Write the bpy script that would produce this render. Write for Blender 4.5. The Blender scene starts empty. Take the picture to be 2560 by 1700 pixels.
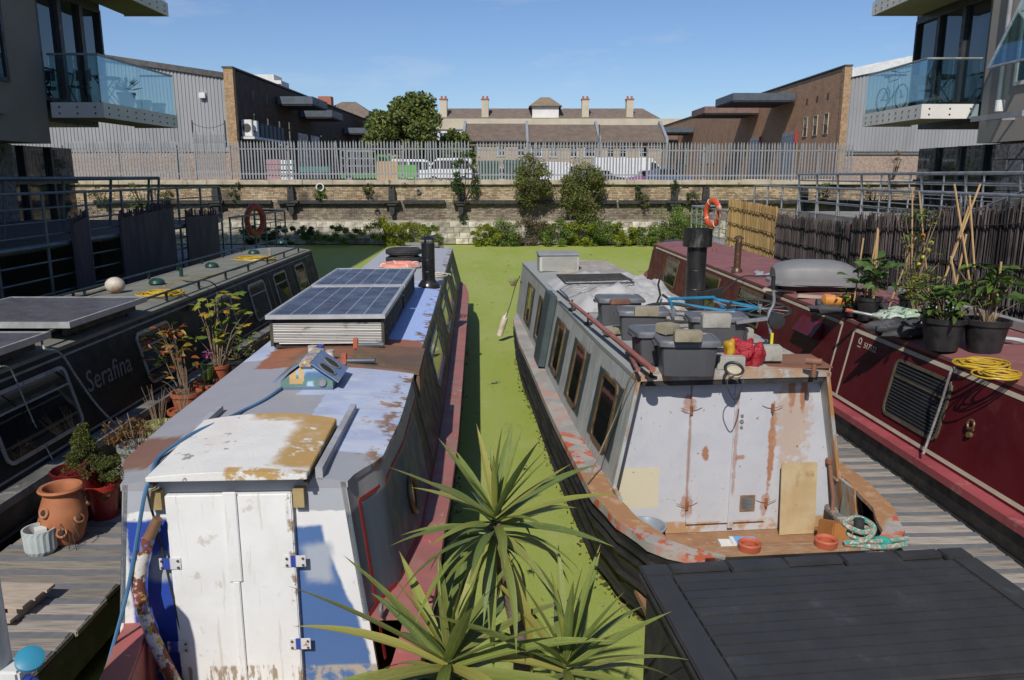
import bpy, math, random
import numpy as np
from mathutils import Vector, Matrix, Euler
R = math.radians
rnd = random.Random(7)
scn = bpy.context.scene
COL = scn.collection
# ------------------------------------------------------------------ camera, sky, sun, exposure
FOC, CAMZ, PITCH = 1950.0, 3.25, math.atan(410 / 1950.0)      # focal length in photo pixels (2560 wide)
cam_data = bpy.data.cameras.new('camera'); cam = bpy.data.objects.new('camera', cam_data); COL.objects.link(cam)
cam.location = (0, 0, CAMZ); cam.rotation_euler = (R(90) - PITCH, 0, 0)
cam_data.sensor_width = 36; cam_data.lens = 36 * FOC / 2560; cam_data.clip_start = 0.05; cam_data.clip_end = 3000
scn.camera = cam
SUN_EL, SUN_AZ = R(43), R(13.5)                                   # light travels away from the camera and a little to the right
world = bpy.data.worlds.new('World'); scn.world = world; world.use_nodes = True
wn = world.node_tree; wn.nodes.clear()
w_out = wn.nodes.new('ShaderNodeOutputWorld'); w_bg = wn.nodes.new('ShaderNodeBackground'); sky = wn.nodes.new('ShaderNodeTexSky')
sky.sky_type = 'NISHITA'; sky.sun_disc = False; sky.sun_elevation = SUN_EL; sky.sun_rotation = R(180) + SUN_AZ
sky.altitude = 50; sky.air_density = 1.0; sky.dust_density = 0.4; sky.ozone_density = 3.0
w_bg.inputs['Strength'].default_value = 0.083
# thin fair-weather cloud wisps, the same all round the sky
w_tc = wn.nodes.new('ShaderNodeTexCoord'); w_map = wn.nodes.new('ShaderNodeMapping'); w_no = wn.nodes.new('ShaderNodeTexNoise')
w_map.inputs['Scale'].default_value = (2.2, 2.2, 9.0); w_map.inputs['Location'].default_value = (3.1, 0.4, 1.9)
w_no.inputs['Scale'].default_value = 1.9; w_no.inputs['Detail'].default_value = 7; w_no.inputs['Roughness'].default_value = 0.6
w_mr = wn.nodes.new('ShaderNodeMapRange'); w_mr.inputs[1].default_value = 0.56; w_mr.inputs[2].default_value = 0.78; w_mr.inputs[4].default_value = 0.32
w_mix = wn.nodes.new('ShaderNodeMix'); w_mix.data_type = 'RGBA'; w_mix.inputs[7].default_value = (8.5, 8.7, 9.2, 1)
wn.links.new(w_tc.outputs['Generated'], w_map.inputs[0]); wn.links.new(w_map.outputs[0], w_no.inputs['Vector'])
wn.links.new(w_no.outputs[0], w_mr.inputs[0]); w_tint = wn.nodes.new('ShaderNodeMix'); w_tint.data_type = 'RGBA'; w_tint.blend_type = 'MULTIPLY'; w_tint.inputs[0].default_value = 1; w_tint.inputs[7].default_value = (.95, 1.05, 1.25, 1)   # the photograph's deeper blue
wn.links.new(w_mr.outputs[0], w_mix.inputs[0]); wn.links.new(sky.outputs[0], w_tint.inputs[6]); wn.links.new(w_tint.outputs[2], w_mix.inputs[6])
wn.links.new(w_mix.outputs[2], w_bg.inputs['Color']); wn.links.new(w_bg.outputs[0], w_out.inputs[0])
sun_d = bpy.data.lights.new('sun', 'SUN'); sun_o = bpy.data.objects.new('sun', sun_d); COL.objects.link(sun_o)
sun_d.energy = 4.0; sun_d.angle = R(0.53); sun_d.color = (1, 0.95, 0.87); sun_o.location = (-20, -60, 50)
ldir = Vector((math.cos(SUN_EL) * math.sin(SUN_AZ), math.cos(SUN_EL) * math.cos(SUN_AZ), -math.sin(SUN_EL)))
sun_o.rotation_euler = ldir.to_track_quat('-Z', 'Y').to_euler()
scn.view_settings.view_transform = 'Standard'; scn.view_settings.look = 'None'
scn.view_settings.exposure = 0.0; scn.view_settings.gamma = 1.0; scn.view_settings.use_curve_mapping = False
scn.render.engine = 'CYCLES'; scn.cycles.max_bounces = 8; scn.cycles.transparent_max_bounces = 12
scn.cycles.caustics_reflective = False; scn.cycles.caustics_refractive = False
# ------------------------------------------------------------------ placing: a photo pixel plus ONE known world coordinate
def at(px, py, z=None, y=None, x=None):
    u, v = (px - 1280) / FOC, (850 - py) / FOC
    c, s = math.cos(PITCH), math.sin(PITCH)
    d = (u, c + v * s, -s + v * c)
    t = (z - CAMZ) / d[2] if z is not None else (y / d[1] if y is not None else x / d[0])
    return Vector((d[0] * t, d[1] * t, CAMZ + d[2] * t))
# ------------------------------------------------------------------ mesh building
class MB:
    def __init__(s, M=None): s.V = []; s.F = []; s.M = M
    def add(s, vs, fs):
        o = len(s.V)
        if s.M is not None: vs = [s.M @ Vector(v) for v in vs]
        s.V += [tuple(v) for v in vs]; s.F += [tuple(i + o for i in f) for f in fs]; return s
    def hexa(s, p):      # 8 corners: bottom 4 ccw, top 4 ccw
        return s.add(p, [(3, 2, 1, 0), (4, 5, 6, 7), (0, 1, 5, 4), (1, 2, 6, 5), (2, 3, 7, 6), (3, 0, 4, 7)])
    def box(s, x0, x1, y0, y1, z0, z1):
        return s.hexa([(x0, y0, z0), (x1, y0, z0), (x1, y1, z0), (x0, y1, z0), (x0, y0, z1), (x1, y0, z1), (x1, y1, z1), (x0, y1, z1)])
    def obox(s, c, size, rot=(0, 0, 0)):
        E = Euler(rot).to_matrix(); c = Vector(c); a, b, d = [k / 2 for k in size]
        return s.hexa([c + E @ Vector(q) for q in [(-a, -b, -d), (a, -b, -d), (a, b, -d), (-a, b, -d), (-a, -b, d), (a, -b, d), (a, b, d), (-a, b, d)]])
    def beam(s, p0, p1, w, h, up=(0, 0, 1)):
        p0, p1 = Vector(p0), Vector(p1); d = (p1 - p0).normalized(); up = Vector(up)
        if abs(d.dot(up)) > .98: up = Vector((0, 1, 0))
        a = d.cross(up).normalized() * w / 2; b = a.cross(d).normalized() * h / 2
        return s.hexa([p0 - a - b, p0 + a - b, p1 + a - b, p1 - a - b, p0 - a + b, p0 + a + b, p1 + a + b, p1 - a + b])
    def tube(s, pts, r, n=8, cap=True):
        pts = [Vector(p) for p in pts]; rs = r if isinstance(r, (list, tuple)) else [r] * len(pts)
        vs, fs = [], []; prev = None
        for i, p in enumerate(pts):
            d = (pts[min(i + 1, len(pts) - 1)] - pts[max(i - 1, 0)])
            d = d.normalized() if d.length > 1e-9 else Vector((0, 0, 1))
            if prev is None:
                a = d.cross(Vector((0, 0, 1)) if abs(d.z) < .9 else Vector((0, 1, 0))).normalized()
            else:
                a = (prev - d * prev.dot(d)); a = a.normalized() if a.length > 1e-6 else d.orthogonal().normalized()
            prev = a; b = d.cross(a)
            for k in range(n):
                t = 2 * math.pi * k / n; vs.append(p + (a * math.cos(t) + b * math.sin(t)) * rs[i])
        for i in range(len(pts) - 1):
            for k in range(n):
                k2 = (k + 1) % n; fs.append((i * n + k, i * n + k2, (i + 1) * n + k2, (i + 1) * n + k))
        if cap: fs += [tuple(reversed(range(n))), tuple(range((len(pts) - 1) * n, len(pts) * n))]
        return s.add(vs, fs)
    def cyl(s, p0, p1, r0, r1=None, n=14): return s.tube([p0, p1], [r0, r0 if r1 is None else r1], n)
    def lathe(s, prof, c=(0, 0, 0), n=22, sx=1, sy=1):
        vs, fs = [], []; c = Vector(c); m = len(prof)
        for r, z in prof:
            for k in range(n):
                t = 2 * math.pi * k / n; vs.append(c + Vector((r * sx * math.cos(t), r * sy * math.sin(t), z)))
        for i in range(m - 1):
            for k in range(n):
                k2 = (k + 1) % n; fs.append((i * n + k, i * n + k2, (i + 1) * n + k2, (i + 1) * n + k))
        if prof[0][0] > 1e-5: fs.append(tuple(reversed(range(n))))
        if prof[-1][0] > 1e-5: fs.append(tuple(range((m - 1) * n, m * n)))
        return s.add(vs, fs)
    def ball(s, c, rx, ry=None, rz=None, n=12):
        ry = ry or rx; rz = rz or rx
        prof = [(math.sin(math.pi * i / n), -math.cos(math.pi * i / n)) for i in range(n + 1)]
        vs = MB(); vs.lathe([(max(a, 1e-4), b) for a, b in prof], n=n + 4)
        return s.add([Vector(c) + Vector((v[0] * rx, v[1] * ry, v[2] * rz)) for v in vs.V], vs.F)
    def torus(s, c, Rr, r, n=28, m=10, M=None, flat=1.0):
        vs, fs = [], []; M = M or Matrix()
        for i in range(n):
            a = 2 * math.pi * i / n
            for j in range(m):
                b = 2 * math.pi * j / m
                vs.append(Vector(c) + M @ Vector(((Rr + r * math.cos(b)) * math.cos(a), (Rr + r * math.cos(b)) * math.sin(a), r * flat * math.sin(b))))
        for i in range(n):
            for j in range(m):
                fs.append((i * m + j, (i + 1) % n * m + j, (i + 1) % n * m + (j + 1) % m, i * m + (j + 1) % m))
        return s.add(vs, fs)
    def prism(s, poly, axis, a, b):   # poly in the two other axes, extruded along axis
        def P(q, t): return {'x': (t, q[0], q[1]), 'y': (q[0], t, q[1]), 'z': (q[0], q[1], t)}[axis]
        n = len(poly); vs = [P(q, a) for q in poly] + [P(q, b) for q in poly]
        return s.add(vs, [tuple(reversed(range(n))), tuple(range(n, 2 * n))] + [(i, (i + 1) % n, n + (i + 1) % n, n + i) for i in range(n)])
    def loft(s, rings, closed=True, caps=True):
        n = len(rings[0]); vs = [v for r in rings for v in r]; fs = []
        for i in range(len(rings) - 1):
            for k in range(n if closed else n - 1):
                k2 = (k + 1) % n; fs.append((i * n + k, i * n + k2, (i + 1) * n + k2, (i + 1) * n + k))
        if caps and closed: fs += [tuple(reversed(range(n))), tuple(range((len(rings) - 1) * n, len(rings) * n))]
        return s.add(vs, fs)
    def rrect(s, u0, u1, v0, v1, r, t, d0, d1, k=3):   # rounded rectangular ring in XY, thickness t, from z=d0 to d1
        def ring(e, rr):
            out = []
            for cx, cy, a0 in ((u1 - e - rr, v1 - e - rr, 0), (u0 + e + rr, v1 - e - rr, 90), (u0 + e + rr, v0 + e + rr, 180), (u1 - e - rr, v0 + e + rr, 270)):
                for i in range(k + 1):
                    a = R(a0 + 90 * i / k); out.append((cx + rr * math.cos(a), cy + rr * math.sin(a)))
            return out
        o = ring(0, r); i_ = ring(t, max(r - t, .004)); n = len(o)
        vs = [(q[0], q[1], d0) for q in o] + [(q[0], q[1], d1) for q in o] + [(q[0], q[1], d1) for q in i_] + [(q[0], q[1], d0) for q in i_]
        fs = []
        for a in range(n):
            b = (a + 1) % n; fs += [(a, b, n + b, n + a), (n + a, n + b, 2 * n + b, 2 * n + a), (2 * n + a, 2 * n + b, 3 * n + b, 3 * n + a)]
        return s.add(vs, fs)
    def build(s, name, mat, parent=None, smooth=False, bevel=0, world=False, kind=None, label=None):
        vs = s.V
        if parent is not None and world:
            Mi = MW[parent.name].inverted(); vs = [Mi @ Vector(v) for v in vs]
        me = bpy.data.meshes.new(name); me.from_pydata([tuple(v) for v in vs], [], s.F); me.update()
        return link(name, me, mat, parent, smooth, bevel, kind, label)
MW = {}
def link(name, me, mat, parent=None, smooth=False, bevel=0, kind=None, label=None):
    import bmesh
    if not me.materials and mat is not None:
        bm = bmesh.new(); bm.from_mesh(me); bmesh.ops.recalc_face_normals(bm, faces=bm.faces)
        if bevel: bmesh.ops.bevel(bm, geom=[e for e in bm.edges if e.calc_face_angle(0) > .5], offset=bevel, segments=2, affect='EDGES', clamp_overlap=True)
        bm.to_mesh(me); bm.free(); me.materials.append(mat)
        if smooth:
            me.polygons.foreach_set('use_smooth', [True] * len(me.polygons))
            try: me.set_sharp_from_angle(angle=R(38))
            except Exception: pass
    o = bpy.data.objects.new(name, me); COL.objects.link(o)
    if parent is not None: o.parent = parent
    if kind: o['kind'] = kind
    if label: o['label'] = label
    return o
def thing(name, label, cat, loc=(0, 0, 0), rz=0, group=None):
    o = bpy.data.objects.new(name, None); COL.objects.link(o); o.empty_display_size = .1
    o.location = loc; o.rotation_euler = (0, 0, rz); o['label'] = label; o['category'] = cat
    if group: o['group'] = group
    MW[o.name] = Matrix.Translation(Vector(loc)) @ Matrix.Rotation(rz, 4, 'Z'); return o
def tag(o, label, cat, group=None):
    o['label'] = label; o['category'] = cat
    if group: o['group'] = group
    return o
def struct(o): o['kind'] = 'structure'; return o
def copies(o, mats, parent):         # alike pieces that share one mesh
    out = []
    for M in mats:
        c = o.copy(); COL.objects.link(c); c.parent = parent; c.matrix_local = M; out.append(c)
    return out
# ------------------------------------------------------------------ materials
def nd(nt, t, **kw):
    n = nt.nodes.new(t)
    for k, v in kw.items():
        if k.startswith('i_'):
            key = k[2:]; key = int(key) if key.isdigit() else key.replace('_', ' ')
            if hasattr(v, 'is_output'): nt.links.new(v, n.inputs[key])
            else: n.inputs[key].default_value = v
        else: setattr(n, k, v)
    return n
def c4(c): return (c[0], c[1], c[2], 1)
def newmat(name, rough=.7, metal=0, spec=.5):
    m = bpy.data.materials.new(name); m.use_nodes = True; nt = m.node_tree
    b = nt.nodes['Principled BSDF']; b.inputs['Roughness'].default_value = rough; b.inputs['Metallic'].default_value = metal
    b.inputs['Specular IOR Level'].default_value = spec; return m, nt, b
def coords(nt, stretch=(1, 1, 1)):
    tc = nd(nt, 'ShaderNodeTexCoord'); return nd(nt, 'ShaderNodeMapping', i_0=tc.outputs['Object'], i_3=stretch).outputs[0]
def noise(nt, vec, scale, detail=5, rough=.55): return nd(nt, 'ShaderNodeTexNoise', i_Vector=vec, i_Scale=scale, i_Detail=detail, i_Roughness=rough).outputs[0]
def mrange(nt, v, a, b, c=0., d=1., smooth=True):
    n = nd(nt, 'ShaderNodeMapRange', i_0=v, i_1=a, i_2=b, i_3=c, i_4=d)
    if smooth: n.interpolation_type = 'SMOOTHSTEP'
    return n.outputs[0]
def mixc(nt, f, a, b):
    n = nd(nt, 'ShaderNodeMix', data_type='RGBA')
    for i, v in ((0, f), (6, a), (7, b)):
        if hasattr(v, 'is_output'): nt.links.new(v, n.inputs[i])
        else: n.inputs[i].default_value = v if i == 0 else c4(v)
    return n.outputs[2]
def mth(nt, op, a, b):
    n = nd(nt, 'ShaderNodeMath', operation=op)
    for i, v in ((0, a), (1, b)):
        if hasattr(v, 'is_output'): nt.links.new(v, n.inputs[i])
        else: n.inputs[i].default_value = v
    return n.outputs[0]
def bump(nt, b, h, strength=.3, dist=.01):
    bn = nd(nt, 'ShaderNodeBump', i_Strength=strength, i_Distance=dist, i_Height=h); nt.links.new(bn.outputs[0], b.inputs['Normal'])
def mat(name, col, col2=None, scale=4, rough=.7, metal=0, spec=.5, thr=(.35, .65), stretch=(1, 1, 1), dirt=None, dscale=9, dthr=(.55, .7), damt=1., bmp=.15, bscale=60, bdist=.004, island=0, detail=5):
    """paint, timber, metal: a base colour broken up by noise, an optional second layer of wear, fine relief"""
    m, nt, b = newmat(name, rough, metal, spec); v = coords(nt, stretch)
    col2 = col2 or tuple(k * .72 for k in col)
    c = mixc(nt, mrange(nt, noise(nt, v, scale, detail), *thr), col, col2)
    if dirt: c = mixc(nt, mrange(nt, noise(nt, v, dscale, 8, .65), dthr[0], dthr[1], 0, damt), c, dirt)
    if island:
        g = nd(nt, 'ShaderNodeObjectInfo') if island == 'obj' else nd(nt, 'ShaderNodeNewGeometry')
        rv = g.outputs['Random'] if island == 'obj' else g.outputs['Random Per Island']
        hs = nd(nt, 'ShaderNodeHueSaturation', i_Value=mrange(nt, rv, 0, 1, .62, 1.3, False), i_Color=c); c = hs.outputs[0]
    nt.links.new(c, b.inputs['Base Color'])
    nt.links.new(mrange(nt, noise(nt, v, scale * 2.3), .3, .7, max(rough - .12, .03), min(rough + .12, 1)), b.inputs['Roughness'])
    if bmp: bump(nt, b, noise(nt, v, bscale, 6, .6), bmp, bdist)
    return m
def patchmat(name, base, layers, rough=.6, metal=0, bmp=.2, bscale=40, base2=None, stretch=(1, 1, 1), spec=.4):
    """paint built up in coats: each layer is (mask, colour); mask = dict of object-space limits and/or a noise threshold"""
    m, nt, b = newmat(name, rough, metal, spec); v = coords(nt, stretch); vo = coords(nt)
    c = mixc(nt, mrange(nt, noise(nt, v, 3.2), .35, .65), base, base2 or tuple(k * .85 for k in base))
    hgt = noise(nt, v, bscale, 6, .6)
    for L in layers:
        k = None; amt = L.get('amt', 1.)
        dis = L.get('wob', 0)
        if any(a in L for a in 'xyz'):
            vec = vo
            if dis:
                nz = nd(nt, 'ShaderNodeTexNoise', i_Vector=vo, i_Scale=L.get('wscale', 5.), i_Detail=6., i_Roughness=.6)
                sub = nd(nt, 'ShaderNodeVectorMath', operation='SUBTRACT', i_0=nz.outputs['Color'], i_1=(.5, .5, .5))
                sc = nd(nt, 'ShaderNodeVectorMath', operation='SCALE', i_0=sub.outputs[0], i_3=dis * 2)
                vec = nd(nt, 'ShaderNodeVectorMath', operation='ADD', i_0=vo, i_1=sc.outputs[0]).outputs[0]
            sp = nd(nt, 'ShaderNodeSeparateXYZ', i_0=vec); so = L.get('soft', .01)
            if 'sh' in L:
                cb_ = nd(nt, 'ShaderNodeCombineXYZ', i_0=mth(nt, 'ADD', sp.outputs[0], mth(nt, 'MULTIPLY', sp.outputs[2], L['sh'])), i_1=sp.outputs[1], i_2=sp.outputs[2]); sp = nd(nt, 'ShaderNodeSeparateXYZ', i_0=cb_.outputs[0])
            for i, a in enumerate('xyz'):
                if a in L:
                    lo, hi = L[a]
                    for q in ([mrange(nt, sp.outputs[i], lo - so, lo + so)] if lo is not None else []) + ([mrange(nt, sp.outputs[i], hi - so, hi + so, 1., 0.)] if hi is not None else []):
                        k = q if k is None else mth(nt, 'MULTIPLY', k, q)
        if 'n' in L:      # (scale, lo, hi)
            vv = coords(nt, L['st']) if 'st' in L else v
            q = mrange(nt, noise(nt, vv, L['n'][0], 8, .62), L['n'][1], L['n'][2]); k = q if k is None else mth(nt, 'MULTIPLY', k, q)
        if 'spot' in L:   # streak: (cx, cz, rx, rz) in x and z
            cx, cz, rx, rz = L['spot']; nz2 = mth(nt, 'MULTIPLY', mth(nt, 'SUBTRACT', noise(nt, vo, 14, 6), .5), L.get('jit', 1.6))
            sp = nd(nt, 'ShaderNodeSeparateXYZ', i_0=vo)
            dx = mth(nt, 'POWER', mth(nt, 'ABSOLUTE', mth(nt, 'DIVIDE', mth(nt, 'SUBTRACT', sp.outputs[0], cx), rx), 0), 2.)
            dz = mth(nt, 'POWER', mth(nt, 'ABSOLUTE', mth(nt, 'DIVIDE', mth(nt, 'SUBTRACT', sp.outputs[2], cz), rz), 0), 2.)
            q = mrange(nt, mth(nt, 'ADD', mth(nt, 'ADD', dx, dz), nz2), .35, 1.1, 1., 0.); k = q if k is None else mth(nt, 'MULTIPLY', k, q)
        if amt != 1.: k = mth(nt, 'MULTIPLY', k, amt)
        c = mixc(nt, k, c, L['c'])
        if L.get('peel'): hgt = mth(nt, 'SUBTRACT', hgt, mth(nt, 'MULTIPLY', k, L['peel']))
    nt.links.new(c, b.inputs['Base Color']); bump(nt, b, hgt, bmp, .006)
    nt.links.new(mrange(nt, noise(nt, v, 7.), .3, .7, rough - .12, rough + .15), b.inputs['Roughness'])
    return m
def glass_dark(name, col=(.01, .012, .015), rough=.04, spec=.8):
    m, nt, b = newmat(name, rough, 0, spec); b.inputs['Base Color'].default_value = c4(col)
    bump(nt, b, noise(nt, coords(nt), 2.5, 2), .04, .02); return m
def glass_clear(name, tint=(.7, .85, .87), refl=.16):
    m = bpy.data.materials.new(name); m.use_nodes = True; nt = m.node_tree; nt.nodes.clear()
    t = nd(nt, 'ShaderNodeBsdfTransparent', i_Color=c4(tint)); g = nd(nt, 'ShaderNodeBsdfGlossy', i_Color=(.9, .95, 1, 1), i_Roughness=.03)
    lw = nd(nt, 'ShaderNodeLayerWeight', i_Blend=.35); f = mrange(nt, lw.outputs['Fresnel'], 0, 1, refl * .5, .42, False)
    mx = nd(nt, 'ShaderNodeMixShader', i_0=f, i_1=t.outputs[0], i_2=g.outputs[0]); o = nd(nt, 'ShaderNodeOutputMaterial', i_0=mx.outputs[0]); return m
def leafmat(name, cols, rough=.5, trans=.35, spec=.35):
    m, nt, b = newmat(name, rough, 0, spec); g = nd(nt, 'ShaderNodeNewGeometry'); r = nd(nt, 'ShaderNodeValToRGB', i_0=g.outputs['Random Per Island'])
    el = r.color_ramp.elements; el[0].color = c4(cols[0]); el[0].position = 0; el[1].color = c4(cols[-1]); el[1].position = 1
    for i, c in enumerate(cols[1:-1]): e = el.new((i + 1) / (len(cols) - 1)); e.color = c4(c)
    nz = noise(nt, coords(nt), 1.3, 3); hs = nd(nt, 'ShaderNodeHueSaturation', i_Value=mrange(nt, nz, .3, .7, .65, 1.25), i_Color=r.outputs[0])
    nt.links.new(hs.outputs[0], b.inputs['Base Color'])
    t = nd(nt, 'ShaderNodeBsdfTranslucent', i_Color=hs.outputs[0]); mx = nd(nt, 'ShaderNodeMixShader', i_0=trans, i_1=b.outputs[0], i_2=t.outputs[0])
    nt.links.new(mx.outputs[0], nt.nodes['Material Output'].inputs[0]); return m
def brickmat(name, axes, c1, c2, mortar, w=.225, h=.075, msize=.012, dirt=(.03, .028, .025), damt=.6, rough=.85):
    m, nt, b = newmat(name, rough, 0, .3); tc = nd(nt, 'ShaderNodeTexCoord'); sp = nd(nt, 'ShaderNodeSeparateXYZ', i_0=tc.outputs['Object'])
    ix = {'x': 0, 'y': 1, 'z': 2}; cb = nd(nt, 'ShaderNodeCombineXYZ', i_0=sp.outputs[ix[axes[0]]], i_1=sp.outputs[ix[axes[1]]])
    bt = nd(nt, 'ShaderNodeTexBrick', i_Vector=cb.outputs[0], i_Color1=c4(c1), i_Color2=c4(c2), i_Mortar=c4(mortar), i_Scale=1., i_Mortar_Size=msize, i_Brick_Width=w, i_Row_Height=h, i_Mortar_Smooth=.2, i_Bias=0.)
    v = tc.outputs['Object']; c = mixc(nt, mrange(nt, noise(nt, v, .9, 8, .65), .42, .72, 0, damt), bt.outputs[0], dirt)
    hs = nd(nt, 'ShaderNodeHueSaturation', i_Value=mrange(nt, noise(nt, v, 8., 5), .3, .7, .75, 1.2), i_Color=c)
    nt.links.new(hs.outputs[0], b.inputs['Base Color']); bump(nt, b, mth(nt, 'SUBTRACT', 1., bt.outputs['Fac']), .5, .01); return m
def leaf_cloud(name, material, pts, size, parent=None, aspect=.55, seed=1, droop=0., kind=None):
    """one mesh of many small pointed leaves at the given points (N,3)"""
    g = np.random.default_rng(seed); N = len(pts); pts = np.asarray(pts, float)
    d = g.normal(size=(N, 3)); d[:, 2] = d[:, 2] * .7 - droop; d /= np.linalg.norm(d, axis=1)[:, None]
    e = g.normal(size=(N, 3)); e = np.cross(d, e); e /= np.linalg.norm(e, axis=1)[:, None] + 1e-9
    n_ = np.cross(d, e); L = size * g.uniform(.6, 1.35, N)[:, None]; W = L * aspect * .5
    V = np.stack([pts - d * L * .5, pts - e * W + n_ * W * .35, pts + d * L * .5, pts + e * W + n_ * W * .35], 1).reshape(-1, 3)
    me = bpy.data.meshes.new(name); me.vertices.add(4 * N); me.vertices.foreach_set('co', V.ravel())
    me.loops.add(4 * N); me.loops.foreach_set('vertex_index', np.arange(4 * N)); me.polygons.add(N)
    me.polygons.foreach_set('loop_start', np.arange(N) * 4); me.polygons.foreach_set('loop_total', np.full(N, 4)); me.update(); me.validate(); me.materials.append(material)
    o = bpy.data.objects.new(name, me); COL.objects.link(o); o.parent = parent
    if kind: o['kind'] = kind
    return o
def clump_pts(n, c, r, nclump, cr, seed, shell=.75):
    """points in clumps spread over an ellipsoid crown, leaving gaps between the clumps"""
    g = np.random.default_rng(seed); u = g.normal(size=(nclump, 3)); u /= np.linalg.norm(u, axis=1)[:, None]
    cc = np.array(c) + u * np.array(r) * (g.uniform(.25, 1, nclump) ** .45)[:, None]; k = g.integers(0, nclump, n)
    q = g.normal(size=(n, 3)); q /= np.linalg.norm(q, axis=1)[:, None]; q *= (g.uniform(0, 1, n) ** (1 - shell * .6))[:, None]
    s = cr * g.uniform(.6, 1.3, nclump)[k][:, None]; return cc[k] + q * s * np.array([1, 1, .8])
# ------------------------------------------------------------------ material library
M = {}
M['coping'] = mat('coping', (.5, .44, .34), (.38, .33, .26), 2, .9, dirt=(.12, .1, .07), dscale=3, bmp=.4, bscale=25)
M['brick'] = mat('old_brick', (.47, .37, .25), (.36, .27, .17), .8, .9, dirt=(.06, .052, .045), dscale=.55, dthr=(.5, .68), damt=.8, bmp=.5, bscale=30, island=1)
M['brick_low'] = mat('sooty_brick', (.29, .24, .18), (.2, .165, .13), .7, .9, dirt=(.3, .25, .17), dscale=.8, dthr=(.56, .72), damt=.7, bmp=.5, bscale=30, island=1)
M['mortar'] = mat('mortar', (.42, .37, .29), (.26, .23, .18), 1, .95, dirt=(.06, .05, .04), dscale=.6, bmp=.4)
M['stone'] = mat('pale_stone', (.62, .57, .47), (.47, .43, .35), 1.5, .9, dirt=(.16, .15, .11), dscale=2.2, dthr=(.52, .7), bmp=.6, bscale=14, bdist=.02, island='obj')
M['tarred'] = mat('tarred_timber', (.022, .022, .024), (.05, .048, .046), 6, .7, bmp=.4)
M['galv'] = mat('galvanised_steel', (.36, .37, .39), (.27, .28, .3), 6, .5, .35, dirt=(.2, .19, .19), dscale=20, bmp=.1)
M['steel'] = mat('rail_steel', (.4, .42, .44), (.28, .29, .3), 6, .42, .55, bmp=.08)
M['asphalt'] = mat('yard_asphalt', (.09, .088, .085), (.06, .06, .06), .6, .9, dirt=(.14, .13, .12), dscale=2, bmp=.4, bscale=50)
M['cladding'] = mat('grey_cladding', (.32, .32, .325), (.28, .28, .285), .5, .55, dirt=(.2, .2, .2), dscale=.7, dthr=(.5, .8), damt=.6, stretch=(1, 1, .25), bmp=.05)
M['trim_dark'] = mat('dark_trim', (.06, .056, .052), (.09, .085, .08), 3, .7)
M['trim_white'] = mat('white_trim', (.72, .72, .7), (.6, .6, .58), 3, .6)
M['bx'] = brickmat('brown_brick_front', 'xz', (.3, .17, .09), (.22, .12, .065), (.26, .22, .18))
M['by'] = brickmat('shaded_brown_brick', 'yz', (.12, .065, .04), (.08, .045, .03), (.1, .085, .07), damt=.5)  # left warehouse side: its shade is put into the brick colour
M['bgable'] = brickmat('yellow_brick_pier', 'xz', (.46, .27, .12), (.36, .2, .09), (.36, .3, .22), damt=.2)
M['bplinth'] = brickmat('pink_brick_plinth', 'xz', (.4, .29, .22), (.33, .23, .17), (.36, .3, .25), damt=.15)
M['bterr'] = brickmat('buff_brick', 'xz', (.5, .38, .24), (.43, .32, .19), (.45, .38, .29), damt=.15)
M['tiles'] = mat('brown_roof_tiles', (.2, .15, .115), (.15, .115, .09), 1.2, .85, dirt=(.1, .085, .07), dscale=5, stretch=(1, 1, 1), bmp=.3)
M['cream'] = mat('cream_render', (.52, .46, .34), (.46, .4, .3), .6, .85, bmp=.1)
M['white_r'] = mat('white_render', (.72, .7, .66), (.64, .62, .58), .6, .85, bmp=.1)
M['chim_red'] = mat('red_chimney_pot', (.4, .15, .08), (.3, .1, .06), 4, .8)
M['leadgrey'] = mat('lead_flashing', (.3, .31, .33), (.24, .25, .26), 3, .6)
M['canopy'] = mat('canopy_slate_blue', (.09, .11, .135), (.07, .085, .105), 2, .55)
M['canopy_br'] = mat('canopy_brown', (.22, .13, .1), (.16, .1, .08), 2, .7)
M['canopy_un'] = mat('canopy_underside', (.045, .045, .048), (.03, .03, .03), 3, .8)
M['shutter'] = mat('roller_shutter', (.3, .34, .4), (.25, .28, .33), 2, .5, .2)
M['glass'] = glass_dark('window_glass')
M['glass_b'] = glass_dark('tall_window_glass', (.015, .025, .04), .03, 1.0)
M['balc_glass'] = glass_clear('balcony_glass')
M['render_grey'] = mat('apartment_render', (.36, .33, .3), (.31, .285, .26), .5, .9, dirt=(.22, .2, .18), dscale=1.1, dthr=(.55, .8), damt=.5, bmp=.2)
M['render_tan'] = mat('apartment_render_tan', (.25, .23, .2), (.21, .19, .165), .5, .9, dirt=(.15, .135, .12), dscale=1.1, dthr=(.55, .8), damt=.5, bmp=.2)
M['balc_white'] = mat('balcony_fascia', (.7, .68, .64), (.62, .6, .57), 1, .7, bmp=.05)
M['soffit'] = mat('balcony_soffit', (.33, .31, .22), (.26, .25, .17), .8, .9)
M['frame_dark'] = mat('dark_window_frame', (.03, .031, .034), (.045, .045, .048), 4, .5)
M['granite'] = mat('dark_stone_block', (.09, .09, .095), (.17, .17, .175), 9, .85, dirt=(.03, .03, .032), dscale=5, bmp=.9, bscale=12, bdist=.03, island='obj')
M['concrete'] = mat('quay_concrete', (.3, .28, .25), (.22, .21, .19), 1.5, .9, dirt=(.1, .095, .085), dscale=3, bmp=.4)
M['tyre'] = mat('tyre_rubber', (.022, .022, .023), (.035, .035, .036), 10, .8)
M['rubber_black'] = mat('black_plastic', (.014, .014, .015), (.03, .03, .031), 8, .5)
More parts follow.
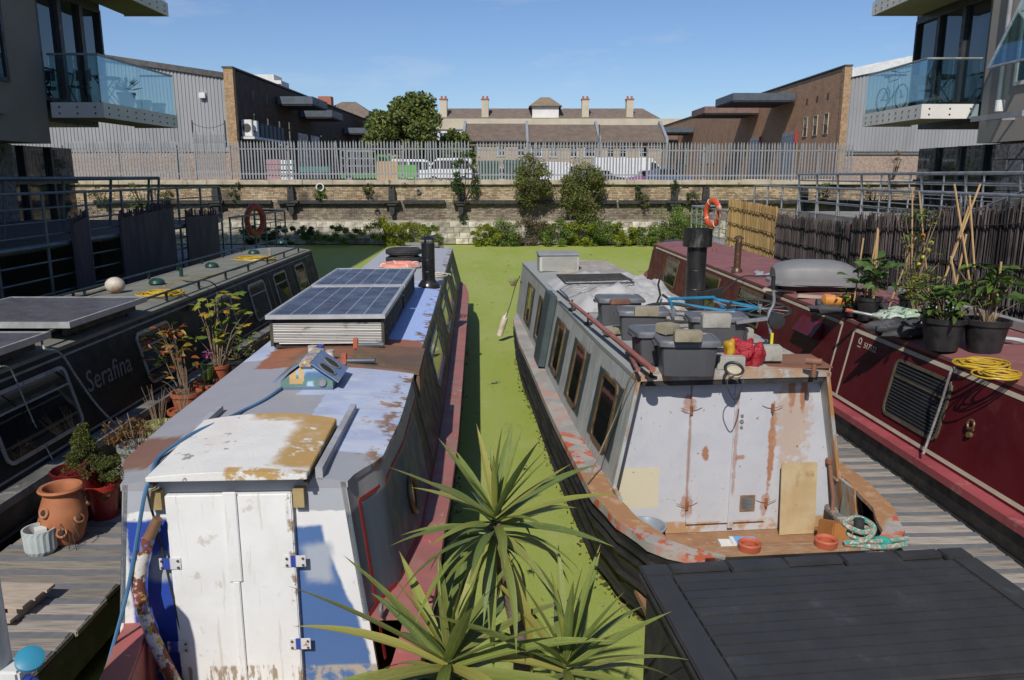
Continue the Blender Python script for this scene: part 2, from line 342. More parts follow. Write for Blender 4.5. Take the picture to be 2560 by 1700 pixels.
# ------------------------------------------------------------------ water under duckweed
m, nt, b = newmat('duckweed_water', .75, 0, .25); v = coords(nt)
big = noise(nt, coords(nt, (1, .25, 1)), .55, 6, .6); fine = noise(nt, v, 38, 5, .7)
c = mixc(nt, mrange(nt, big, .38, .64), (.365, .41, .12), (.3, .375, .065))
c = mixc(nt, mrange(nt, fine, .42, .66, 0, .6), c, (.27, .32, .06)); c = mixc(nt, mrange(nt, noise(nt, coords(nt, (1, .5, 1)), 1.7, 5), .55, .75, 0, .55), c, (.42, .44, .17))
gap = mth(nt, 'MULTIPLY', mrange(nt, noise(nt, v, 2.6, 8, .62), .645, .69), 1.); speck = noise(nt, v, 150, 3, .7); c = mixc(nt, mrange(nt, speck, .52, .62, 0, .6), c, (.17, .21, .04)); c = mixc(nt, mrange(nt, noise(nt, v, 260, 2, .5), .66, .7, 0, .5), c, (.42, .42, .2)); c = mixc(nt, mrange(nt, noise(nt, coords(nt, (1, .35, 1)), 4.5, 7, .7), .56, .70, 0, .6), c, (.22, .27, .05))
c = mixc(nt, gap, c, (.012, .016, .013)); nt.links.new(c, b.inputs['Base Color'])
nt.links.new(mrange(nt, gap, 0, 1, .8, .06), b.inputs['Roughness']); bump(nt, b, mth(nt, 'MULTIPLY', mth(nt, 'ADD', fine, mth(nt, 'MULTIPLY', speck, .6)), mth(nt, 'SUBTRACT', 1., gap)), .6, .012); M['water'] = m
mb = MB(); mb.add([(-60, -12, 0), (60, -12, 0), (60, 38.2, 0), (-60, 38.2, 0)], [(0, 1, 2, 3)]); struct(mb.build('canal_water', M['water']))
mb = MB(); mb.add([(-60, -12, -1.6), (60, -12, -1.6), (60, 38.2, -1.6), (-60, 38.2, -1.6)], [(0, 1, 2, 3)]); struct(mb.build('canal_bed', M['asphalt']))
# ------------------------------------------------------------------ canal wall, far bank
WY = 37.8
wall = thing('canal_wall', 'old brick canal wall with pale stone base and black timber fender, far bank', 'wall', (0, WY, 0))
mb = MB(); mb.box(-30, 30, .26, 1.0, -1.6, 2.84); mb.build('wall_core', M['mortar'], wall)
mb = MB(); mb.box(-30, 30, -.02, .25, 1.06, 1.16); o = mb.build('ledge', M['stone'], wall)
x = -30.0
mb = MB()
while x < 30:                       # coping slabs, slightly uneven
    w = rnd.uniform(1.1, 1.7); dz = rnd.uniform(-.02, .02)
    s = MB(); s.box(x, min(x + w - .012, 30), .06 + rnd.uniform(-.02, .02), .98, 2.845, 3.08 + dz); s.build('coping_slab', M['coping'], wall, bevel=.015); x += w
vs, fs = [], []; g = np.random.default_rng(3); mb_lo, mb_hi = MB(), MB(); z = 1.165; row = 0
while z < 2.83:
    mb = mb_hi if z > 2.0 else mb_lo
    x = -28 - (row % 2) * .118 + rnd.uniform(-.03, .03)
    while x < 28:
        w = .222 if rnd.random() < .7 else .108
        d = rnd.uniform(0, .022) + (.03 if rnd.random() < .04 else 0)
        o_ = len(mb.V); a0, a1, b0, b1, f_ = x, x + w - .012, z, z + .066, .2 + d
        mb.V += [(a0, f_, b0), (a1, f_, b0), (a1, f_, b1), (a0, f_, b1), (a0, .27, b0), (a1, .27, b0), (a1, .27, b1), (a0, .27, b1)]
        mb.F += [(o_, o_ + 1, o_ + 2, o_ + 3), (o_ + 4, o_ + 5, o_ + 1, o_), (o_ + 3, o_ + 2, o_ + 6, o_ + 7), (o_ + 4, o_, o_ + 3, o_ + 7), (o_ + 1, o_ + 5, o_ + 6, o_ + 2)]
        x += w
    z += .079; row += 1
mb_hi.build('brick', M['brick'], wall, kind='stuff'); mb_lo.build('lower_brick', M['brick_low'], wall, kind='stuff')
blk = []
for k in range(6):                  # a few stone shapes shared by all the blocks of the base
    s = MB(); hx, hz = rnd.uniform(.2, .46), .128; s.box(-hx, hx, -.12, .14, -hz, hz)
    s.V = [(q[0] + rnd.uniform(-.012, .012), q[1] + rnd.uniform(-.03, .02), q[2] + rnd.uniform(-.01, .01)) for q in s.V]
    me = bpy.data.meshes.new('stone_block'); me.from_pydata(s.V, [], s.F); blk.append((hx, me))
nb = 0
for r in range(4):
    x = -17.5 - rnd.uniform(0, .4)
    while x < 14.5:
        hx, me = rnd.choice(blk)
        o = link('stone_block', me, M['stone'], wall, bevel=0); o.location = (x + hx, .1 + rnd.uniform(-.02, .02), .04 + .133 + r * .266); x += 2 * hx + .018; nb += 1
mb = MB(); mb.box(-30, 30, .2, .3, -1.6, 1.06); mb.build('stone_backing', M['mortar'], wall)
fb = thing('timber_fender', 'long black timber fender beam along the canal wall', 'beam', (0, WY, 2.03))
for x0, x1 in ((-20, -11.5), (-11.2, -6.1), (-5.2, -3.2), (-2.2, 5.0), (5.1, 9.2), (9.4, 16), (16.1, 26)):
    s = MB(); s.box(x0, x1, -.02, .19, -.09, .09); s.build('beam_length', M['tarred'], fb, bevel=.015)
for k, (px, lab) in enumerate(((540, 'black iron cross bracket on the wall behind the left handrail'), (728, 'black iron cross bracket on the wall, left of the hanging weeds'), (980, 'black iron cross bracket on the wall under the tan board'), (1152, 'black iron cross bracket half hidden by the purple shrub'), (1686, 'black iron cross bracket on the wall right of the large bushes'), (1764, 'black iron cross bracket above the orange lifebuoy'), (2010, 'black iron cross bracket on the wall behind the right handrails'))):
    p = at(px, 500, y=WY); t = thing('fender_bracket', lab, 'bracket', (p.x, WY - .02, 2.03), group='iron brackets on the canal wall')
    s = MB(); s.prism([(-.16, .1), (.16, .1), (.13, .72), (.03, .72), (.03, .62), (-.03, .62), (-.03, .72), (-.13, .72)], 'y', -.1, .18); s.build('upright', M['tarred'], t)
    s = MB(); s.box(-.38, .38, -.2, .16, -.04, .08); s.prism([(-.3, -.04), (.3, -.04), (.16, -.16), (-.16, -.16)], 'y', -.16, .16); s.build('cap_plate', M['tarred'], t)
    s = MB(); s.prism([(-.13, -.16), (.13, -.16), (.11, -.5), (.03, -.62), (-.06, -.66), (-.12, -.5)], 'y', -.08, .16); s.build('spike', M['tarred'], t)
# ------------------------------------------------------------------ palisade fence on top of the wall
FY, FZ = WY + .55, 3.07
pale = MB(); pale.prism([(-.034, 0), (.034, 0), (.034, 1.66), (.0, 1.8), (-.034, 1.66)], 'y', -.008, .0); pale.add([(-.034, 0, 0), (-.034, .022, 0), (-.034, .022, 1.66), (-.034, 0, 1.66), (.034, 0, 0), (.034, .022, 0), (.034, .022, 1.66), (.034, 0, 1.66)], [(0, 1, 2, 3), (7, 6, 5, 4)])
pme = bpy.data.meshes.new('pale'); pme.from_pydata(pale.V, [], pale.F)
def palisade(x0, x1, lab, dz=0., tall=1., pitch=.148, m=None):
    t = thing('palisade_fence', lab, 'fence', (x0, FY, FZ + dz)); n = int((x1 - x0) / pitch); mm = m or M['galv']
    for k in range(n):
        o = link('pale', pme, mm, t); o.location = (k * pitch + .05, rnd.uniform(-.004, .004), .05); o.scale = (1, 1, tall * rnd.uniform(.988, 1.01)); o.rotation_euler = (0, rnd.uniform(-.012, .012) if rnd.random() > .05 else rnd.uniform(-.05, .05), rnd.uniform(-.1, .1))
    for z in (.25, 1.42 * tall): s = MB(); s.box(0, x1 - x0, .024, .07, z, z + .06); s.build('rail', mm, t)
    x = 0.
    while x < x1 - x0 + .1: s = MB(); s.box(x, x + .06, .075, .16, -.05, 1.62 * tall); s.build('post', mm, t); x += 2.75
    return t
palisade(-21.6, -15.35, 'grey palisade fence in front of the pale brick plinth, left of the tall gate', 0.)
palisade(-13.55, -1.9, 'grey palisade fence between the tall gate and the purple shrub', 0.)
palisade(-1.7, 6.3, 'grey palisade fence in front of the brick terrace, behind the big bushes', -.05)
palisade(6.45, 16.4, 'grey palisade fence in front of the long white van and right warehouse', -.08)
M['galv_blue'] = mat('gate_steel', (.36, .41, .47), (.3, .34, .4), 5, .5, .3)
gt = palisade(-15.25, -13.65, 'tall pale blue palisade gate in the canal-side fence', .02, 1.22, .11, M['galv_blue']); gt.name = 'palisade_gate'; gt['category'] = 'gate'; MW[gt.name] = Matrix.Translation((-15.25, FY, FZ + .02))
for x in (0.02, 1.58): s = MB(); s.cyl((x, .12, 1.5), (x, .12, 2.75), .03); s.build('mast', M['tarred'], gt)
s = MB(); s.tube([(.02 + 1.56 * k / 8, .12, 2.62 - .22 * math.sin(math.pi * k / 8)) for k in range(9)], .012, 5); s.build('barbed_wire', M['tarred'], gt)
# ------------------------------------------------------------------ yard and ground
mb = MB(); ys = [WY + .98, 45, 55, 66, 80, 900]; zs = [3.06, 3.0, 2.7, 2.3, 2.3, 2.3]; vs = []
for y, z in zip(ys, zs): vs += [(-400, y, z), (400, y, z)]
mb.add(vs, [(2 * i, 2 * i + 1, 2 * i + 3, 2 * i + 2) for i in range(len(ys) - 1)]); struct(mb.build('yard_ground', M['asphalt']))
YG = 2.3
def window(parent, name, cx, cz, w, h, face_y, out=-1, bars=(1, 1), frame=None, sill=False, dx=0, world_axis='y', glass=None):
    """window set in a facade whose outward normal is out*axis: a frame, glazing bars and a pane"""
    f = MB(); t = .07 * max(w, .8) / 1.2
    def bx(mb, a0, a1, b0, b1, d0, d1):
        lo, hi = sorted((face_y + out * d0, face_y + out * d1))
        mb.box(a0, a1, lo, hi, b0, b1) if world_axis == 'y' else mb.box(lo, hi, a0, a1, b0, b1)
    x0, x1, z0, z1 = cx - w / 2, cx + w / 2, cz - h / 2, cz + h / 2
    bx(f, x0, x0 + t, z0, z1, .0, .05); bx(f, x1 - t, x1, z0, z1, .0, .05); bx(f, x0 + t, x1 - t, z1 - t, z1, .0, .05); bx(f, x0 + t, x1 - t, z0, z0 + t, .0, .05)
    for i in range(1, bars[0] + 1): q = x0 + (x1 - x0) * i / (bars[0] + 1); bx(f, q - t * .4, q + t * .4, z0 + t, z1 - t, .0, .045)
    for i in range(1, bars[1] + 1): q = z0 + (z1 - z0) * i / (bars[1] + 1); bx(f, x0 + t, x1 - t, q - t * .4, q + t * .4, .0, .047)
    o = f.build(name, frame or M['trim_white'], parent); p = MB(); bx(p, x0 + t * .5, x1 - t * .5, z0 + t * .5, z1 - t * .5, -.01, .012); p.build('pane', glass or M['glass'], o)
    if sill: q = MB(); bx(q, x0 - .08, x1 + .08, z0 - .1, z0 - .003, .0, .09); q.build('sill', M['coping'], o)
    return o
def corrugated(parent, x0, x1, y, z0, top, pitch=.24, m=None):
    """sheet cladding facing the camera; top(x) gives the height of its upper edge"""
    vs, fs = [], []; x = x0; k = 0; prof = [(0, 0), (.35, 0), (.45, -.05), (.9, -.05)]
    cols = []
    while x < x1:
        for fx, dy in prof: cols.append((min(x + fx * pitch, x1), y + dy))
        x += pitch
    for cx, cy in cols: vs += [(cx, cy, z0), (cx, cy, top(cx))]
    fs = [(2 * i, 2 * i + 2, 2 * i + 3, 2 * i + 1) for i in range(len(cols) - 1)]
    s = MB(); s.add(vs, fs); return s.build('cladding', m or M['cladding'], parent)
# left warehouse
wl = thing('warehouse', 'left warehouse with grey corrugated gable end and shaded brick side wall', 'warehouse', (-18.7, 54, YG), group='yard warehouses')
LX = -18.7 - (-18.7)
def wroof(x): return 7.42 - .145 * (x + .35) if x > -11 else 7.42 + .145 * 10.65 + .145 * (x + 11)
corrugated(wl, -26, -.36, .06, 2.55, lambda x: wroof(x) - .12)
s = MB(); s.box(-26, -.36, .1, .5, 0, 2.55); s.build('brick_plinth', M['bplinth'], wl)
s = MB(); s.prism([(-26, wroof(-26) - .14), (-11, wroof(-11) - .14), (-.36, wroof(-.36) - .14), (-.36, wroof(-.36) + .22), (-11, wroof(-11) + .22), (-26, wroof(-26) + .22)], 'y', -.12, 50); s.build('roof', M['trim_dark'], wl)
s = MB(); s.box(-.35, .28, -.05, .4, 0, 7.9); s.build('brick_pier', M['bgable'], wl)
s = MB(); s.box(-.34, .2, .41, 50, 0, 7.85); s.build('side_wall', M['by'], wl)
s = MB(); s.box(-.42, .3, -.1, 50, 7.91, 8.02); s.build('parapet_cap', M['trim_dark'], wl)
for y in (4, 7.2, 10.2, 13, 24, 27, 30, 33): window(wl, 'window', y, 4.3 if y < 20 else 3.9, .75, 2.1, .2, 1, (0, 2), M['trim_dark'], world_axis='x')
for y in (4, 7.2, 10.2): s = MB(); s.box(.2, .24, y - .3, y + .3, 6.2, 6.9); s.build('vent', M['trim_dark'], wl)
for y0 in (15.5, 19.8):
    s = MB(); s.box(.2, .26, y0, y0 + 3.2, 0, 4.6)
    for k in range(22): s.box(.26, .285, y0, y0 + 3.2, .1 + k * .2, .24 + k * .2)
    s.build('roller_shutter', M['shutter'], wl)
for i, (y0, y1, z, px, m2) in enumerate(((9.6, 14.6, 6.45, 3.1, 'canopy'), (16.2, 20.6, 5.95, 3.1, 'canopy'), (34, 39, 5.5, 3.2, 'canopy'), (42, 47, 5.1, 3.6, 'canopy_br'))):
    cn = MB(); cn.box(.31, px, y0, y1, z, z + .6); o = cn.build('canopy', M[m2], wl, bevel=.03); c2 = MB(); c2.box(.36, px - .06, y0 + .06, y1 - .06, z - .09, z - .005); c2.build('underside', M['canopy_un'], o)
s = MB(); s.box(-2.0, -1.6, -.25, .0, 6.0, 6.35); s.build('security_light', M['trim_white'], wl); s = MB(); s.box(-19.2, -18.2, -.1, .0, 5.2, 5.5); s.build('signboard', M['trim_white'], wl)
for k, (y, w) in enumerate(((.9, .9), (2.0, .8))):
    s = MB(); s.box(.3, 1.0, y, y + .42, 3.6, 4.7); o = s.build('air_conditioner', M['trim_white'], wl, bevel=.03); s = MB(); s.cyl((.65, y - .012, 4.15), (.65, y + .002, 4.15), .3); s.build('fan_grille', M['trim_dark'], o)
s = MB(); s.box(.3, 1.2, .7, 9, 3.42, 3.58); s.build('bracket_shelf', M['trim_white'], wl)
for k in range(6): s = MB(); s.box(.3, .9, 3.2 + k, 3.95 + k, 3.6, 4.6); s.build('air_conditioner', M['canopy'], wl, bevel=.03)
# right warehouse
wr = thing('warehouse', 'right warehouse with sunlit brown brick side and grey corrugated gable end', 'warehouse', (22.4, 55, YG), group='yard warehouses')
def wroof2(x): return 7.5 + .2 * x
corrugated(wr, .42, 26, .06, 2.6, lambda x: min(wroof2(x), 12.) - .1)
s = MB(); s.box(.42, 26, .1, .5, 0, 2.42); s.build('brick_plinth', M['bplinth'], wr); s = MB(); s.box(.42, 26, -.05, .12, 2.44, 2.6); s.build('plinth_flashing', M['trim_dark'], wr)
s = MB(); s.prism([(.42, wroof2(.42) - .12), (22, wroof2(22) - .12), (22, wroof2(22) + .45), (.42, wroof2(.42) + .45)], 'y', -.12, 50); s.build('roof', M['trim_white'], wr)
s = MB(); s.box(-.05, .41, -.05, .4, 0, 8.15); s.build('brick_pier', M['bgable'], wr)
s = MB(); s.box(0, .4, .41, 66, 0, 8.1); s.build('side_wall', brickmat('sunlit_brown_brick', 'yz', (.56, .3, .15), (.45, .225, .115), (.42, .33, .24), damt=.25), wr)  # paler than the left side wall, sunlight put into the brick colour
s = MB(); s.box(-.08, .46, -.1, 66, 8.16, 8.26); s.build('parapet_cap', M['trim_dark'], wr)
for y in (2.6, 4.6, 6.6): window(wr, 'window', y, 4.6, .8, 1.45, .0, -1, (0, 1), M['coping'], world_axis='x'); s = MB(); s.box(-.03, .0, y - .15, y + .15, 6.3, 6.7); s.build('vent', M['trim_dark'], wr)
for y in (34, 36.5, 39, 45, 48, 51): window(wr, 'window', y, 3.4, .9, 2.2, .0, -1, (0, 1), M['trim_dark'], world_axis='x')
for y0 in (8.6, 17.5):
    s = MB(); s.box(-.06, .0, y0, y0 + 3., 0, 4.4)
    for k in range(22): s.box(-.085, -.06, y0, y0 + 3., .1 + k * .19, .23 + k * .19)
    s.build('roller_shutter', M['shutter'], wr)
for (y0, y1, z, px, m2) in ((9, 14.5, 6.75, -5.0, 'canopy'), (18.2, 23.5, 6.5, -5., 'canopy_br'), (44, 50, 6.2, -6., 'canopy'), (53, 59, 5.7, -7., 'canopy_br')):
    cn = MB(); cn.box(px, -.09, y0, y1, z, z + .6); o = cn.build('canopy', M[m2], wr, bevel=.03); c2 = MB(); c2.box(px + .06, -.12, y0 + .06, y1 - .06, z - .09, z - .005); c2.build('underside', M['canopy_un'], o)
M['red'] = mat('sign_red', (.5, .03, .02), (.4, .03, .02), 5, .6)
for y in (8.0, 17.0): s = MB(); s.box(-.26, -.1, y, y + .12, 3.5, 4.4); s.build('red_marker', M['red'], wr)
# terrace
tr = thing('brick_terrace', 'buff brick terrace with three brown tiled roofs beyond the yard', 'terrace', (0, 85, YG - .3))
for i, (x0, x1, dz) in enumerate(((-5.0, 1.55, .1), (1.7, 9.15, 0), (9.3, 16.2, -.05))):
    s = MB(); s.box(x0, x1, 0, 8, 0, 4.75 + dz); s.build('wall', M['bterr'], tr)
    s = MB(); s.prism([(-.35, 4.74 + dz), (4, 6.75 + dz), (8.3, 4.74 + dz)], 'x', x0, x1); rf = s.build('roof', M['tiles'], tr)
    for k in range(14):              # tile courses, each a step up the slope
        f0, f1 = k / 14, (k + 1) / 14; y0, y1 = -.38 + 4.36 * f0, -.38 + 4.36 * f1; z0, z1 = 4.76 + dz + 2.01 * f0, 4.76 + dz + 2.01 * f1
        c_ = MB(); c_.hexa([(x0, y0, z0), (x1, y0, z0), (x1, y1, z1), (x0, y1, z1), (x0, y0, z0 + .09), (x1, y0, z0 + .09), (x1, y1, z1 + .03), (x0, y1, z1 + .03)]); c_.build('tile_course', M['tiles'], rf)
    s = MB(); s.cyl((x0, -.48, 4.7 + dz), (x1, -.48, 4.7 + dz), .07); s.build('gutter', M['tarred'], tr); s = MB(); s.cyl((x1 - .3, -.1, 0), (x1 - .3, -.1, 4.65 + dz), .05); s.build('drainpipe', M['tarred'], tr)
    for wx in ((-3.9, -1.15, 1.0) if i == 0 else ((2.6, 4.4, 6.6, 8.2) if i == 1 else (10.4, 11.8, 13.9))):
        window(tr, 'window', wx, 3.75 + dz, 1.15 if wx in (2.6, 8.2) else .75, 1.0, 0, -1, (1, 1), sill=True); window(tr, 'window', wx, 1.5, .8, 1.2, 0, -1, (1, 1), sill=True)
for x in (-5.15, 1.62, 9.22, 16.3): s = MB(); s.prism([(-.5, 4.6), (-.5, 5.1), (4, 7.2), (8.3, 5.0), (8.3, 0), (-.2, 0)], 'x', x - .14, x + .14); s.build('party_parapet', M['leadgrey'], tr)
s = MB(); s.cyl((8.55, -6, 0), (8.55, -6, 5.9), .06, .04); lp = tag(s.build('lamp_post', M['tarred']), 'thin dark lamp post in front of the brick terrace', 'lamp post'); lp.location = (0, 85, YG)
# cream flats
fl = thing('block_of_flats', 'long cream block of flats with tiled roof, chimneys and a small roof turret', 'flats', (0, 140, YG - 1.35))
s = MB(); s.box(-13.5, 31, 0, 12, 0, 10.2); s.build('wall', M['white_r'], fl)
s = MB(); s.box(-13.8, 31.3, -.3, 12.3, 10.21, 12.0); s.build('parapet_band', M['cream'], fl)
s = MB(); s.add([(-14, .6, 12.01), (26, .6, 12.01), (26, 11.4, 12.01), (-14, 11.4, 12.01), (-12, 6, 14.2), (23.5, 6, 14.2)], [(0, 1, 5, 4), (1, 2, 5), (2, 3, 4, 5), (3, 0, 4), (0, 3, 2, 1)]); s.build('roof', M['tiles'], fl)
for px in (1112, 1214, 1460, 1569): X = (px - 1280) / 1950 * 139; s = MB(); s.box(X - .6, X + .6, 1.5, 3.2, 12.05, 15.3); o = s.build('chimney', M['cream'], fl); q = MB(); q.box(X - .7, X + .7, 1.4, 3.3, 15.3, 15.5); [q.cyl((X - .35 + .7 * k, 2.4, 15.5), (X - .35 + .7 * k, 2.4, 16.0), .2, .16) for k in (0, 1)]; q.build('chimney_pot', M['chim_red'], o)
X = (1362 - 1280) / 1950 * 139
s = MB(); s.box(X - 2.3, X + 2.3, 1.2, 5.8, 12.05, 14.2); tu = s.build('turret', M['white_r'], fl); s = MB(); s.add([(X - 2.9, .6, 14.2), (X + 2.9, .6, 14.2), (X + 2.9, 6.4, 14.2), (X - 2.9, 6.4, 14.2), (X - .8, 3.5, 15.9), (X + .8, 3.5, 15.9)], [(0, 1, 5, 4), (1, 2, 5), (2, 3, 4, 5), (3, 0, 4), (0, 3, 2, 1)]); s.build('turret_roof', mat('lichened_tiles', (.24, .18, .1), (.19, .15, .11), 1, .85, dirt=(.36, .24, .07), dscale=.8), tu)
for k in range(14): window(fl, 'window', -12 + k * 3.2, 9.0, 1.3, 1.4, 0, -1, (1, 1))
for k in (0.4, 4.2, 8.5, 18.5): s = MB(); s.box(-12.4 + k, -9.8 + k, -.9, -.02, 7.2, 8.1); s.build('balcony', M['white_r'], fl)
# houses, tower
h2 = thing('gabled_house', 'old brick house with hipped tiled roof and red chimney behind the left warehouse', 'house', (-25, 112, YG - 1.3))
s = MB(); s.box(-3, 6, 0, 10, 0, 10.0); s.build('wall', M['bterr'], h2); s = MB(); s.add([(-3.4, -.4, 10.), (6.4, -.4, 10.), (6.4, 10.4, 10.), (-3.4, 10.4, 10.), (.5, 5, 12.7), (2.5, 5, 12.7)], [(0, 1, 5, 4), (1, 2, 5), (2, 3, 4, 5), (3, 0, 4), (0, 3, 2, 1)]); rf = s.build('roof', M['tiles'], h2); s = MB(); s.box(-2.2, -.4, 2, 3.6, 9.5, 13.2); s.build('chimney', M['chim_red'], rf)
s = MB(); s.prism([(3, 0), (11, 0), (11, 7.2), (7, 10), (3, 7.2)], 'y', -6, -.5); s.build('gable_wing', M['bterr'], h2); s = MB(); s.add([(2.6, -6.4, 7.0), (7, -6.4, 10.2), (7, 3, 10.2), (2.6, 3, 7.0), (11.4, -6.4, 7.0), (11.4, 3, 7.0)], [(0, 1, 2, 3), (1, 4, 5, 2)]); s.build('wing_roof', M['chim_red'], h2)
s = MB(); s.cyl((7, -6.06, 7.9), (7, -5.99, 7.9), .7); s.build('round_window', M['trim_white'], h2)
tw = thing('tower_block', 'distant white tower block just above the left warehouse roof', 'tower', (-90, 290, YG))
s = MB(); s.box(-2, 5.5, 0, 10, 0, 36.2); s.box(5.5, 8, 0, 10, 0, 34.2); s.build('wall', M['white_r'], tw)
for k in range(3): s = MB(); s.box(5.7, 7.9, -.03, -.001, 27 + k * 2.4, 28.2 + k * 2.4); s.build('window', M['glass'], tw)
# ------------------------------------------------------------------ trees beyond the yard
M['bark'] = mat('bark', (.1, .075, .05), (.06, .045, .03), 8, .9, bmp=.6)
M['leaf_tree'] = leafmat('tree_leaves', [(.11, .15, .035), (.17, .215, .05), (.24, .26, .075), (.13, .165, .045)])
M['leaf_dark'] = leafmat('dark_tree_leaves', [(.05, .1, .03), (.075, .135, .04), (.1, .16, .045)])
def tree(name, lab, loc, h, r, trunk_h, leaf, n, m, seed):
    t = thing(name, lab, 'tree', loc); g = random.Random(seed); s = MB()
    s.tube([(0, 0, -.3), (.1, 0, trunk_h * .5), (0, .1, trunk_h), (.1, 0, h * .7)], [.32, .26, .22, .07], 9)
    for k in range(9):
        a = g.uniform(0, 6.28); z0 = g.uniform(trunk_h * .75, h * .6); q = r * g.uniform(.5, .85); s.tube([(0, 0, z0), (q * .5 * math.cos(a), q * .5 * math.sin(a), z0 + h * .12), (q * math.cos(a), q * math.sin(a), z0 + h * .25)], [.13, .08, .03], 6)
    s.build('trunk', M['bark'], t, smooth=True)
    cz = (trunk_h * .8 + h) / 2; rz = (h - trunk_h * .8) / 2
    P = np.concatenate([clump_pts(int(n * .6), (0, 0, cz - rz * .15), (r, r, rz * .75), 46, r * .3, seed), clump_pts(int(n * .4), (r * .22, 0, cz + rz * .4), (r * .5, r * .5, rz * .6), 22, r * .27, seed + 9), clump_pts(int(n * .15), (-r * .75, 0, cz - rz * .25), (r * .4, r * .5, rz * .4), 12, r * .24, seed + 19)])
    leaf_cloud('crown', m, P, leaf, t, .6, seed); return t
tree('plane_tree', 'large leafy green tree beyond the yard, left of the flats', (-9.9, 76, YG), 8.5, 3.6, 2.2, .34, 24000, M['leaf_tree'], 11)
tree('plane_tree', 'darker smaller tree behind the large tree, next to the gabled house', (-16.6, 98, YG), 8.9, 2.8, 4.0, .45, 7000, M['leaf_dark'], 12)
tree('plane_tree', 'low green tree between the large tree and the flats', (-6.0, 79, YG), 5.2, 2.2, 1.4, .4, 6000, M['leaf_tree'], 13)
# ------------------------------------------------------------------ vehicles and bins in the yard
def paint(name, c, r=.35): return mat(name, c, tuple(k * .93 for k in c), 2, r, 0, .5, bmp=.02)
M['v_white'] = paint('van_white', (.75, .76, .76)); M['v_purple'] = paint('car_purple', (.28, .09, .26)); M['v_blue'] = paint('car_blue', (.05, .09, .2)); M['v_green'] = paint('truck_green', (.06, .3, .06)); M['v_dark'] = paint('car_dark', (.03, .035, .045)); M['v_bright'] = paint('bright_green', (.12, .45, .06)); M['lamp'] = glass_dark('headlight', (.5, .5, .48), .1)
def vehicle(name, lab, cat, loc, rz, L, W, prof, win, paintm, wr=.33, wx=(.17, .8)):
    """side outline prof in fractions of L and metres, nose at +x"""
    t = thing(name, lab, cat, loc, rz); s = MB(); s.prism([(a * L - L / 2, z) for a, z in prof], 'y', -W / 2, W / 2); s.build('body', paintm, t, bevel=.05)
    for sd in (-1, 1):
        for poly in win: q = MB(); q.prism([(a * L - L / 2, z) for a, z in poly], 'y', sd * W / 2 - .012, sd * (W / 2 + .008)); q.build('side_window', M['glass'], t)
        for f in wx:
            x = f * L - L / 2; q = MB(); q.cyl((x, sd * (W / 2 - .19), wr), (x, sd * (W / 2 + .015), wr), wr, n=18); o = q.build('wheel', M['tyre'], t); q = MB(); q.cyl((x, sd * (W / 2 + .016), wr), (x, sd * (W / 2 + .028), wr), wr * .6, n=16); q.build('rim', M['steel'], o)
        q = MB(); q.box(-L / 2 - .01, L / 2 + .01, sd * (W / 2) - .02, sd * (W / 2 + .02), .3, .52); q.build('sill', M['tyre'], t)
        q = MB(); q.box(L / 2 - .06, L / 2 + .012, sd * W * .36 - .16, sd * W * .36 + .16, .62, .8); q.build('headlight', M['lamp'], t)
    return t
VAN = [(0, .35), (1, .35), (1, .95), (.9, 1.15), (.78, 1.95), (.74, 2.25), (0, 2.3)]; VANW = [[(.72, 1.2), (.86, 1.2), (.79, 1.85), (.73, 1.95)]]
VANS = [(0, .35), (1, .35), (1, .9), (.93, 1.1), (.78, 1.75), (.7, 1.9), (.03, 1.92), (0, 1.8)]; VANW2 = [[(.68, 1.15), (.88, 1.15), (.77, 1.7), (.68, 1.74)], [(.4, 1.15), (.64, 1.15), (.64, 1.74), (.4, 1.74)], [(.08, 1.15), (.36, 1.15), (.36, 1.74), (.08, 1.74)]]
CAR = [(0, .3), (1, .3), (1, .7), (.95, .82), (.72, .92), (.58, 1.42), (.2, 1.45), (.04, .95), (0, .85)]; CARW = [[(.22, .95), (.42, .95), (.42, 1.36), (.27, 1.36)], [(.45, .95), (.66, .95), (.57, 1.36), (.45, 1.36)]]
vehicle('delivery_van', 'long white van parked behind the fence in front of the right warehouse', 'van', (11.1, 74, YG), 0, 7.2, 2., [(a_, z_ * 1.13) for a_, z_ in VAN], [[(a_, z_ * 1.13) for a_, z_ in q_] for q_ in VANW], M['v_white'], .36)
vehicle('parked_car', 'purple hatchback parked in front of the long white van', 'car', (11.6, 70, YG), R(180), 3.3, 1.7, CAR, CARW, M['v_purple'], .31)
vehicle('parked_car', 'dark car parked left of the purple hatchback', 'car', (8.2, 71, YG), 0, 3.8, 1.7, CAR, CARW, M['v_dark'], .31)
vehicle('parked_car', 'dark blue car parked near the canal wall under the white van nose', 'car', (12.6, 64, 2.4), 0, 3.6, 1.7, CAR, CARW, M['v_blue'], .31)
vehicle('delivery_van', 'small white van with dark windows left of the green bins', 'van', (-4.6, 58, 2.6), R(180), 3.4, 1.8, VANS, VANW2, M['v_white'], .33)
vehicle('delivery_van', 'white pickup cab seen between the bright green crate and the purple shrub', 'van', (-7.2, 60, 2.55), 0, 3.6, 1.9, VANS, VANW2, M['v_white'], .33)
vehicle('delivery_van', 'white van standing far back beside the terrace', 'van', (4.7, 79, YG), 0, 4.2, 1.9, VAN, VANW, M['v_white'], .33)
tk = vehicle('flatbed_truck', 'green flatbed truck with a tall open rack behind the fence', 'truck', (-10.8, 60, 2.55), 0, 3.8, 2., [(0, .5), (1, .5), (1, 1.5), (.92, 2.2), (.72, 2.3), (.7, .9), (0, .9)], [[(.76, 1.4), (.95, 1.4), (.9, 2.05), (.76, 2.1)]], M['v_green'], .38)
s = MB()
for k in range(6): s.box(-1.9 + k * .45, -1.85 + k * .45, -.95, -.9, .91, 2.55); s.box(-1.9 + k * .45, -1.85 + k * .45, .9, .95, .91, 2.55)
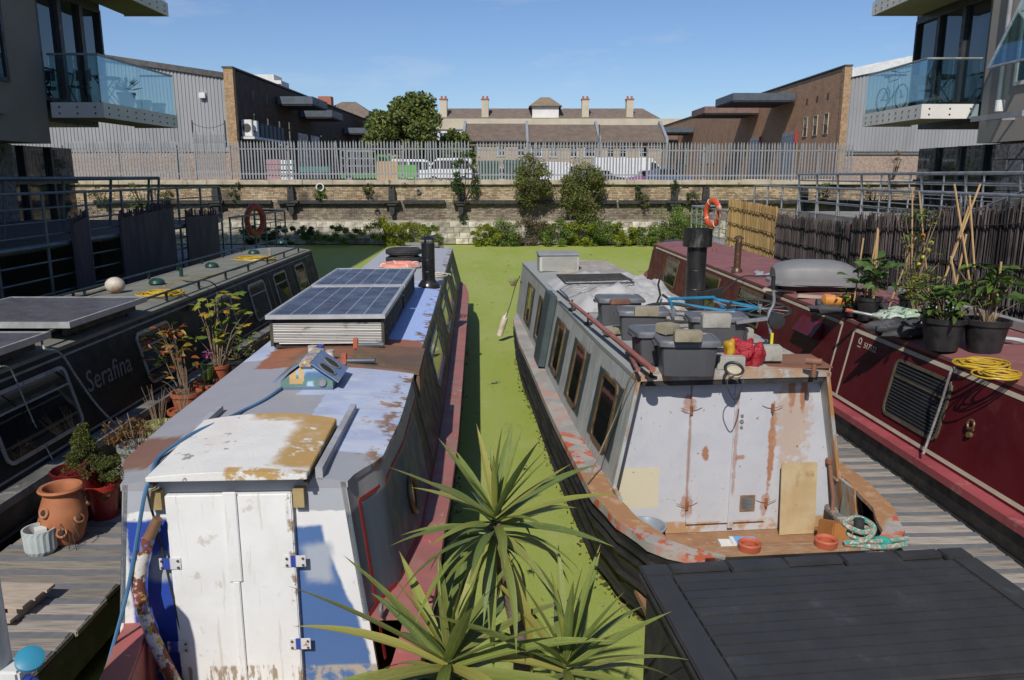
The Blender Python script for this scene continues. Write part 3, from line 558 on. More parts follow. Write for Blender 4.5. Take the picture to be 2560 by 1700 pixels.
for z in (1.4, 1.95, 2.5): s.box(-1.9, .42, -.96, -.905, z, z + .07); s.box(-1.9, .42, .905, .96, z, z + .07)
s.build('rack', M['steel'], tk)
def bin_(lab, p, w, h, m):
    t = thing('waste_container', lab, 'waste bin', p, group='wheeled bins in the yard'); s = MB(); s.loft([[(-w * .46, -.5, .18), (w * .46, -.5, .18), (w * .46, .5, .18), (-w * .46, .5, .18)], [(-w / 2, -.56, h), (w / 2, -.56, h), (w / 2, .56, h), (-w / 2, .56, h)]]); s.build('bin_body', m, t, bevel=.03)
    s = MB(); s.prism([(-.6, h + .003), (.6, h + .003), (.6, h + .12), (0, h + .28), (-.6, h + .12)], 'x', -w / 2 - .03, w / 2 + .03); s.build('lid', m, t)
    for a in (-1, 1): s = MB(); s.cyl((a * w * .36, -.4, .09), (a * w * .36 + .06, -.4, .09), .09); s.build('castor', M['tyre'], t)
M['bin_green'] = paint('bin_green', (.03, .08, .05), .5)
bin_('dark green wheeled bin nearer the white van', (-1.55, 55, 2.7), 1.45, 1.3, M['bin_green']); bin_('dark green wheeled bin with pale panel beside the bushes', (.15, 55, 2.7), 1.45, 1.35, M['bin_green'])
M['ply'] = mat('plywood', (.5, .32, .15), (.44, .28, .13), 2, .8, stretch=(6, 1, 1))
s = MB(); s.box(-.66, .66, 0, .04, 0, 1.2); o = tag(s.build('plywood_board', M['ply']), 'tan plywood board leaning behind the fence beside the green truck', 'board'); o.location = (-7.65, 49, 2.95); o.rotation_euler = (R(-8), 0, 0)
s = MB(); s.box(-.75, .75, -.6, .6, .3, 1.1); s.box(-.75, .75, -.6, .6, 0, .1); [s.box(a - .05, a + .05, -.55, .55, .1, .3) for a in (-.6, 0, .6)]; o = tag(s.build('green_crate', M['v_bright']), 'bright green crate beside the white pickup cab', 'crate'); o.location = (-6.9, 52, 2.85)
M['pink'] = mat('faded_pink', (.5, .25, .27), (.42, .2, .22), 3, .7); M['teal'] = mat('teal_paint', (.05, .22, .2), (.04, .18, .17), 3, .6)
pt = thing('box_stack', 'stack of pink and white boxes behind the fence near the left warehouse', 'boxes', (-14.1, 49, 2.95))
for k in range(4): s = MB(); s.box(-.85, -.05, -.4, .4, k * .33, k * .33 + .3); s.build('pink_box', M['pink'], pt, bevel=.02); s = MB(); s.box(.0, .75, -.4, .4, k * .33, k * .33 + .26); s.build('white_box', M['v_white'], pt, bevel=.02)
s = MB(); s.box(-.9, .9, -.4, .4, .55, .9); [s.box(a - .04, a + .04, -.35, .35, 0, .55) for a in (-.8, .8)]; o = tag(s.build('teal_bench', M['teal']), 'teal workbench right of the pink and white boxes', 'bench'); o.location = (-12.3, 50, 2.93)
# ------------------------------------------------------------------ shrubs on the wall and along the waterline
M['leaf_bush'] = leafmat('bush_leaves', [(.1, .145, .03), (.16, .205, .045), (.22, .24, .08), (.26, .21, .1)])
M['leaf_lime'] = leafmat('lime_weeds', [(.2, .27, .02), (.3, .35, .03), (.4, .41, .05), (.15, .22, .02)])
M['leaf_mid'] = leafmat('mid_green_weeds', [(.12, .2, .035), (.18, .27, .055), (.26, .33, .085)])
M['leaf_dry'] = leafmat('dry_seed_heads', [(.2, .16, .1), (.28, .22, .15), (.12, .12, .05)])
def bush(name, lab, cat, px, py, y, wpx, hpx, n, m, seed, leaf=.1, group=None, hang=0, stem=True):
    p = at(px, py, y=y); k = y / FOC * 1.02; rx, rz = wpx * k / 2, hpx * k / 2
    t = thing(name, lab, cat, (p.x, y, p.z - rz), group=group); s = MB(); g = random.Random(seed)
    if stem:
        for j in range(5): a = g.uniform(-.8, .8) * rx; s.tube([(a * .2, .25, rz * .3), (a * .6, 0, rz * .8), (a, -.1, rz * 1.4)], [.03, .02, .008], 5)
        s.build('stems', M['bark'], t)
    P = clump_pts(n, (0, 0, rz), (rx * .82, min(rx, .75) * .8, rz * .85), max(9, int(n / 170)), min(rx, rz) * .34, seed)
    leaf_cloud('foliage', m, P, leaf, t, .42, seed, .35); return t
bush('buddleia', 'large olive shrub growing out of the canal wall, left of the pair', 'shrub', 1328, 452, WY - .5, 108, 150, 7000, M['leaf_bush'], 21, .11)
bush('buddleia', 'largest green shrub hanging on the canal wall, right of the pair', 'shrub', 1458, 474, WY - .55, 140, 155, 9000, M['leaf_bush'], 22, .11)
bush('buddleia', 'purple tinged shrub on the wall coping above the iron bracket', 'shrub', 1160, 442, WY - .2, 92, 130, 2600, M['leaf_dark'], 23)
for i, (px, py, w, h, lab, m_) in enumerate(((918, 470, 26, 36, 'small weed tuft on the brick wall under the green truck', 'leaf_bush'), (1608, 500, 44, 60, 'small yellowish weed right of the largest wall shrub', 'leaf_bush'), (1596, 480, 26, 66, 'dark narrow weed hanging above the fender beam', 'leaf_dark'), (1690, 468, 40, 44, 'dark weed on top of the right-hand bracket', 'leaf_dark'), (1730, 500, 46, 74, 'dark straggling weed above the orange lifebuoy', 'leaf_dark'), (350, 480, 70, 110, 'bright ivy clump on the wall behind the left railing', 'leaf_mid'), (250, 490, 60, 60, 'dark weed on the wall near the left building', 'leaf_dark'), (590, 480, 36, 60, 'dark weed hanging from the wall behind the left handrail', 'leaf_dark'), (410, 490, 40, 60, 'small leafy weed right of the ivy clump', 'leaf_bush'), (800, 490, 34, 36, 'tiny weed over the fender beam on the left', 'leaf_mid'), (1160, 545, 34, 36, 'small weed hanging below the purple shrub', 'leaf_dark'), (2190, 480, 90, 90, 'weedy plant on the wall behind the right handrails', 'leaf_bush'), (2060, 480, 44, 56, 'small weed behind the right handrails', 'leaf_mid'), (2235, 420, 36, 110, 'tall brown seeded weed beside the right glass corner', 'leaf_dry'))):
    bush('wall_weed', lab, 'weed', px, py, WY - .05, w, h, 420, M[m_], 40 + i, .085, 'weeds growing from the canal wall')
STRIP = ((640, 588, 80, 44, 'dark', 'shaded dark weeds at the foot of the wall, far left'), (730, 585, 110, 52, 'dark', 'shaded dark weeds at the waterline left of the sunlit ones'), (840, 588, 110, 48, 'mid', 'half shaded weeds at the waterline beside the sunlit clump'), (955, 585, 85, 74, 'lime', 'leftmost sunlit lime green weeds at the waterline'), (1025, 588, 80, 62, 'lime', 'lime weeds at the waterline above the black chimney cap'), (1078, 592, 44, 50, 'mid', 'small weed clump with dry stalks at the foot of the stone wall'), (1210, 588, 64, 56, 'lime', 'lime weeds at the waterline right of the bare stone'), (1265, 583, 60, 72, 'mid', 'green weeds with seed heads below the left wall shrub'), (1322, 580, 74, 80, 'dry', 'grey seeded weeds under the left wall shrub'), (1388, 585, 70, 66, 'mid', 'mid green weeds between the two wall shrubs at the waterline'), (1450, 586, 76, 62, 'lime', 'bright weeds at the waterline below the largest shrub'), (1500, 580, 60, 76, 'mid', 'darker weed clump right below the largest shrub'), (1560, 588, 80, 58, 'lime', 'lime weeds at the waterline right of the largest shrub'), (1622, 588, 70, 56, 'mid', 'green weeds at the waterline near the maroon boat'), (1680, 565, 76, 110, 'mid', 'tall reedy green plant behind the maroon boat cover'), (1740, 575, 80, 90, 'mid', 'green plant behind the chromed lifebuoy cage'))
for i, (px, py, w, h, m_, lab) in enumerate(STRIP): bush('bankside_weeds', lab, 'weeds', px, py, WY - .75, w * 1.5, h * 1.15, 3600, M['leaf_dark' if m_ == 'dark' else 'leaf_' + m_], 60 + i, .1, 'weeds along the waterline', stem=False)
t = thing('outfall_pipe', 'white rimmed outfall pipe in the brick wall left of centre', 'pipe', at(800, 468, y=WY + .1)); s = MB(); s.torus((0, 0, 0), .17, .035, 20, 8, Matrix.Rotation(R(90), 3, 'X')); s.build('rim', M['white_r'], t, smooth=True); s = MB(); s.cyl((0, .08, 0), (0, .1, 0), .17, n=20); s.build('pipe_mouth', M['tarred'], t); s = MB(); s.prism([(-.12, -.15), (.12, -.15), (.08, -.42), (-.07, -.42)], 'y', .06, .1); s.build('damp_flap', M['tarred'], t)
t = thing('wall_ring', 'iron mooring ring on the wall below the fender beam', 'mooring ring', at(943, 525, y=WY + .15)); s = MB(); s.torus((0, 0, -.08), .11, .022, 18, 6, Matrix.Rotation(R(90), 3, 'X')); s.build('ring', M['tarred'], t); s = MB(); s.box(-.04, .04, -.03, .1, .0, .08); s.build('staple', M['tarred'], t)
t = thing('outfall_pipe', 'small capped outfall in the brick wall right of the middle bracket', 'pipe', at(1046, 478, y=WY + .1)); s = MB(); s.cyl((0, .0, 0), (0, .12, 0), .1, n=16); s.build('pipe_end', M['tarred'], t); s = MB(); s.torus((0, -.01, 0), .1, .02, 16, 6, Matrix.Rotation(R(90), 3, 'X')); s.build('rim', M['concrete'], t)
# ------------------------------------------------------------------ quays on either side
mb = MB(); mb.box(-40, -6.75, -12, 24.3, -1.6, 1.15); struct(mb.build('quay_left', M['concrete']))
mb = MB(); mb.box(6.15, 40, -12, 28.2, -1.6, 1.1); struct(mb.build('quay_right', M['concrete']))
mb = MB(); mb.box(-6.7, 6.1, -12, 3.02, -1.6, .85); struct(mb.build('quay_near', M['concrete']))
# ------------------------------------------------------------------ apartment buildings
def apartment(lab, X, sgn, y_end, y_glass, floor_z, gf_x, wallm, by0, by1, bx, soff):
    """sgn=-1: building stands to the left and faces +x; X is its canal face"""
    t = thing('apartment_building', lab, 'apartments', (X, 0, 0), group='apartment blocks beside the canal'); o = sgn
    def bx_(mb, x0, x1, *a): lo, hi = sorted((o * x0, o * x1)); return mb.box(lo, hi, *a)      # x measured inwards from the face
    s = MB(); bx_(s, .3, 14, -9, y_glass, floor_z - .95, 15.2); bx_(s, 0, .3, -9, y_glass, floor_z - .95, 15.2); s.build('upper_wall', wallm, t)
    s = MB(); bx_(s, .35, 14, y_glass + .01, y_end - .02, floor_z - .4, 15.2); s.build('glazed_bay_core', M['frame_dark'], t)
    gi = abs(gf_x - X); s = MB(); bx_(s, gi + .4, 14, -9, y_end - .3, 1.15, floor_z - .96); s.build('ground_floor_core', M['frame_dark'], t)
    s = MB(); bx_(s, -1.25, 14.1, -9.1, y_end + .1, 15.21, 15.5); s.build('roof', M['leadgrey'], t)  # wide overhang is added, out of view, to cast shade over the left quay
    n = 3                                                       # tall panes of the glazed bay, storey by storey
    for st in range(3):
        z0, z1 = floor_z + .05 + st * 3.05, floor_z + 2.6 + st * 3.05; w = (y_end - y_glass) / n
        for k in range(n):
            a0, a1 = y_glass + k * w, y_glass + (k + 1) * w
            f = MB(); bx_(f, 0, .2, a0, a0 + .08, z0, z1); bx_(f, 0, .2, a1 - .08, a1 - .001, z0, z1); bx_(f, .0, .2, a0 + .08, a1 - .08, z0, z0 + .08); bx_(f, .0, .2, a0 + .08, a1 - .08, z1 - .08, z1)
            fo = f.build('window', M['frame_dark'], t); p = MB(); bx_(p, .1, .13, a0 + .08, a1 - .08, z0 + .08, z1 - .08); p.build('pane', M['glass_b'], fo)
        s = MB(); bx_(s, .01, .34, y_glass + .01, y_end - .02, z1 + .001, z1 + .449); s.build('spandrel', M['frame_dark'], t)
        k = MB(); bx_(k, .35, .5, y_end - .02, y_end + .02, z0, z1); k.build('end_panel', M['glass_b'], t)
    # end wall glazing facing the far bank
    for k in range(5):                                          # ground floor storefront
        a0, a1 = y_end - .3 - (k + 1) * 1.15, y_end - .3 - k * 1.15
        f = MB(); bx_(f, gi, gi + .2, a0, a0 + .09, 1.16, floor_z - .97); bx_(f, gi, gi + .2, a0 + .09, a1, 3.05, 3.15); fo = f.build('window', M['frame_dark'], t); p = MB(); bx_(p, gi + .1, gi + .13, a0 + .09, a1 - .001, 1.16, floor_z - .97); p.build('pane', M['glass_b'], fo)
    for st in range(-0, 3):                                     # balconies
        z = floor_z + st * 3.05; ba = t if st < 2 else t
        x_out = -abs(bx - X); s = MB(); bx_(s, x_out + .03, 0, by0 + .03, by1 - .03, z - .3, z - .01); sl = s.build('balcony', soff, t)
        f = MB(); bx_(f, x_out, x_out + .028, by0 - .002, by1 + .002, z - .34, z + .012); bx_(f, x_out + .03, -.001, by0, by0 + .028, z - .34, z + .012); bx_(f, x_out + .03, -.001, by1 - .028, by1, z - .34, z + .012); f.build('fascia', M['balc_white'], sl)
        d = MB()
        for k in range(9):
            yb = by0 + .25 + k * (by1 - by0 - .5) / 8
            for zz in (-.1, -.24): d.cyl((o * (x_out - .012), yb, z + zz), (o * (x_out + .01), yb, z + zz), .022, n=8)
        for k in range(3):
            xb = o * (x_out + .2 + k * (abs(x_out) - .4) / 2)
            for zz in (-.1, -.24): d.cyl((xb, by0 - .012, z + zz), (xb, by0 + .01, z + zz), .022, n=8)
        d.build('fixing_bolts', M['tarred'], sl)
        m_ = (by0 + by1) / 2
        for a0, a1 in ((by0 + .03, m_ - .01), (m_ + .01, by1 - .03)): g_ = MB(); bx_(g_, x_out + .04, x_out + .055, a0, a1, z + .02, z + 1.08); g_.build('glass_panel', M['balc_glass'], sl)
        h_ = MB(); 
        for a0, a1 in ((x_out + .07, x_out / 2 - .01), (x_out / 2 + .01, -.05)): g_ = MB(); bx_(g_, a0, a1, by0 + .04, by0 + .055, z + .02, z + 1.08); g_.build('glass_panel', M['balc_glass'], sl)
        h_.tube([(-.02 * o, by0 + .047, z + 1.1), (o * (x_out + .047), by0 + .047, z + 1.1), (o * (x_out + .047), by1 - .05, z + 1.1), (-.3 * o, by1 - .05, z + 1.1)], .028, 8); h_.build('handrail', M['steel'], sl)
    return t, bx_
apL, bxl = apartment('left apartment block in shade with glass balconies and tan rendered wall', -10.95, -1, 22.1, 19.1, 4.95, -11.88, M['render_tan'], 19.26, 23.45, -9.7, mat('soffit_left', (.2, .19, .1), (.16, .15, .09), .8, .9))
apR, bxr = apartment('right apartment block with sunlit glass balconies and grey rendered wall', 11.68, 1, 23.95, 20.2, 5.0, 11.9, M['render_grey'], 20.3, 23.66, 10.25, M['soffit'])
for bl, dirn, wins in ((apL, 1, ((17.0, 6.2), (13.4, 6.2), (13.4, 9.3), (17, 9.3), (10, 6.2))), (apR, -1, ((18.2, 6.25), (14.6, 6.25), (14.6, 9.3), (11, 6.2)))):
    for (y, z) in wins: window(bl, 'window', y, z, 1.5, 1.9, 0, dirn, (1, 0), M['trim_white'] if dirn < 0 else M['frame_dark'], world_axis='x')
for y in (8, 10.6, 13.2, 15.8): window(apL, 'window', y, 2.9, 1.6, 1.7, -.9, 1, (1, 0), M['frame_dark'], world_axis='x')
s = MB(); s.box(0, .12, 14, 17.4, 4.55, 4.66); s.build('ledge', M['render_tan'], apL)
s = MB(); s.box(-1.0, -.9, -9, 19, 1.15, 3.99); s.build('ground_floor_wall', M['granite'], apL)
# open casement, bracket lamp and pipe on the right block
s = MB(); s.M = Matrix.Translation((-.06, 18.2, 7.25)) @ Matrix.Rotation(R(-68), 4, 'Y'); s.rrect(-1.7, 0, -.74, .74, .02, .05, -.02, .02); cs = s.build('casement', M['steel'], apR)
q = MB(); q.M = Matrix.Translation((-.06, 18.2, 7.25)) @ Matrix.Rotation(R(-68), 4, 'Y'); q.box(-1.65, -.05, -.69, .69, -.006, .006); q.build('pane', M['balc_glass'], cs)
s = MB(); s.box(-.85, -.78, 17.2, 19.1, 4.5, 4.62); s.beam((-.8, 17.5, 4.55), (0, 17.5, 4.55), .05, .05); s.beam((-.8, 18.8, 4.55), (0, 18.8, 4.55), .05, .05); s.build('lamp_bracket', M['leadgrey'], apR); s = MB(); s.cyl((-.5, 18.6, 4.7), (-.5, 18.6, 4.95), .1); s.build('lamp', M['trim_white'], apR)
s = MB(); s.cyl((-.07, 19.4, 4.9), (-.07, 19.4, 15), .05); s.build('rain_pipe', M['leadgrey'], apR)
for r in range(8):
    y = 9.0 + rnd.uniform(0, .3)
    while y < 18.9:
        w = rnd.uniform(.35, .75); s = MB(); s.box(-.04 - rnd.uniform(0, .05), .2, y, y + w - .02, 1.12 + r * .36, 1.46 + r * .36); s.build('stone_block', M['granite'], apR); y += w
s = MB(); s.box(.2, .8, -9, 19.3, 1.1, 4.04); s.build('ground_floor_wall', M['concrete'], apR)
# things on the balconies
M['furn'] = mat('dark_furniture', (.02, .02, .022), (.035, .033, .03), 5, .5); M['terra'] = mat('terracotta', (.42, .16, .07), (.34, .12, .05), 5, .75, dirt=(.5, .3, .2), dscale=7, dthr=(.58, .75), damt=.5)
M['potgrey'] = mat('grey_pot', (.16, .2, .24), (.12, .15, .19), 4, .6)
def chair_table(lab, p, cat, kind):
    t = thing('folding_' + cat, lab, cat, p)
    if kind == 'table':
        s = MB(); s.lathe([(.3, .68), (.32, .7), (.32, .72), (.001, .72)]); s.build('table_top', M['furn'], t)
        for a in (-1, 1): s = MB(); s.tube([(-.25 * a, -.15, 0), (.25 * a, -.15, .68)], .015, 6); s.tube([(-.25 * a, .15, 0), (.25 * a, .15, .68)], .015, 6); s.build('leg', M['furn'], t)
    else:
        s = MB(); s.box(-.2, .2, -.2, .2, .42, .45); s.build('seat', M['furn'], t); s = MB(); s.box(-.2, .2, .18, .21, .6, .85); s.build('backrest', M['furn'], t)
        for a in (-1, 1): s = MB(); s.tube([(.19 * a, -.25, 0), (.19 * a, .2, .9)], .014, 6); s.tube([(.19 * a, .25, 0), (.19 * a, -.2, .45)], .014, 6); s.build('leg', M['furn'], t)
    return t
chair_table('dark folding chair on the left balcony behind the front glass', (-10.6, 20.0, 4.95), 'chair', 'chair'); chair_table('small dark folding table on the left balcony', (-10.15, 20.5, 4.95), 'table', 'table')
chair_table('round table on the right balcony behind the front glass', (11.0, 20.9, 5.0), 'table', 'table'); chair_table('dark chair on the right balcony beside the bicycle', (10.8, 21.4, 5.0), 'chair', 'chair')
def pot(t, r, h, m, rim=.03, soil=True, name='pot'):
    s = MB(); s.lathe([(r * .72, 0), (r * .95, h * .84), (r * 1.04, h * .85), (r * 1.06, h), (r * .93, h), (r * .9, h * .86), (.001, h * .85)]); return s.build(name, m, t, smooth=True)
M['spike'] = leafmat('spiky_leaves', [(.03, .06, .03), (.06, .1, .04)])
t = thing('potted_plant', 'spiky plant in a large pot on the left balcony', 'plant', (-9.95, 21.0, 4.95)); pot(t, .22, .4, M['potgrey'])
for k in range(26): a = rnd.uniform(0, 6.3); e = rnd.uniform(.2, 1.2); d = Vector((math.cos(a) * math.cos(e), math.sin(a) * math.cos(e), math.sin(e))); s = MB(); w = d.cross(Vector((0, 0, 1))).normalized() * .025; c0 = Vector((0, 0, .42)); s.add([c0 - w, c0 + w, c0 + d * .3 + w, c0 + d * .5 - Vector((0, 0, .04)), c0 + d * .3 - w], [(0, 1, 2, 3, 4)]); s.build('leaf', M['spike'], t)
for y, lab, r in ((22.0, 'low wide grey pot in the middle of the left balcony', .2), (22.9, 'grey plant pot at the far end of the left balcony', .2)): t = thing('plant_pot', lab, 'pot', (-9.98, y, 4.95), group='pots on the left balcony'); pot(t, r, .3, M['potgrey'])
def bicycle(name, lab, M4, frame_m, lying=False):
    t = thing(name, lab, 'bicycle', M4.translation); MM = Matrix.Translation(-M4.translation) @ M4
    for x in (-.52, .52):
        s = MB(MM); s.torus((x, 0, .34), .32, .018, 28, 6, Matrix.Rotation(R(90), 3, 'X')); o = s.build('wheel', M['tyre'], t); s = MB(MM)
        for k in range(12): a = k * math.pi / 6; s.tube([(x, 0, .34), (x + .31 * math.cos(a), 0, .34 + .31 * math.sin(a))], .0025, 4)
        s.cyl((x, -.04, .34), (x, .04, .34), .025); s.build('spokes', M['steel'], o)
    s = MB(MM); bb, st, hd, hb, rr, ff = (-.08, 0, .3), (-.22, 0, .8), (.34, 0, .82), (.38, 0, .68), (-.52, 0, .34), (.52, 0, .34)
    for a, b_ in ((bb, st), (bb, hb), (st, hd), (hd, hb), (hb, ff), (bb, rr), ((-.2, 0, .72), rr)): s.tube([a, b_], .018, 8)
    s.build('frame', frame_m, t, smooth=True)
    s = MB(MM); s.tube([(-.22, 0, .8), (-.25, 0, .92)], .014, 6); s.loft([[(-.4, -.07, .92), (-.4, .07, .92), (-.4, .07, .96), (-.4, -.07, .96)], [(-.1, -.02, .93), (-.1, .02, .93), (-.1, .02, .96), (-.1, -.02, .96)]]); s.build('saddle', M['furn'], t)
    s = MB(MM); s.tube([(.34, 0, .82), (.33, 0, .98)], .014, 6); s.tube([(.36, -.26, 1.02), (.4, -.12, .98), (.36, 0, .98), (.4, .12, .98), (.36, .26, 1.02)], .013, 6); s.build('handlebar', M['furn'], t)
    s = MB(MM); s.cyl((-.08, -.03, .3), (-.08, -.02, .3), .09); s.tube([(-.08, -.06, .3), (-.16, -.07, .16)], .01, 6); s.tube([(-.08, .06, .3), (0, .07, .44)], .01, 6); s.build('crank', M['steel'], t); return t
bicycle('bicycle', 'teal bicycle standing behind the glass of the right balcony', Matrix.Translation((10.45, 22.4, 5.0)) @ Matrix.Rotation(R(-88), 4, 'Z'), mat('bike_teal', (.05, .3, .35), (.04, .24, .3), 3, .35))
# ------------------------------------------------------------------ railings
def railing(lab, pts, rails, post_h, post_r=.022, m='steel', spacing=1.2, lean=0., name='railing'):
    """a line of posts along pts (base points) with horizontal rails at (height, radius)"""
    t = thing(name, lab, 'railing', pts[0]); b0 = Vector(pts[0])
    P_ = []
    for a, b_ in zip(pts[:-1], pts[1:]):
        a, b_ = Vector(a), Vector(b_); n = max(1, round((b_ - a).length / spacing)); P_ += [a.lerp(b_, k / n) for k in range(n)]
    P_.append(Vector(pts[-1]))
    for p in P_: s = MB(); q = p - b0; s.tube([q, q + Vector((lean, 0, post_h))], post_r, 7); s.build('post', M[m], t)
    for h, r in rails: s = MB(); s.tube([Vector(p) - b0 + Vector((lean * h / post_h, 0, h)) for p in pts], r, 7); s.build('rail', M[m], t)
    return t
M['rail_shade'] = mat('shaded_rail_steel', (.12, .16, .17), (.09, .12, .13), 4, .5, .3)  # darker copy of the rail steel, shade put into the colour
railing('long dark railing of the left gangway in front of the apartment glass', [(-7.0, 9.4, 1.16), (-7.0, 19.0, 1.16)], [(1.84, .022), (1.62, .014), (1.42, .014), (1.22, .014), (1.06, .045), (.82, .016), (.58, .016), (.34, .016)], 1.84, .024, 'rail_shade')
railing('short dark cage railing at the far end of the left gangway', [(-6.95, 19.4, 1.16), (-6.8, 23.6, 1.16), (-7.8, 23.9, 1.16)], [(1.08, .03), (.8, .014), (.55, .014), (.28, .014)], 1.08, .024, 'rail_shade', .8)
railing('upper handrail on the left quay beside the shaded shopfront', [(-8.6, 8, 2.2), (-8.6, 18.6, 2.2), (-8.5, 18.9, 2.2)], [(1.0, .04)], 1.0, .03, 'rail_shade', 1.7, .12)
struct(MB().box(-11.8, -8.45, -9, 19.4, 1.152, 2.2).build('quay_terrace_left', mat('dark_paving', (.07, .068, .066), (.05, .05, .048), 2, .9))); struct(MB().box(8.6, 11.6, -9, 24, 1.102, 2.2).build('quay_terrace_right', M['concrete']))
t = thing('gangway', 'left raised gangway deck behind the dark railing', 'gangway', (-7.7, 14, 2.15)); s = MB(); s.box(-.68, .66, -5, 5, 0, .07); s.build('deck', M['tarred'], t); 
for k in (-4.8, -1.6, 1.6, 4.8): s = MB(); s.box(-.6, -.5, k, k + .1, -.99, -.001); s.build('leg', M['tarred'], t)
railing('long steel railing of the right gangway above the brushwood screen', [(6.3, 9.0, 1.11), (6.3, 20.6, 1.11)], [(1.9, .022), (1.62, .012), (1.38, .012), (1.15, .04)], 1.9, .022, 'steel', 1.05)
railing('bright steel cage railing around the orange lifebuoy', [(6.35, 22.6, 1.11), (6.2, 27.2, 1.11), (7.2, 27.4, 1.11)], [(1.13, .03), (.85, .014), (.58, .014), (.3, .014)], 1.13, .022, 'steel', .7)
railing('curved steel balustrade on the right terrace before the glass shopfront', [(8.65, 8.5, 2.2), (8.65, 16.6, 2.2), (8.75, 24, 2.2)], [(1.1, .035), (.92, .02), (.75, .01), (.6, .01), (.45, .01), (.3, .01)], 1.1, .03, 'steel', 1.5, -.12)
railing('second steel balustrade further back on the right terrace', [(10.2, 14, 2.2), (10.2, 22, 2.2)], [(1.1, .03), (.85, .012), (.6, .012), (.35, .012)], 1.1, .025, 'steel', 1.6)
t = thing('stair_handrail', 'pair of shiny sloping stair rails behind the dark brushwood screen', 'handrail', (8.0, 12, 1.1)); 
for k, x in enumerate((-.2, .3)): s = MB(); s.tube([(x, 2.6, 1.2), (x, -1.2, 2.3), (x, -1.5, 2.5), (x, -3.2, 2.5)], .022, 7); s.build('rail', M['steel'], t)
for y, z in ((2.4, 1.25), (.6, 1.78), (-1.2, 2.3), (-3, 2.5)): s = MB(); s.cyl((.3, y, 0), (.3, y, z), .02, n=7); s.cyl((-.2, y, 0), (-.2, y, z), .02, n=7); s.build('post', M['steel'], t)
# ------------------------------------------------------------------ reed and brushwood screens
M['reed'] = mat('bamboo_reed', (.46, .31, .13), (.36, .23, .09), 6, .7, island=1, stretch=(1, 1, .2)); M['brush'] = mat('brushwood', (.06, .048, .045), (.12, .1, .095), 6, .85, island=1, stretch=(1, 1, .2), dirt=(.018, .016, .016), dscale=2.2, dthr=(.5, .62), bmp=.3)
M['brush2'] = mat('weathered_cane', (.075, .065, .08), (.055, .048, .06), 5, .85, island=1, stretch=(1, 1, .2)); M['wire'] = mat('tie_wire', (.02, .02, .02), (.05, .05, .05), 8, .6)
def screen(lab, X, y0, y1, zb, zt, n, m, r, seed, ragged=.04, wires=3, name='reed_screen'):
    g = random.Random(seed); ym = (y0 + y1) / 2; t = thing(name, lab, 'screen', (X, ym, zb(ym))); s = MB(); base = Vector((X, ym, zb(ym)))
    for k in range(n):
        y = y0 + (y1 - y0) * (k + g.random() * .8) / n; rr = r * g.uniform(.6, 1.3); dx = g.uniform(-.012, .012); z0, z1 = zb(y) + g.uniform(-.02, .03), zt(y) + g.uniform(-ragged, ragged)
        s.tube([Vector((X + dx, y, z0)) - base, Vector((X + dx + g.uniform(-.01, .01), y + g.uniform(-.03, .03), z1)) - base], [rr, rr * .75], 4, cap=False)
    s.build('reeds', m, t, kind='stuff')
    for k in range(wires):
        f = (k + .5) / wires; w = MB(); w.tube([Vector((X - .03, y0 + (y1 - y0) * i / 6, zb(y0 + (y1 - y0) * i / 6) * (1 - f) + zt(y0 + (y1 - y0) * i / 6) * f + .012 * (i % 2))) - base for i in range(7)], .008, 5); w.build('tie_wire', M['wire'], t)
    b_ = MB(); b_.add([Vector((X + .03, y0, zb(y0))) - base, Vector((X + .03, y1, zb(y1))) - base, Vector((X + .03, y1, zt(y1) - .1)) - base, Vector((X + .03, y0, zt(y0) - .1)) - base], [(0, 1, 2, 3)]); b_.build('inner_reeds', m, t)
lerp = lambda ya, a, yb, b_: (lambda y: a + (b_ - a) * (y - ya) / (yb - ya))
screen('straw coloured bamboo screen beside the orange lifebuoy cage', 6.26, 18.6, 22.9, lerp(18.6, 1.28, 22.9, 1.3), lerp(18.6, 2.52, 22.9, 2.6), 230, M['reed'], .012, 1, .03)
screen('dark ragged brushwood screen behind the grey roof box, lower stretch', 6.24, 14.4, 18.55, lerp(14.4, 1.28, 18.5, 1.25), lerp(14.4, 2.36, 18.5, 2.34), 230, M['brush'], .014, 2, .07)
screen('dark brushwood screen behind the cane tripods, tall nearer stretch', 6.22, 8.6, 14.35, lerp(8.6, 1.4, 14.35, 1.28), lerp(8.6, 3.02, 14.35, 2.5), 330, M['brush'], .014, 3, .09)
screen('wide dark cane screen on the left gangway railing', -6.93, 13.9, 16.1, lerp(13.9, 1.18, 16.1, 1.18), lerp(13.9, 2.62, 16.1, 2.72), 90, M['brush2'], .017, 4, .06)
screen('narrow upright cane strip on the left gangway railing', -6.93, 12.35, 12.85, lerp(12.3, 1.18, 12.9, 1.18), lerp(12.3, 2.6, 12.9, 2.72), 22, M['brush2'], .017, 5, .06)
screen('sparse cane screen left of the shaded lifebuoy', -6.93, 16.7, 18.5, lerp(16.7, 1.3, 18.5, 1.3), lerp(16.7, 2.5, 18.5, 2.46), 80, M['brush2'], .013, 6, .09)
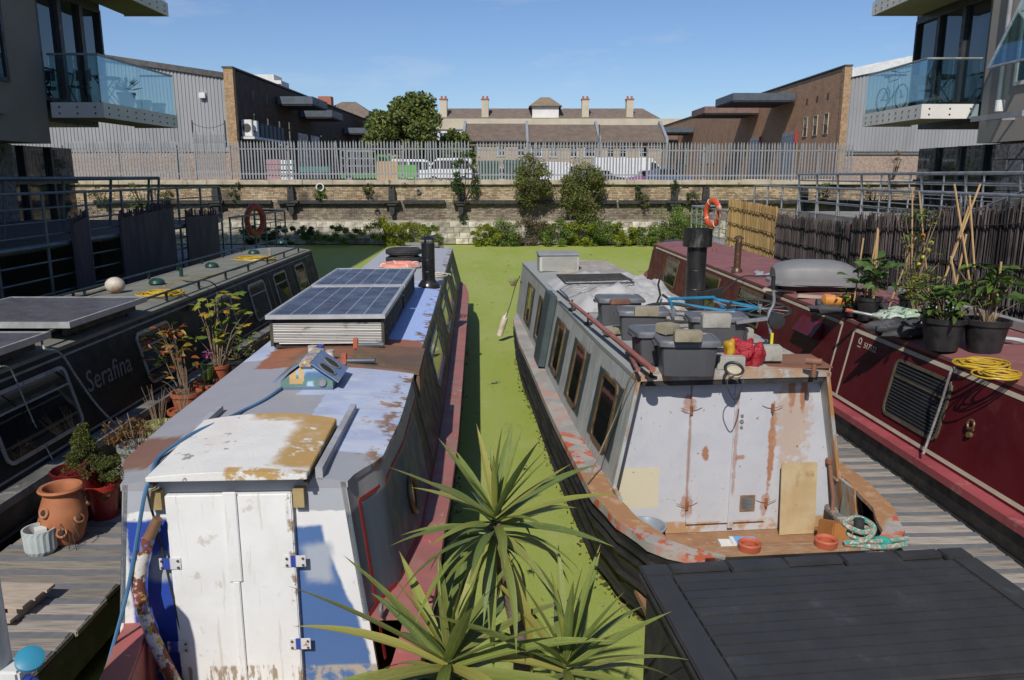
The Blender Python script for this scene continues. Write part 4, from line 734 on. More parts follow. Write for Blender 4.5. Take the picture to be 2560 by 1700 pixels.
# ------------------------------------------------------------------ lifebuoys on the rails
M['buoy'] = mat('lifebuoy_orange', (.62, .09, .03), (.5, .06, .02), 4, .5); M['buoy_pink'] = mat('faded_lifebuoy', (.7, .28, .2), (.62, .22, .16), 5, .6, dirt=(.75, .5, .42), dscale=4)
M['rope_w'] = mat('white_rope', (.55, .53, .48), (.4, .38, .34), 40, .9, bmp=.5)
def lifebuoy(lab, p, Mx, r, m, band):
    t = thing('lifebuoy', lab, 'lifebuoy', p); s = MB(); s.torus((0, 0, 0), r, r * .24, 30, 10, Mx, .8); s.build('ring', m, t, smooth=True)
    for k in range(4):
        a = k * math.pi / 2 + .5; q = MB(); Mk = Mx @ Matrix.Rotation(a, 3, 'Z'); q.M = Mk.to_4x4()
        q.tube([(r + r * .245 * math.cos(b_), 0, r * .2 * math.sin(b_)) for b_ in [i * math.pi / 5 for i in range(11)]], r * .03, 5); q.build('band', band, t)
    s = MB(Mx.to_4x4()); s.tube([((r * 1.26 - .02 * math.cos(8 * a)) * math.cos(a), (r * 1.26 - .02 * math.cos(8 * a)) * math.sin(a), 0) for a in [k * math.pi / 16 for k in range(33)]], .008, 5); s.build('grab_rope', M['rope_w'], t)
lifebuoy('bright orange lifebuoy hanging on the right steel cage railing', (6.25, 24.6, 2.12), Matrix.Rotation(R(-72), 3, 'Z') @ Matrix.Rotation(R(90), 3, 'X'), .38, M['buoy'], M['trim_white'])
lifebuoy('shaded red lifebuoy hanging on the dark cage railing at left', (-6.85, 21.0, 2.1), Matrix.Rotation(R(74), 3, 'Z') @ Matrix.Rotation(R(90), 3, 'X'), .36, mat('shaded_lifebuoy_red', (.3, .05, .03), (.24, .04, .025), 4, .7), M['buoy'])  # ring colour darkened to carry the building's shade
# ------------------------------------------------------------------ plank pontoons between the boats
M['plank'] = mat('weathered_plank', (.39, .345, .3), (.27, .235, .2), 3, .9, stretch=(1.2, 18, 18), dirt=(.1, .085, .07), dscale=3, dthr=(.5, .75), bmp=.5, bscale=6, island='obj'); M['grip'] = mat('grey_grip_strip', (.17, .175, .185), (.14, .143, .15), 8, .9, bmp=.6, bscale=200)
M['wet_wood'] = mat('damp_timber', (.07, .06, .045), (.04, .04, .03), 5, .8, dirt=(.08, .09, .03), dscale=5)
def pontoon(lab, x0, x1, y0, y1, z, slope=0.):
    t = thing('plank_pontoon', lab, 'pontoon', ((x0 + x1) / 2, y0, z), math.atan(slope), group='finger pontoons'); w = (x1 - x0)
    pl = MB(); pl.box(-w / 2, w / 2, 0, .19, -.045, 0); p0 = pl.build('plank', M['plank'], t, bevel=.006)
    gs = MB(); [gs.box(-w / 2 + .01, w / 2 - .01, a, b_, .0015, .006) for a, b_ in ((.115, .178),)]; g0 = gs.build('grip_strip', M['grip'], p0)
    n = int((y1 - y0) / .197)
    for k in range(1, n):
        c = p0.copy(); COL.objects.link(c); c.parent = t; c.location = (rnd.uniform(-.012, .012), k * .197, rnd.uniform(-.003, .003)); d = g0.copy(); COL.objects.link(d); d.parent = c
    for x in (-w / 2 + .05, w / 2 - .05): s = MB(); s.box(x - .04, x + .04, 0, y1 - y0, -.3, -.05); s.build('bearer', M['wet_wood'], t)
    s = MB(); [s.cyl((0, k * 2.2 + .8, -z - .3), (0, k * 2.2 + 2.2, -z - .3), .28) for k in range(int((y1 - y0) / 2.2))]; s.build('floats', M['tarred'], t)
pontoon('plank pontoon with flowerpots between the dark green boat and the white boat', -3.88, -2.74, 3.03, 13.5, .46)
pontoon('plank pontoon between the rusty grey boat and the maroon boat', 2.8, 3.84, 3.03, 13.5, .46, .03)
# ------------------------------------------------------------------ narrowboats
def interp(tab, y, i):
    if y <= tab[0][0]: return tab[0][i]
    for a, b_ in zip(tab[:-1], tab[1:]):
        if y <= b_[0]: f = (y - a[0]) / (b_[0] - a[0]); f = f * f * (3 - 2 * f) if i else f; return a[i] + (b_[i] - a[i]) * f
    return tab[-1][i]
class Boat:
    def __init__(s, name, lab, org, rz, hull, cab, mats, gw=.13, step=.5, camber=.05, lip=.03):
        """hull: (y, half width, gunwale height); cab: (y, half width at gunwale, half width at roof, roof height)"""
        s.t = thing(name, lab, 'narrowboat', org, rz, 'moored narrowboats'); s.hull, s.cab, s.gw = hull, cab, gw
        ys = []; y = hull[0][0]
        while y < hull[-1][0]: ys.append(y); y += .12 if y < .6 or y > hull[-1][0] - 2.2 else step
        ys.append(hull[-1][0]); H = lambda y, i: interp(hull, y, i); O = (lambda y: interp(hull, y, 3)) if len(hull[0]) > 3 else (lambda y: 0.)
        m = MB(); m.loft([[(O(y) - H(y, 1), y, H(y, 2) - .012), (O(y) - H(y, 1) - .0, y, H(y, 2) - .25), (O(y) - max(H(y, 1) - .1, .01), y, .02), (O(y) - max(H(y, 1) - .14, .01), y, -.5), (O(y) + max(H(y, 1) - .14, .01), y, -.5), (O(y) + max(H(y, 1) - .1, .01), y, .02), (O(y) + H(y, 1), y, H(y, 2) - .25), (O(y) + H(y, 1), y, H(y, 2) - .012)] for y in ys], closed=False)
        m.F += [tuple(range(8)), tuple(reversed(range((len(ys) - 1) * 8, len(ys) * 8)))]; m.build('hull', mats['hull'], s.t, smooth=True)
        for sd in (-1, 1):
            g = MB(); g.loft([[(O(y) + sd * (H(y, 1) + lip), y, H(y, 2) - .07), (O(y) + sd * (H(y, 1) + lip), y, H(y, 2)), (O(y) + sd * max(H(y, 1) - gw, .005), y, H(y, 2) + .004), (O(y) + sd * max(H(y, 1) - gw, .004), y, H(y, 2) - .03)] for y in ys]); g.build('gunwale', mats['gunwale'], s.t, smooth=True)
            for dz in mats.get('strakes', (.3,)):
                r = MB(); r.tube([(O(y) + sd * (H(y, 1) + .012 - .1 * max(0, dz - .25)), y, max(H(y, 2) - dz, .03)) for y in ys], .022, 6); r.build('rubbing_strake', mats['hull'], s.t, smooth=True)
        y0, y1 = cab[0][0], cab[-1][0]; cy = []; y = y0
        while y < y1: cy.append(y); y += .1 if y < y0 + 1.3 else .6
        cy.append(y1); C = lambda y, i: interp(cab, y, i)
        for sd in (-1, 1):
            g = MB(); g.loft([[(sd * C(y, 1), y, H(y, 2) + .002), (sd * C(y, 2), y, C(y, 3)), (sd * (C(y, 2) - .03), y, C(y, 3)), (sd * (C(y, 1) - .03), y, H(y, 2) + .002)] for y in cy]); g.build('cabin_side', mats['side_r' if sd > 0 and 'side_r' in mats else 'side'], s.t, smooth=True)
            d = MB(); d.loft([[(sd * (C(y, 1) - .04), y, H(y, 2) - .02), (sd * (C(y, 1) - .04), y, H(y, 2)), (O(y) + sd * (H(y, 1) - gw + .01), y, H(y, 2)), (O(y) + sd * (H(y, 1) - gw + .01), y, H(y, 2) - .02)] for y in cy]); d.build('side_deck', mats['gunwale'], s.t)
        ro = []
        for y in cy:
            w = C(y, 2) + .012; top = [(-w + 2 * w * k / 10, y, C(y, 3) + .002 + camber * (1 - (-1 + 2 * k / 10) ** 2)) for k in range(11)]
            ro.append(top + [(w, y, C(y, 3) - .035), (-w, y, C(y, 3) - .035)])
        g = MB(); g.loft(ro); g.build('roof', mats['roof'], s.t, smooth=True)
        s.C, s.H, s.camber = C, H, camber
    def side(s, sd, y):           # frame on the cabin side: x along the boat, y up the side, z outwards
        C, H = s.C, s.H; p0 = Vector((sd * C(y, 1), y, H(y, 2))); p1 = Vector((sd * C(y, 2), y, C(y, 3))); u = Vector((0, sd, 0))
        d = .3; t0 = Vector((sd * C(y + d, 1), y + d, H(y + d, 2))); u = ((t0 - p0).normalized()) * sd; v = (p1 - p0).normalized(); n = u.cross(v).normalized(); v = n.cross(u)
        Mx = Matrix((u, v, n)).transposed().to_4x4(); Mx.translation = p0; return Mx, (p1 - p0).length
    def window(s, sd, ya, yb, v0, v1, frame, glass, r=.06, bar=True, t=.035, blind=False):
        Mx, L = s.side(sd, (ya + yb) / 2); w = (yb - ya) / 2; f = MB(Mx); f.rrect(-w, w, v0 * L, v1 * L, r, t, -.005, .016); o = f.build('window', frame, s.t)
        p = MB(Mx); p.box(-w + t * .6, w - t * .6, v0 * L + t * .6, v1 * L - t * .6, .002, .006); p.build('pane', glass, o)
        if bar: q = MB(Mx); vb = (v0 + (v1 - v0) * .68) * L; q.box(-w + t * .7, w - t * .7, vb, vb + t * .55, .0065, .014); q.build('glazing_bar', frame, o)
        if blind:
            q = MB(Mx); n = 16
            for k in range(n): z = v0 * L + t + (v1 * L - v0 * L - 2.2 * t) * k / n; q.box(-w + t, w - t, z, z + .011, .0062, .0085)
            q.build('blind_slats', M['blind'], o)
        return o
    def strip(s, sd, y0, y1, v, w, m, name='coachline', off=.004):   # painted line along the side
        n = max(2, int((y1 - y0) / .15)); g = MB(); V = []
        for k in range(n + 1):
            y = y0 + (y1 - y0) * k / n; Mx, L = s.side(sd, y); V.append([Mx @ Vector((0, v * L - w / 2, off)), Mx @ Vector((0, v * L + w / 2, off)), Mx @ Vector((0, v * L + w / 2, off - .003)), Mx @ Vector((0, v * L - w / 2, off - .003))])
        g.loft(V); return g.build(name, m, s.t)
    def upright(s, sd, y, v0, v1, w, m, name='coachline', lean=0, off=.004):
        Mx, L = s.side(sd, y); g = MB(Mx); g.hexa([(-w / 2, v0 * L, off - .003), (w / 2, v0 * L, off - .003), (w / 2 + lean, v1 * L, off - .003), (-w / 2 + lean, v1 * L, off - .003), (-w / 2, v0 * L, off), (w / 2, v0 * L, off), (w / 2 + lean, v1 * L, off), (-w / 2 + lean, v1 * L, off)]); return g.build(name, m, s.t)
    def text(s, sd, y, v, body, size, m, shear=0., name='lettering'):
        Mx, L = s.side(sd, y); cu = bpy.data.curves.new('t', 'FONT'); cu.body = body; cu.size = size; cu.shear = shear; cu.extrude = .001; cu.align_x = 'CENTER'; cu.resolution_u = 3
        o = bpy.data.objects.new('t', cu); COL.objects.link(o); dg = bpy.context.evaluated_depsgraph_get(); me = bpy.data.meshes.new_from_object(o.evaluated_get(dg)); bpy.data.objects.remove(o)
        me.transform(Mx @ Matrix.Translation((0, v * L, .004))); me.materials.clear(); return link(name, me, m, s.t)
    def endwall(s, y, m, zb, inset=.03, name='end_wall', thick=.04, bw=None):
        w0, w1 = (bw or s.C(y, 1)) - inset, s.C(y, 2) - inset; g = MB(); g.prism([(-w0, zb), (w0, zb), (w1, s.C(y, 3) - .036), (-w1, s.C(y, 3) - .036)], 'y', y, y + thick); return g.build(name, m, s.t)
    def roofz(s, x, y): w = s.C(y, 2); return s.C(y, 3) + .002 + s.camber * max(0, 1 - (x / w) ** 2)
    def w2l(s, p): return MW[s.t.name].inverted() @ Vector(p)
    def l2w(s, p): return MW[s.t.name] @ Vector(p)
RUST, RUST_D = (.33, .12, .035), (.17, .06, .025)
M['blind'] = mat('blind_slat', (.045, .045, .046), (.06, .06, .06), 4, .6); M['brass'] = mat('brass_frame', (.25, .165, .08), (.17, .11, .055), 6, .45, .5, dirt=(.12, .09, .05), dscale=12); M['alu'] = mat('aluminium_frame', (.4, .41, .42), (.3, .31, .32), 6, .4, .6, dirt=(.1, .1, .1), dscale=15); M['hull_black'] = mat('blacked_hull', (.014, .014, .015), (.03, .028, .026), 4, .6, dirt=(.1, .075, .055), dscale=5, dthr=(.6, .75), damt=.6, bmp=.4); M['cream_line'] = mat('cream_line', (.6, .55, .42), (.52, .47, .36), 6, .5, bmp=0)
# ---- boat A: white and blue, the near left boat
rA = patchmat('faded_blue_roof', (.45, .51, .68), [
    dict(n=(2.2, .45, .62), c=(.52, .56, .64), st=(1, 2.2, 1)), dict(n=(5, .62, .72), c=(.4, .33, .25), st=(.5, 3, 1), amt=.6),
    dict(x=(.28, None), y=(3.2, 7.6), soft=.03, wob=.06, c=(.38, .5, .84)), dict(y=(8.2, None), soft=.08, wob=.1, c=(.40, .41, .45)),
    dict(x=(None, -.02), y=(None, 2.9), soft=.006, wob=.1, wscale=3., c=(.335, .335, .37)), dict(x=(-.5, .2), y=(.9, 1.62), soft=.006, wob=.05, c=(.335, .335, .37)), dict(y=(None, .42), soft=.006, wob=.06, c=(.33, .34, .365)),
    dict(x=(-.62, .8), y=(2.55, 3.75), soft=.02, wob=.14, wscale=4., c=(.32, .125, .065)), dict(x=(-.35, .3), y=(2.75, 3.5), soft=.05, wob=.2, c=(.22, .1, .06)),
    dict(x=(.69, None), soft=.03, wob=.03, n=(6, .5, .58), c=(.22, .13, .08), peel=.4), dict(x=(.56, None), y=(.3, 2.), soft=.05, n=(6, .57, .63), c=(.34, .19, .11), amt=.8),
    dict(x=(None, -.42), y=(.2, .75), soft=.05, wob=.12, c=(.22, .12, .09))], .55)
sA = patchmat('dark_cabin_side', (.055, .06, .062), [dict(y=(None, 1.95), soft=.01, c=(.1, .135, .175)), dict(n=(6, .5, .7), st=(1, 3, .4), c=(.1, .095, .08), amt=.6), dict(z=(1.38, None), y=(None, 3.3), soft=.02, wob=.02, c=(.36, .36, .36)), dict(z=(1.5, None), y=(3.2, None), soft=.02, wob=.02, c=(.24, .235, .2)), dict(z=(1.2, None), y=(1.7, None), n=(7, .56, .66), st=(1, 2, .5), c=(.2, .16, .1))], .5)
bulkA = patchmat('white_and_blue_bulkhead', (.76, .76, .74), [dict(x=(None, .835), z=(.3, 1.3), sh=.28, soft=.012, wob=.06, wscale=2.2, c=(.08, .16, .36)), dict(x=(None, .32), soft=.01, c=(.76, .76, .74)), dict(x=(-.625, -.2), z=(.3, 1.36), soft=.012, wob=.045, wscale=2.6, c=(.028, .07, .36)), dict(x=(-.52, -.3), z=(1.0, 1.15), soft=.03, wob=.06, c=(.36, .4, .45)), dict(x=(.36, .52), z=(.95, 1.2), soft=.03, wob=.06, c=(.38, .42, .48)), dict(z=(1.4, None), soft=.006, wob=.05, wscale=4., c=(.4, .42, .45)), dict(x=(None, -.6), n=(9, .5, .62), c=(.42, .43, .45)), dict(n=(13, .66, .72), c=(.45, .36, .26), amt=.7), dict(z=(None, .42), n=(9, .45, .6), c=(.4, .36, .3))], .5, base2=(.72, .72, .71))
gunA = patchmat('faded_red_gunwale', (.35, .14, .12), [dict(n=(4, .5, .66), c=(.27, .17, .14)), dict(n=(14, .62, .7), c=(.6, .5, .45), amt=.7), dict(y=(-2, 1.), n=(2, .4, .6), c=(.5, .1, .1), amt=.6)], .6)
hullA = mat('brown_black_hull', (.05, .032, .026), (.024, .02, .018), 3, .65, dirt=(.16, .09, .06), dscale=5, dthr=(.58, .72), bmp=.4)
A = Boat('narrowboat', 'white and blue narrowboat with peeling hatch and solar panels on its roof', (-1.55, 4.1, 0), math.atan(.043),
    [(-1.0, .2, .68, .18), (-.9, .5, .68, .19), (-.7, .7, .69, .2), (-.45, .8, .7, .21), (-.1, .84, .72, .2), (.4, .94, .74, .12), (1., 1.02, .75, .06), (2., 1.09, .75, .02), (3.3, 1.13, .75, 0), (12.4, 1.13, .76, 0), (13.4, 1.08, .78, 0), (14.6, .85, .84, 0), (15.6, .4, .92, 0), (16.0, .03, .96, 0)],
    [(0, .715, .615, 1.57), (.45, .87, .77, 1.57), (1.2, .95, .8, 1.57), (3, .98, .79, 1.57), (14.3, .95, .755, 1.6)],
    dict(hull=hullA, gunwale=gunA, side=sA, roof=rA, strakes=(.3,)), gw=.12)
A.endwall(.0, bulkA, .3, .002, 'bulkhead', .04, .765)
A.endwall(14.2, sA, .7, .03)
s = MB(); s.box(-.74, .74, -.5, -.003, .27, .31); s.build('well_deck', mat('well_deck_paint', (.42, .38, .32), (.3, .26, .2), 5, .8, dirt=RUST, dscale=8), A.t)
M['doorw'] = patchmat('white_door_paint', (.8, .8, .785), [dict(n=(2.2, .45, .7), c=(.66, .65, .62), amt=.6), dict(n=(6, .62, .69), c=(.5, .44, .36), amt=.6), dict(n=(5, .6, .66), st=(8, 1, .5), c=(.58, .54, .48), amt=.6), dict(z=(None, .46), n=(9, .5, .58), st=(3, 1, .6), c=(.36, .28, .2), peel=.5), dict(x=(.29, None), n=(12, .55, .6), c=(.35, .27, .2), peel=.5), dict(n=(40, .7, .74), c=(.2, .17, .14))], .5, base2=(.77, .77, .755))
for x0, x1, lab in ((-.375, -.018, None), (-.012, .32, None)):
    s = MB(); s.box(x0, x1, -.045, -.003, .33, 1.52); d = s.build('door', M['doorw'], A.t, bevel=.006)
    for z in (.56, 1.08):
        hx = x0 if x0 < -.2 else x1; q = MB(); q.box(hx - .06, hx + .06, -.052, -.0465, z, z + .07); h = q.build('hinge', patchmat('painted_hinge', (.7, .7, .7), [dict(x=(-.42, -.375) if x0 < -.2 else (.295, .325), soft=.004, c=(.04, .07, .34)), dict(n=(30, .64, .7), c=RUST)], .4), d, bevel=.002)
        q = MB(); [q.cyl((hx + a, -.06, z + b_), (hx + a, -.055, z + b_), .007, n=8) for a in (-.045, .045) for b_ in (.015, .055)]; q.build('screws', M['brass'], d, kind='stuff')
s = MB(); s.box(-.055, .02, -.06, -.046, 1.0, 1.54); s.box(-.035, .005, -.06, -.046, .34, 1.0); s.build('seam_batten', M['doorw'], A.t, bevel=.004)
for x in (-.42, .36): s = MB(); s.box(x - .03, x + .03, -.05, -.002, 1.44, 1.55); s.build('timber_block', mat('ochre_block', (.4, .3, .14), (.3, .22, .1), 8, .8), A.t)
hatchm = patchmat('peeling_hatch_paint', (.74, .73, .7), [dict(x=(.22, None), y=(-.02, .95), soft=.05, wob=.14, wscale=4., n=(7, .36, .44), c=(.46, .29, .1), peel=.8), dict(x=(-.1, None), y=(.72, None), soft=.03, wob=.1, wscale=4., n=(6, .40, .46), c=(.48, .3, .1), peel=.8), dict(x=(-.02, None), y=(None, -.06), soft=.02, wob=.05, n=(7, .45, .52), st=(1, .4, 1), c=(.48, .31, .12), peel=.8), dict(x=(None, -.12), y=(.05, .5), n=(9, .58, .63), c=(.33, .3, .28), peel=.6), dict(n=(16, .655, .69), c=(.3, .24, .18), peel=.5), dict(n=(2.5, .5, .7), c=(.72, .64, .58), amt=.5)], .6, bmp=.5, base2=(.7, .69, .66))
ring = []
for y in (-.13, .0, .4, .8): ring.append([(-.43 + .86 * k / 8, y + (.06 * (1 - ((k - 4) / 4) ** 2) if y == .8 else 0), 1.662 + .03 * (y + .13) + .024 * (1 - ((k - 4) / 4) ** 2)) for k in range(9)] + [(.43, y, 1.635), (-.43, y, 1.635)])
s = MB(); s.loft(ring); ht = s.build('sliding_hatch', hatchm, A.t, bevel=.004)
for x in (.405, -.428): s = MB(); s.box(x, x + .023, -.1, .79, 1.59, 1.634); s.build('hatch_shade_strip', M['tarred'], ht)  # black strips stand in for the shaded gap under the hatch
for x in (-.47, .47): s = MB(); s.box(x - .02, x + .02, .0, 1.25, A.roofz(x, .6) - .02, A.roofz(x, .6) + .05); s.build('hatch_runner', mat('runner_paint', (.4, .41, .44), (.3, .3, .32), 5, .6), A.t)
A.strip(1, .12, 2.3, .80, .024, mat('red_coachline', (.34, .03, .03), (.28, .025, .025), 5, .5, bmp=0)); A.upright(1, .12, -.42, .80, .024, bpy.data.materials['red_coachline']); A.strip(1, .0, 2.3, .02, .03, bpy.data.materials['red_coachline'])
for ya, yb in ((4.1, 5.6), (7.0, 8.1), (8.9, 10.0), (11.4, 12.3)): A.window(1, ya, yb, .28, .82, M['alu'], M['glass'], .04); A.window(-1, ya, yb, .28, .82, M['alu'], M['glass'], .04)
Mx, L = A.side(1, 1.05); s = MB(Mx); s.torus((0, .3, .008), .13, .018, 24, 8); ph = s.build('porthole', M['brass'], A.t, smooth=True); s = MB(Mx); s.cyl((0, .3, .002), (0, .3, .007), .118, n=24); s.build('pane', M['glass'], ph)
for y in (2.35, 3.2): A.upright(1, y, .02, .98, .03, mat('side_hatch_edge', (.09, .09, .08), (.06, .06, .05), 5, .5), 'side_hatch_edge', -.05)
s = MB(); s.hexa([(.22, 2.5, 1.625), (.85, 2.42, 1.56), (.84, 3.35, 1.565), (.22, 3.3, 1.64), (.22, 2.5, 1.65), (.85, 2.42, 1.59), (.84, 3.35, 1.595), (.22, 3.3, 1.665)]); s.hexa([(.79, 2.42, 1.36), (.855, 2.42, 1.36), (.855, 3.35, 1.36), (.79, 3.35, 1.36), (.83, 2.42, 1.555), (.852, 2.42, 1.555), (.842, 3.35, 1.555), (.82, 3.35, 1.555)]); hf = s.build('hinged_side_hatch', mat('rusty_hatch', (.19, .1, .06), (.13, .085, .05), 3, .6, dirt=(.2, .17, .06), dscale=8), A.t)
for y in (2.55, 3.2): q = MB(); q.cyl((.2, y, 1.665), (.46, y - .02, 1.67), .022, n=8); q.build('hinge', M['canopy'], hf); q = MB(); q.box(.17, .21, y - .03, y + .03, 1.64, 1.73); q.build('hinge_lug', mat('orange_lug', (.5, .13, .06), (.4, .1, .05), 6, .6), hf)
for sd in (-1, 1):
    g = MB(); g.loft([[(interp(A.hull, y, 3) + sd * (A.H(y, 1) - .11), y, A.H(y, 2) - .02), (interp(A.hull, y, 3) + sd * (A.H(y, 1) - .13), y, A.H(y, 2) - .02), (interp(A.hull, y, 3) + sd * (A.H(y, 1) - .13), y, .28), (interp(A.hull, y, 3) + sd * (A.H(y, 1) - .11), y, .28)] for y in (-.85, -.7, -.45, -.2, .0, .15)]); g.build('bulwark_lining', gunA, A.t)
# tiller, painted in many colours, with wooden handle
tilm = patchmat('many_coloured_tiller', (.2, .07, .05), [dict(n=(9, .5, .54), c=(.62, .6, .55)), dict(n=(13, .55, .59), c=(.5, .33, .05)), dict(n=(17, .57, .6), c=(.12, .2, .4)), dict(n=(21, .58, .61), c=(.6, .25, .27))], .45)
pts = [(395, 1296), (372, 1345), (352, 1410), (346, 1465), (356, 1520), (385, 1600), (428, 1690), (470, 1770)]
tl = [A.w2l(at(px, py, y=4.0 - .012 * k)) for k, (px, py) in enumerate(pts)]
s = MB(); s.tube(tl[1:], .036, 12); ti = s.build('tiller', tilm, A.t, smooth=True); s = MB(); s.tube([tl[0], tl[0].lerp(tl[1], .5), tl[1]], [.027, .031, .031], 12); s.build('handle', mat('tiller_handle', (.22, .12, .07), (.17, .09, .05), 6, .5), ti, smooth=True)
s = MB(); s.torus((0, 0, 0), .035, .009, 16, 8, Matrix.Rotation(R(90), 3, 'Y')); rg = s.build('mooring_ring', M['steel'], A.t, smooth=True); rg.location = (.79, -.02, .78)
s = MB(); s.torus((1.03, .1, .80), .035, .009, 16, 8); s.build('mooring_ring', mat('red_ring', (.4, .05, .05), (.3, .04, .04), 5, .5), A.t, smooth=True)
# ---- boat D: grey with rusty doors, near right
rD = patchmat('rusty_grey_roof', (.44, .41, .36), [dict(n=(3, .45, .6), c=(.3, .3, .29)), dict(n=(7, .5, .62), c=(.36, .21, .12), amt=.8), dict(y=(None, .1), soft=.03, n=(5, .45, .6), c=(.4, .21, .1), amt=.7), dict(x=(-.8, .8), y=(None, .5), n=(6, .52, .6), c=(.45, .44, .42)), dict(x=(None, -.45), y=(.2, None), soft=.05, wob=.08, c=(.3, .32, .31))], .7)
sD = patchmat('grey_green_side', (.35, .375, .36), [dict(n=(6, .48, .65), st=(1, 3, .4), c=(.45, .46, .44)), dict(n=(9, .6, .68), st=(1, 3, .5), c=(.4, .25, .13), amt=.6), dict(y=(.25, 1.15), z=(.86, 1.5), soft=.015, wob=.03, c=(.04, .058, .058)), dict(y=(1.6, 2.5), z=(.84, 1.5), soft=.015, wob=.03, c=(.045, .062, .062)), dict(y=(2.85, 3.85), z=(.84, 1.5), soft=.015, wob=.03, c=(.045, .062, .062)), dict(y=(4.7, 5.7), z=(.84, 1.5), soft=.015, wob=.03, c=(.06, .075, .07)), dict(y=(6.2, 7.2), z=(.84, 1.5), soft=.015, wob=.03, c=(.06, .075, .07)), dict(y=(None, .05), n=(5, .45, .55), st=(1, 1, .3), c=(.36, .18, .07))], .6)
bulkD = patchmat('rust_stained_bulkhead', (.52, .53, .56), [dict(n=(2, .45, .65), c=(.46, .48, .52)), dict(n=(7, .6, .74), st=(1.4, 1, .5), c=(.5, .36, .24), amt=.65), dict(spot=(.41, 1.02, .045, .42), jit=3.2, c=(.36, .13, .035), amt=.85), dict(spot=(.58, 1.2, .18, .5), jit=3.6, c=(.45, .29, .17), amt=.6), dict(spot=(.56, 1.5, .035, .2), jit=3., c=RUST, amt=.7), dict(spot=(.66, 1.5, .035, .2), jit=3., c=RUST, amt=.8), dict(spot=(-.17, .98, .035, .08), jit=3., c=RUST, amt=.85), dict(spot=(.14, .93, .05, .03), jit=3., c=RUST, amt=.7), dict(spot=(-.33, 1.4, .06, .08), jit=3.5, c=RUST, amt=.6), dict(spot=(-.31, .5, .05, .12), jit=3.5, c=RUST, amt=.6), dict(spot=(.385, .5, .05, .12), jit=3.5, c=RUST, amt=.6), dict(spot=(.08, 1., .02, .5), jit=3.5, c=RUST, amt=.5), dict(spot=(-.31, 1., .012, .6), jit=3.5, c=RUST, amt=.5), dict(x=(-1., -.55), z=(.5, .86), soft=.006, c=(.6, .55, .4)), dict(z=(None, .36), n=(5, .4, .55), c=(.42, .26, .14)), dict(n=(24, .66, .7), c=RUST)], .5, base2=(.49, .5, .54))
gunD = patchmat('rusty_red_gunwale', (.33, .32, .3), [dict(n=(3, .45, .6), c=(.4, .37, .33)), dict(n=(7, .5, .56), y=(None, 1.5), wob=.1, soft=.3, c=(.47, .11, .05)), dict(n=(6, .55, .62), c=(.5, .2, .15), amt=.6), dict(z=(.748, None), y=(None, .35), soft=.001, c=(.36, .19, .09)), dict(z=(.748, None), y=(None, .35), soft=.001, n=(9, .5, .65), c=(.46, .3, .18))], .7)
D = Boat('narrowboat', 'grey narrowboat with rust stained rear doors and a cluttered roof', (1.8, 6.1, 0), math.atan(.1),
    [(-1.2, .62, .74), (-1.12, .8, .74), (-.9, .95, .745), (-.5, 1.08, .75), (0, 1.15, .75), (1.5, 1.16, .75), (5.5, 1.1, .75), (7.4, 1.02, .76), (8.8, .75, .8), (9.5, .3, .86), (9.75, .03, .88)],
    [(0, .98, .8, 1.68), (1.5, 1.0, .82, 1.68), (8.3, .9, .78, 1.7)], dict(hull=M['hull_black'], gunwale=gunD, side=sD, roof=rD, strakes=(.16, .24, .42, .6)), gw=.14, camber=.045)
s = MB(); s.box(-.96, .96, -1.02, .2, .2, .25); s.build('stern_deck', mat('rusty_deck', (.34, .19, .1), (.25, .13, .07), 6, .8, dirt=(.45, .3, .18), dscale=12), D.t)
g = MB(); g.box(-.62, .62, -1.19, -1.06, .6, .735); g.box(-.78, .78, -1.05, -1.02, .255, .7); g.build('transom_beam', mat('rusty_beam', (.4, .24, .13), (.3, .16, .08), 6, .8, dirt=(.42, .36, .3), dscale=9, stretch=(1, 6, 1)), D.t)
D.endwall(.14, bulkD, .255, .012, 'bulkhead', .04, 1.06); D.endwall(8.2, sD, .7, .03)
g = MB(); g.box(-.76, .76, .01, .135, 1.6, 1.64); g.build('soffit', M['tarred'], D.t)
for sd in (-1, 1): g = MB(); g.prism([(sd * .985, .76), (sd * 1.06, .255), (sd * 1.03, .255), (sd * .955, .76)], 'y', -.25, .2); g.build('bulwark_plate', sD, D.t)
for x0, x1 in ((-.31, .075), (.083, .385)):
    s = MB(); s.box(x0, x1, .112, .137, .34, 1.575); d = s.build('door', bulkD, D.t, bevel=.004); hx = x0 if x0 < 0 else x1
    for z in (.52, 1.36):
        q = MB(); q.cyl((hx, .105, z - .035), (hx, .105, z + .035), .014, n=8); q.tube([(hx - .09, .108, z + .02), (hx - .045, .105, z + .002), (hx, .104, z - .005), (hx + .045, .105, z + .002), (hx + .09, .108, z + .02)], .0025, 5); q.build('hinge', mat('rusted_hinge', RUST, RUST_D, 20, .8), d)
q = MB(); [q.cyl((.125, .1, z), (.125, .112, z), r, n=12) for z, r in ((1.3, .012), (1.25, .017), (1.2, .012))]; q.build('lock', M['steel'], D.t)
q = MB(); q.box(.055, .1, .1, .111, .3, 1.58); q.build('door_strip', bulkD, D.t)
f = MB(); f.M = Matrix.Translation((.22, .111, .52)) @ Matrix.Rotation(R(90), 4, 'X'); f.rrect(-.065, .065, -.07, .07, .004, .012, .0, .012); vg = f.build('vent_grille', mat('rusty_vent_frame', (.3, .16, .08), (.2, .1, .05), 20, .8), D.t); f = MB(); [f.box(.165, .275, .1035, .1105, .457 + k * .0125, .464 + k * .0125) for k in range(10)]; f.build('louvre', M['steel'], vg)
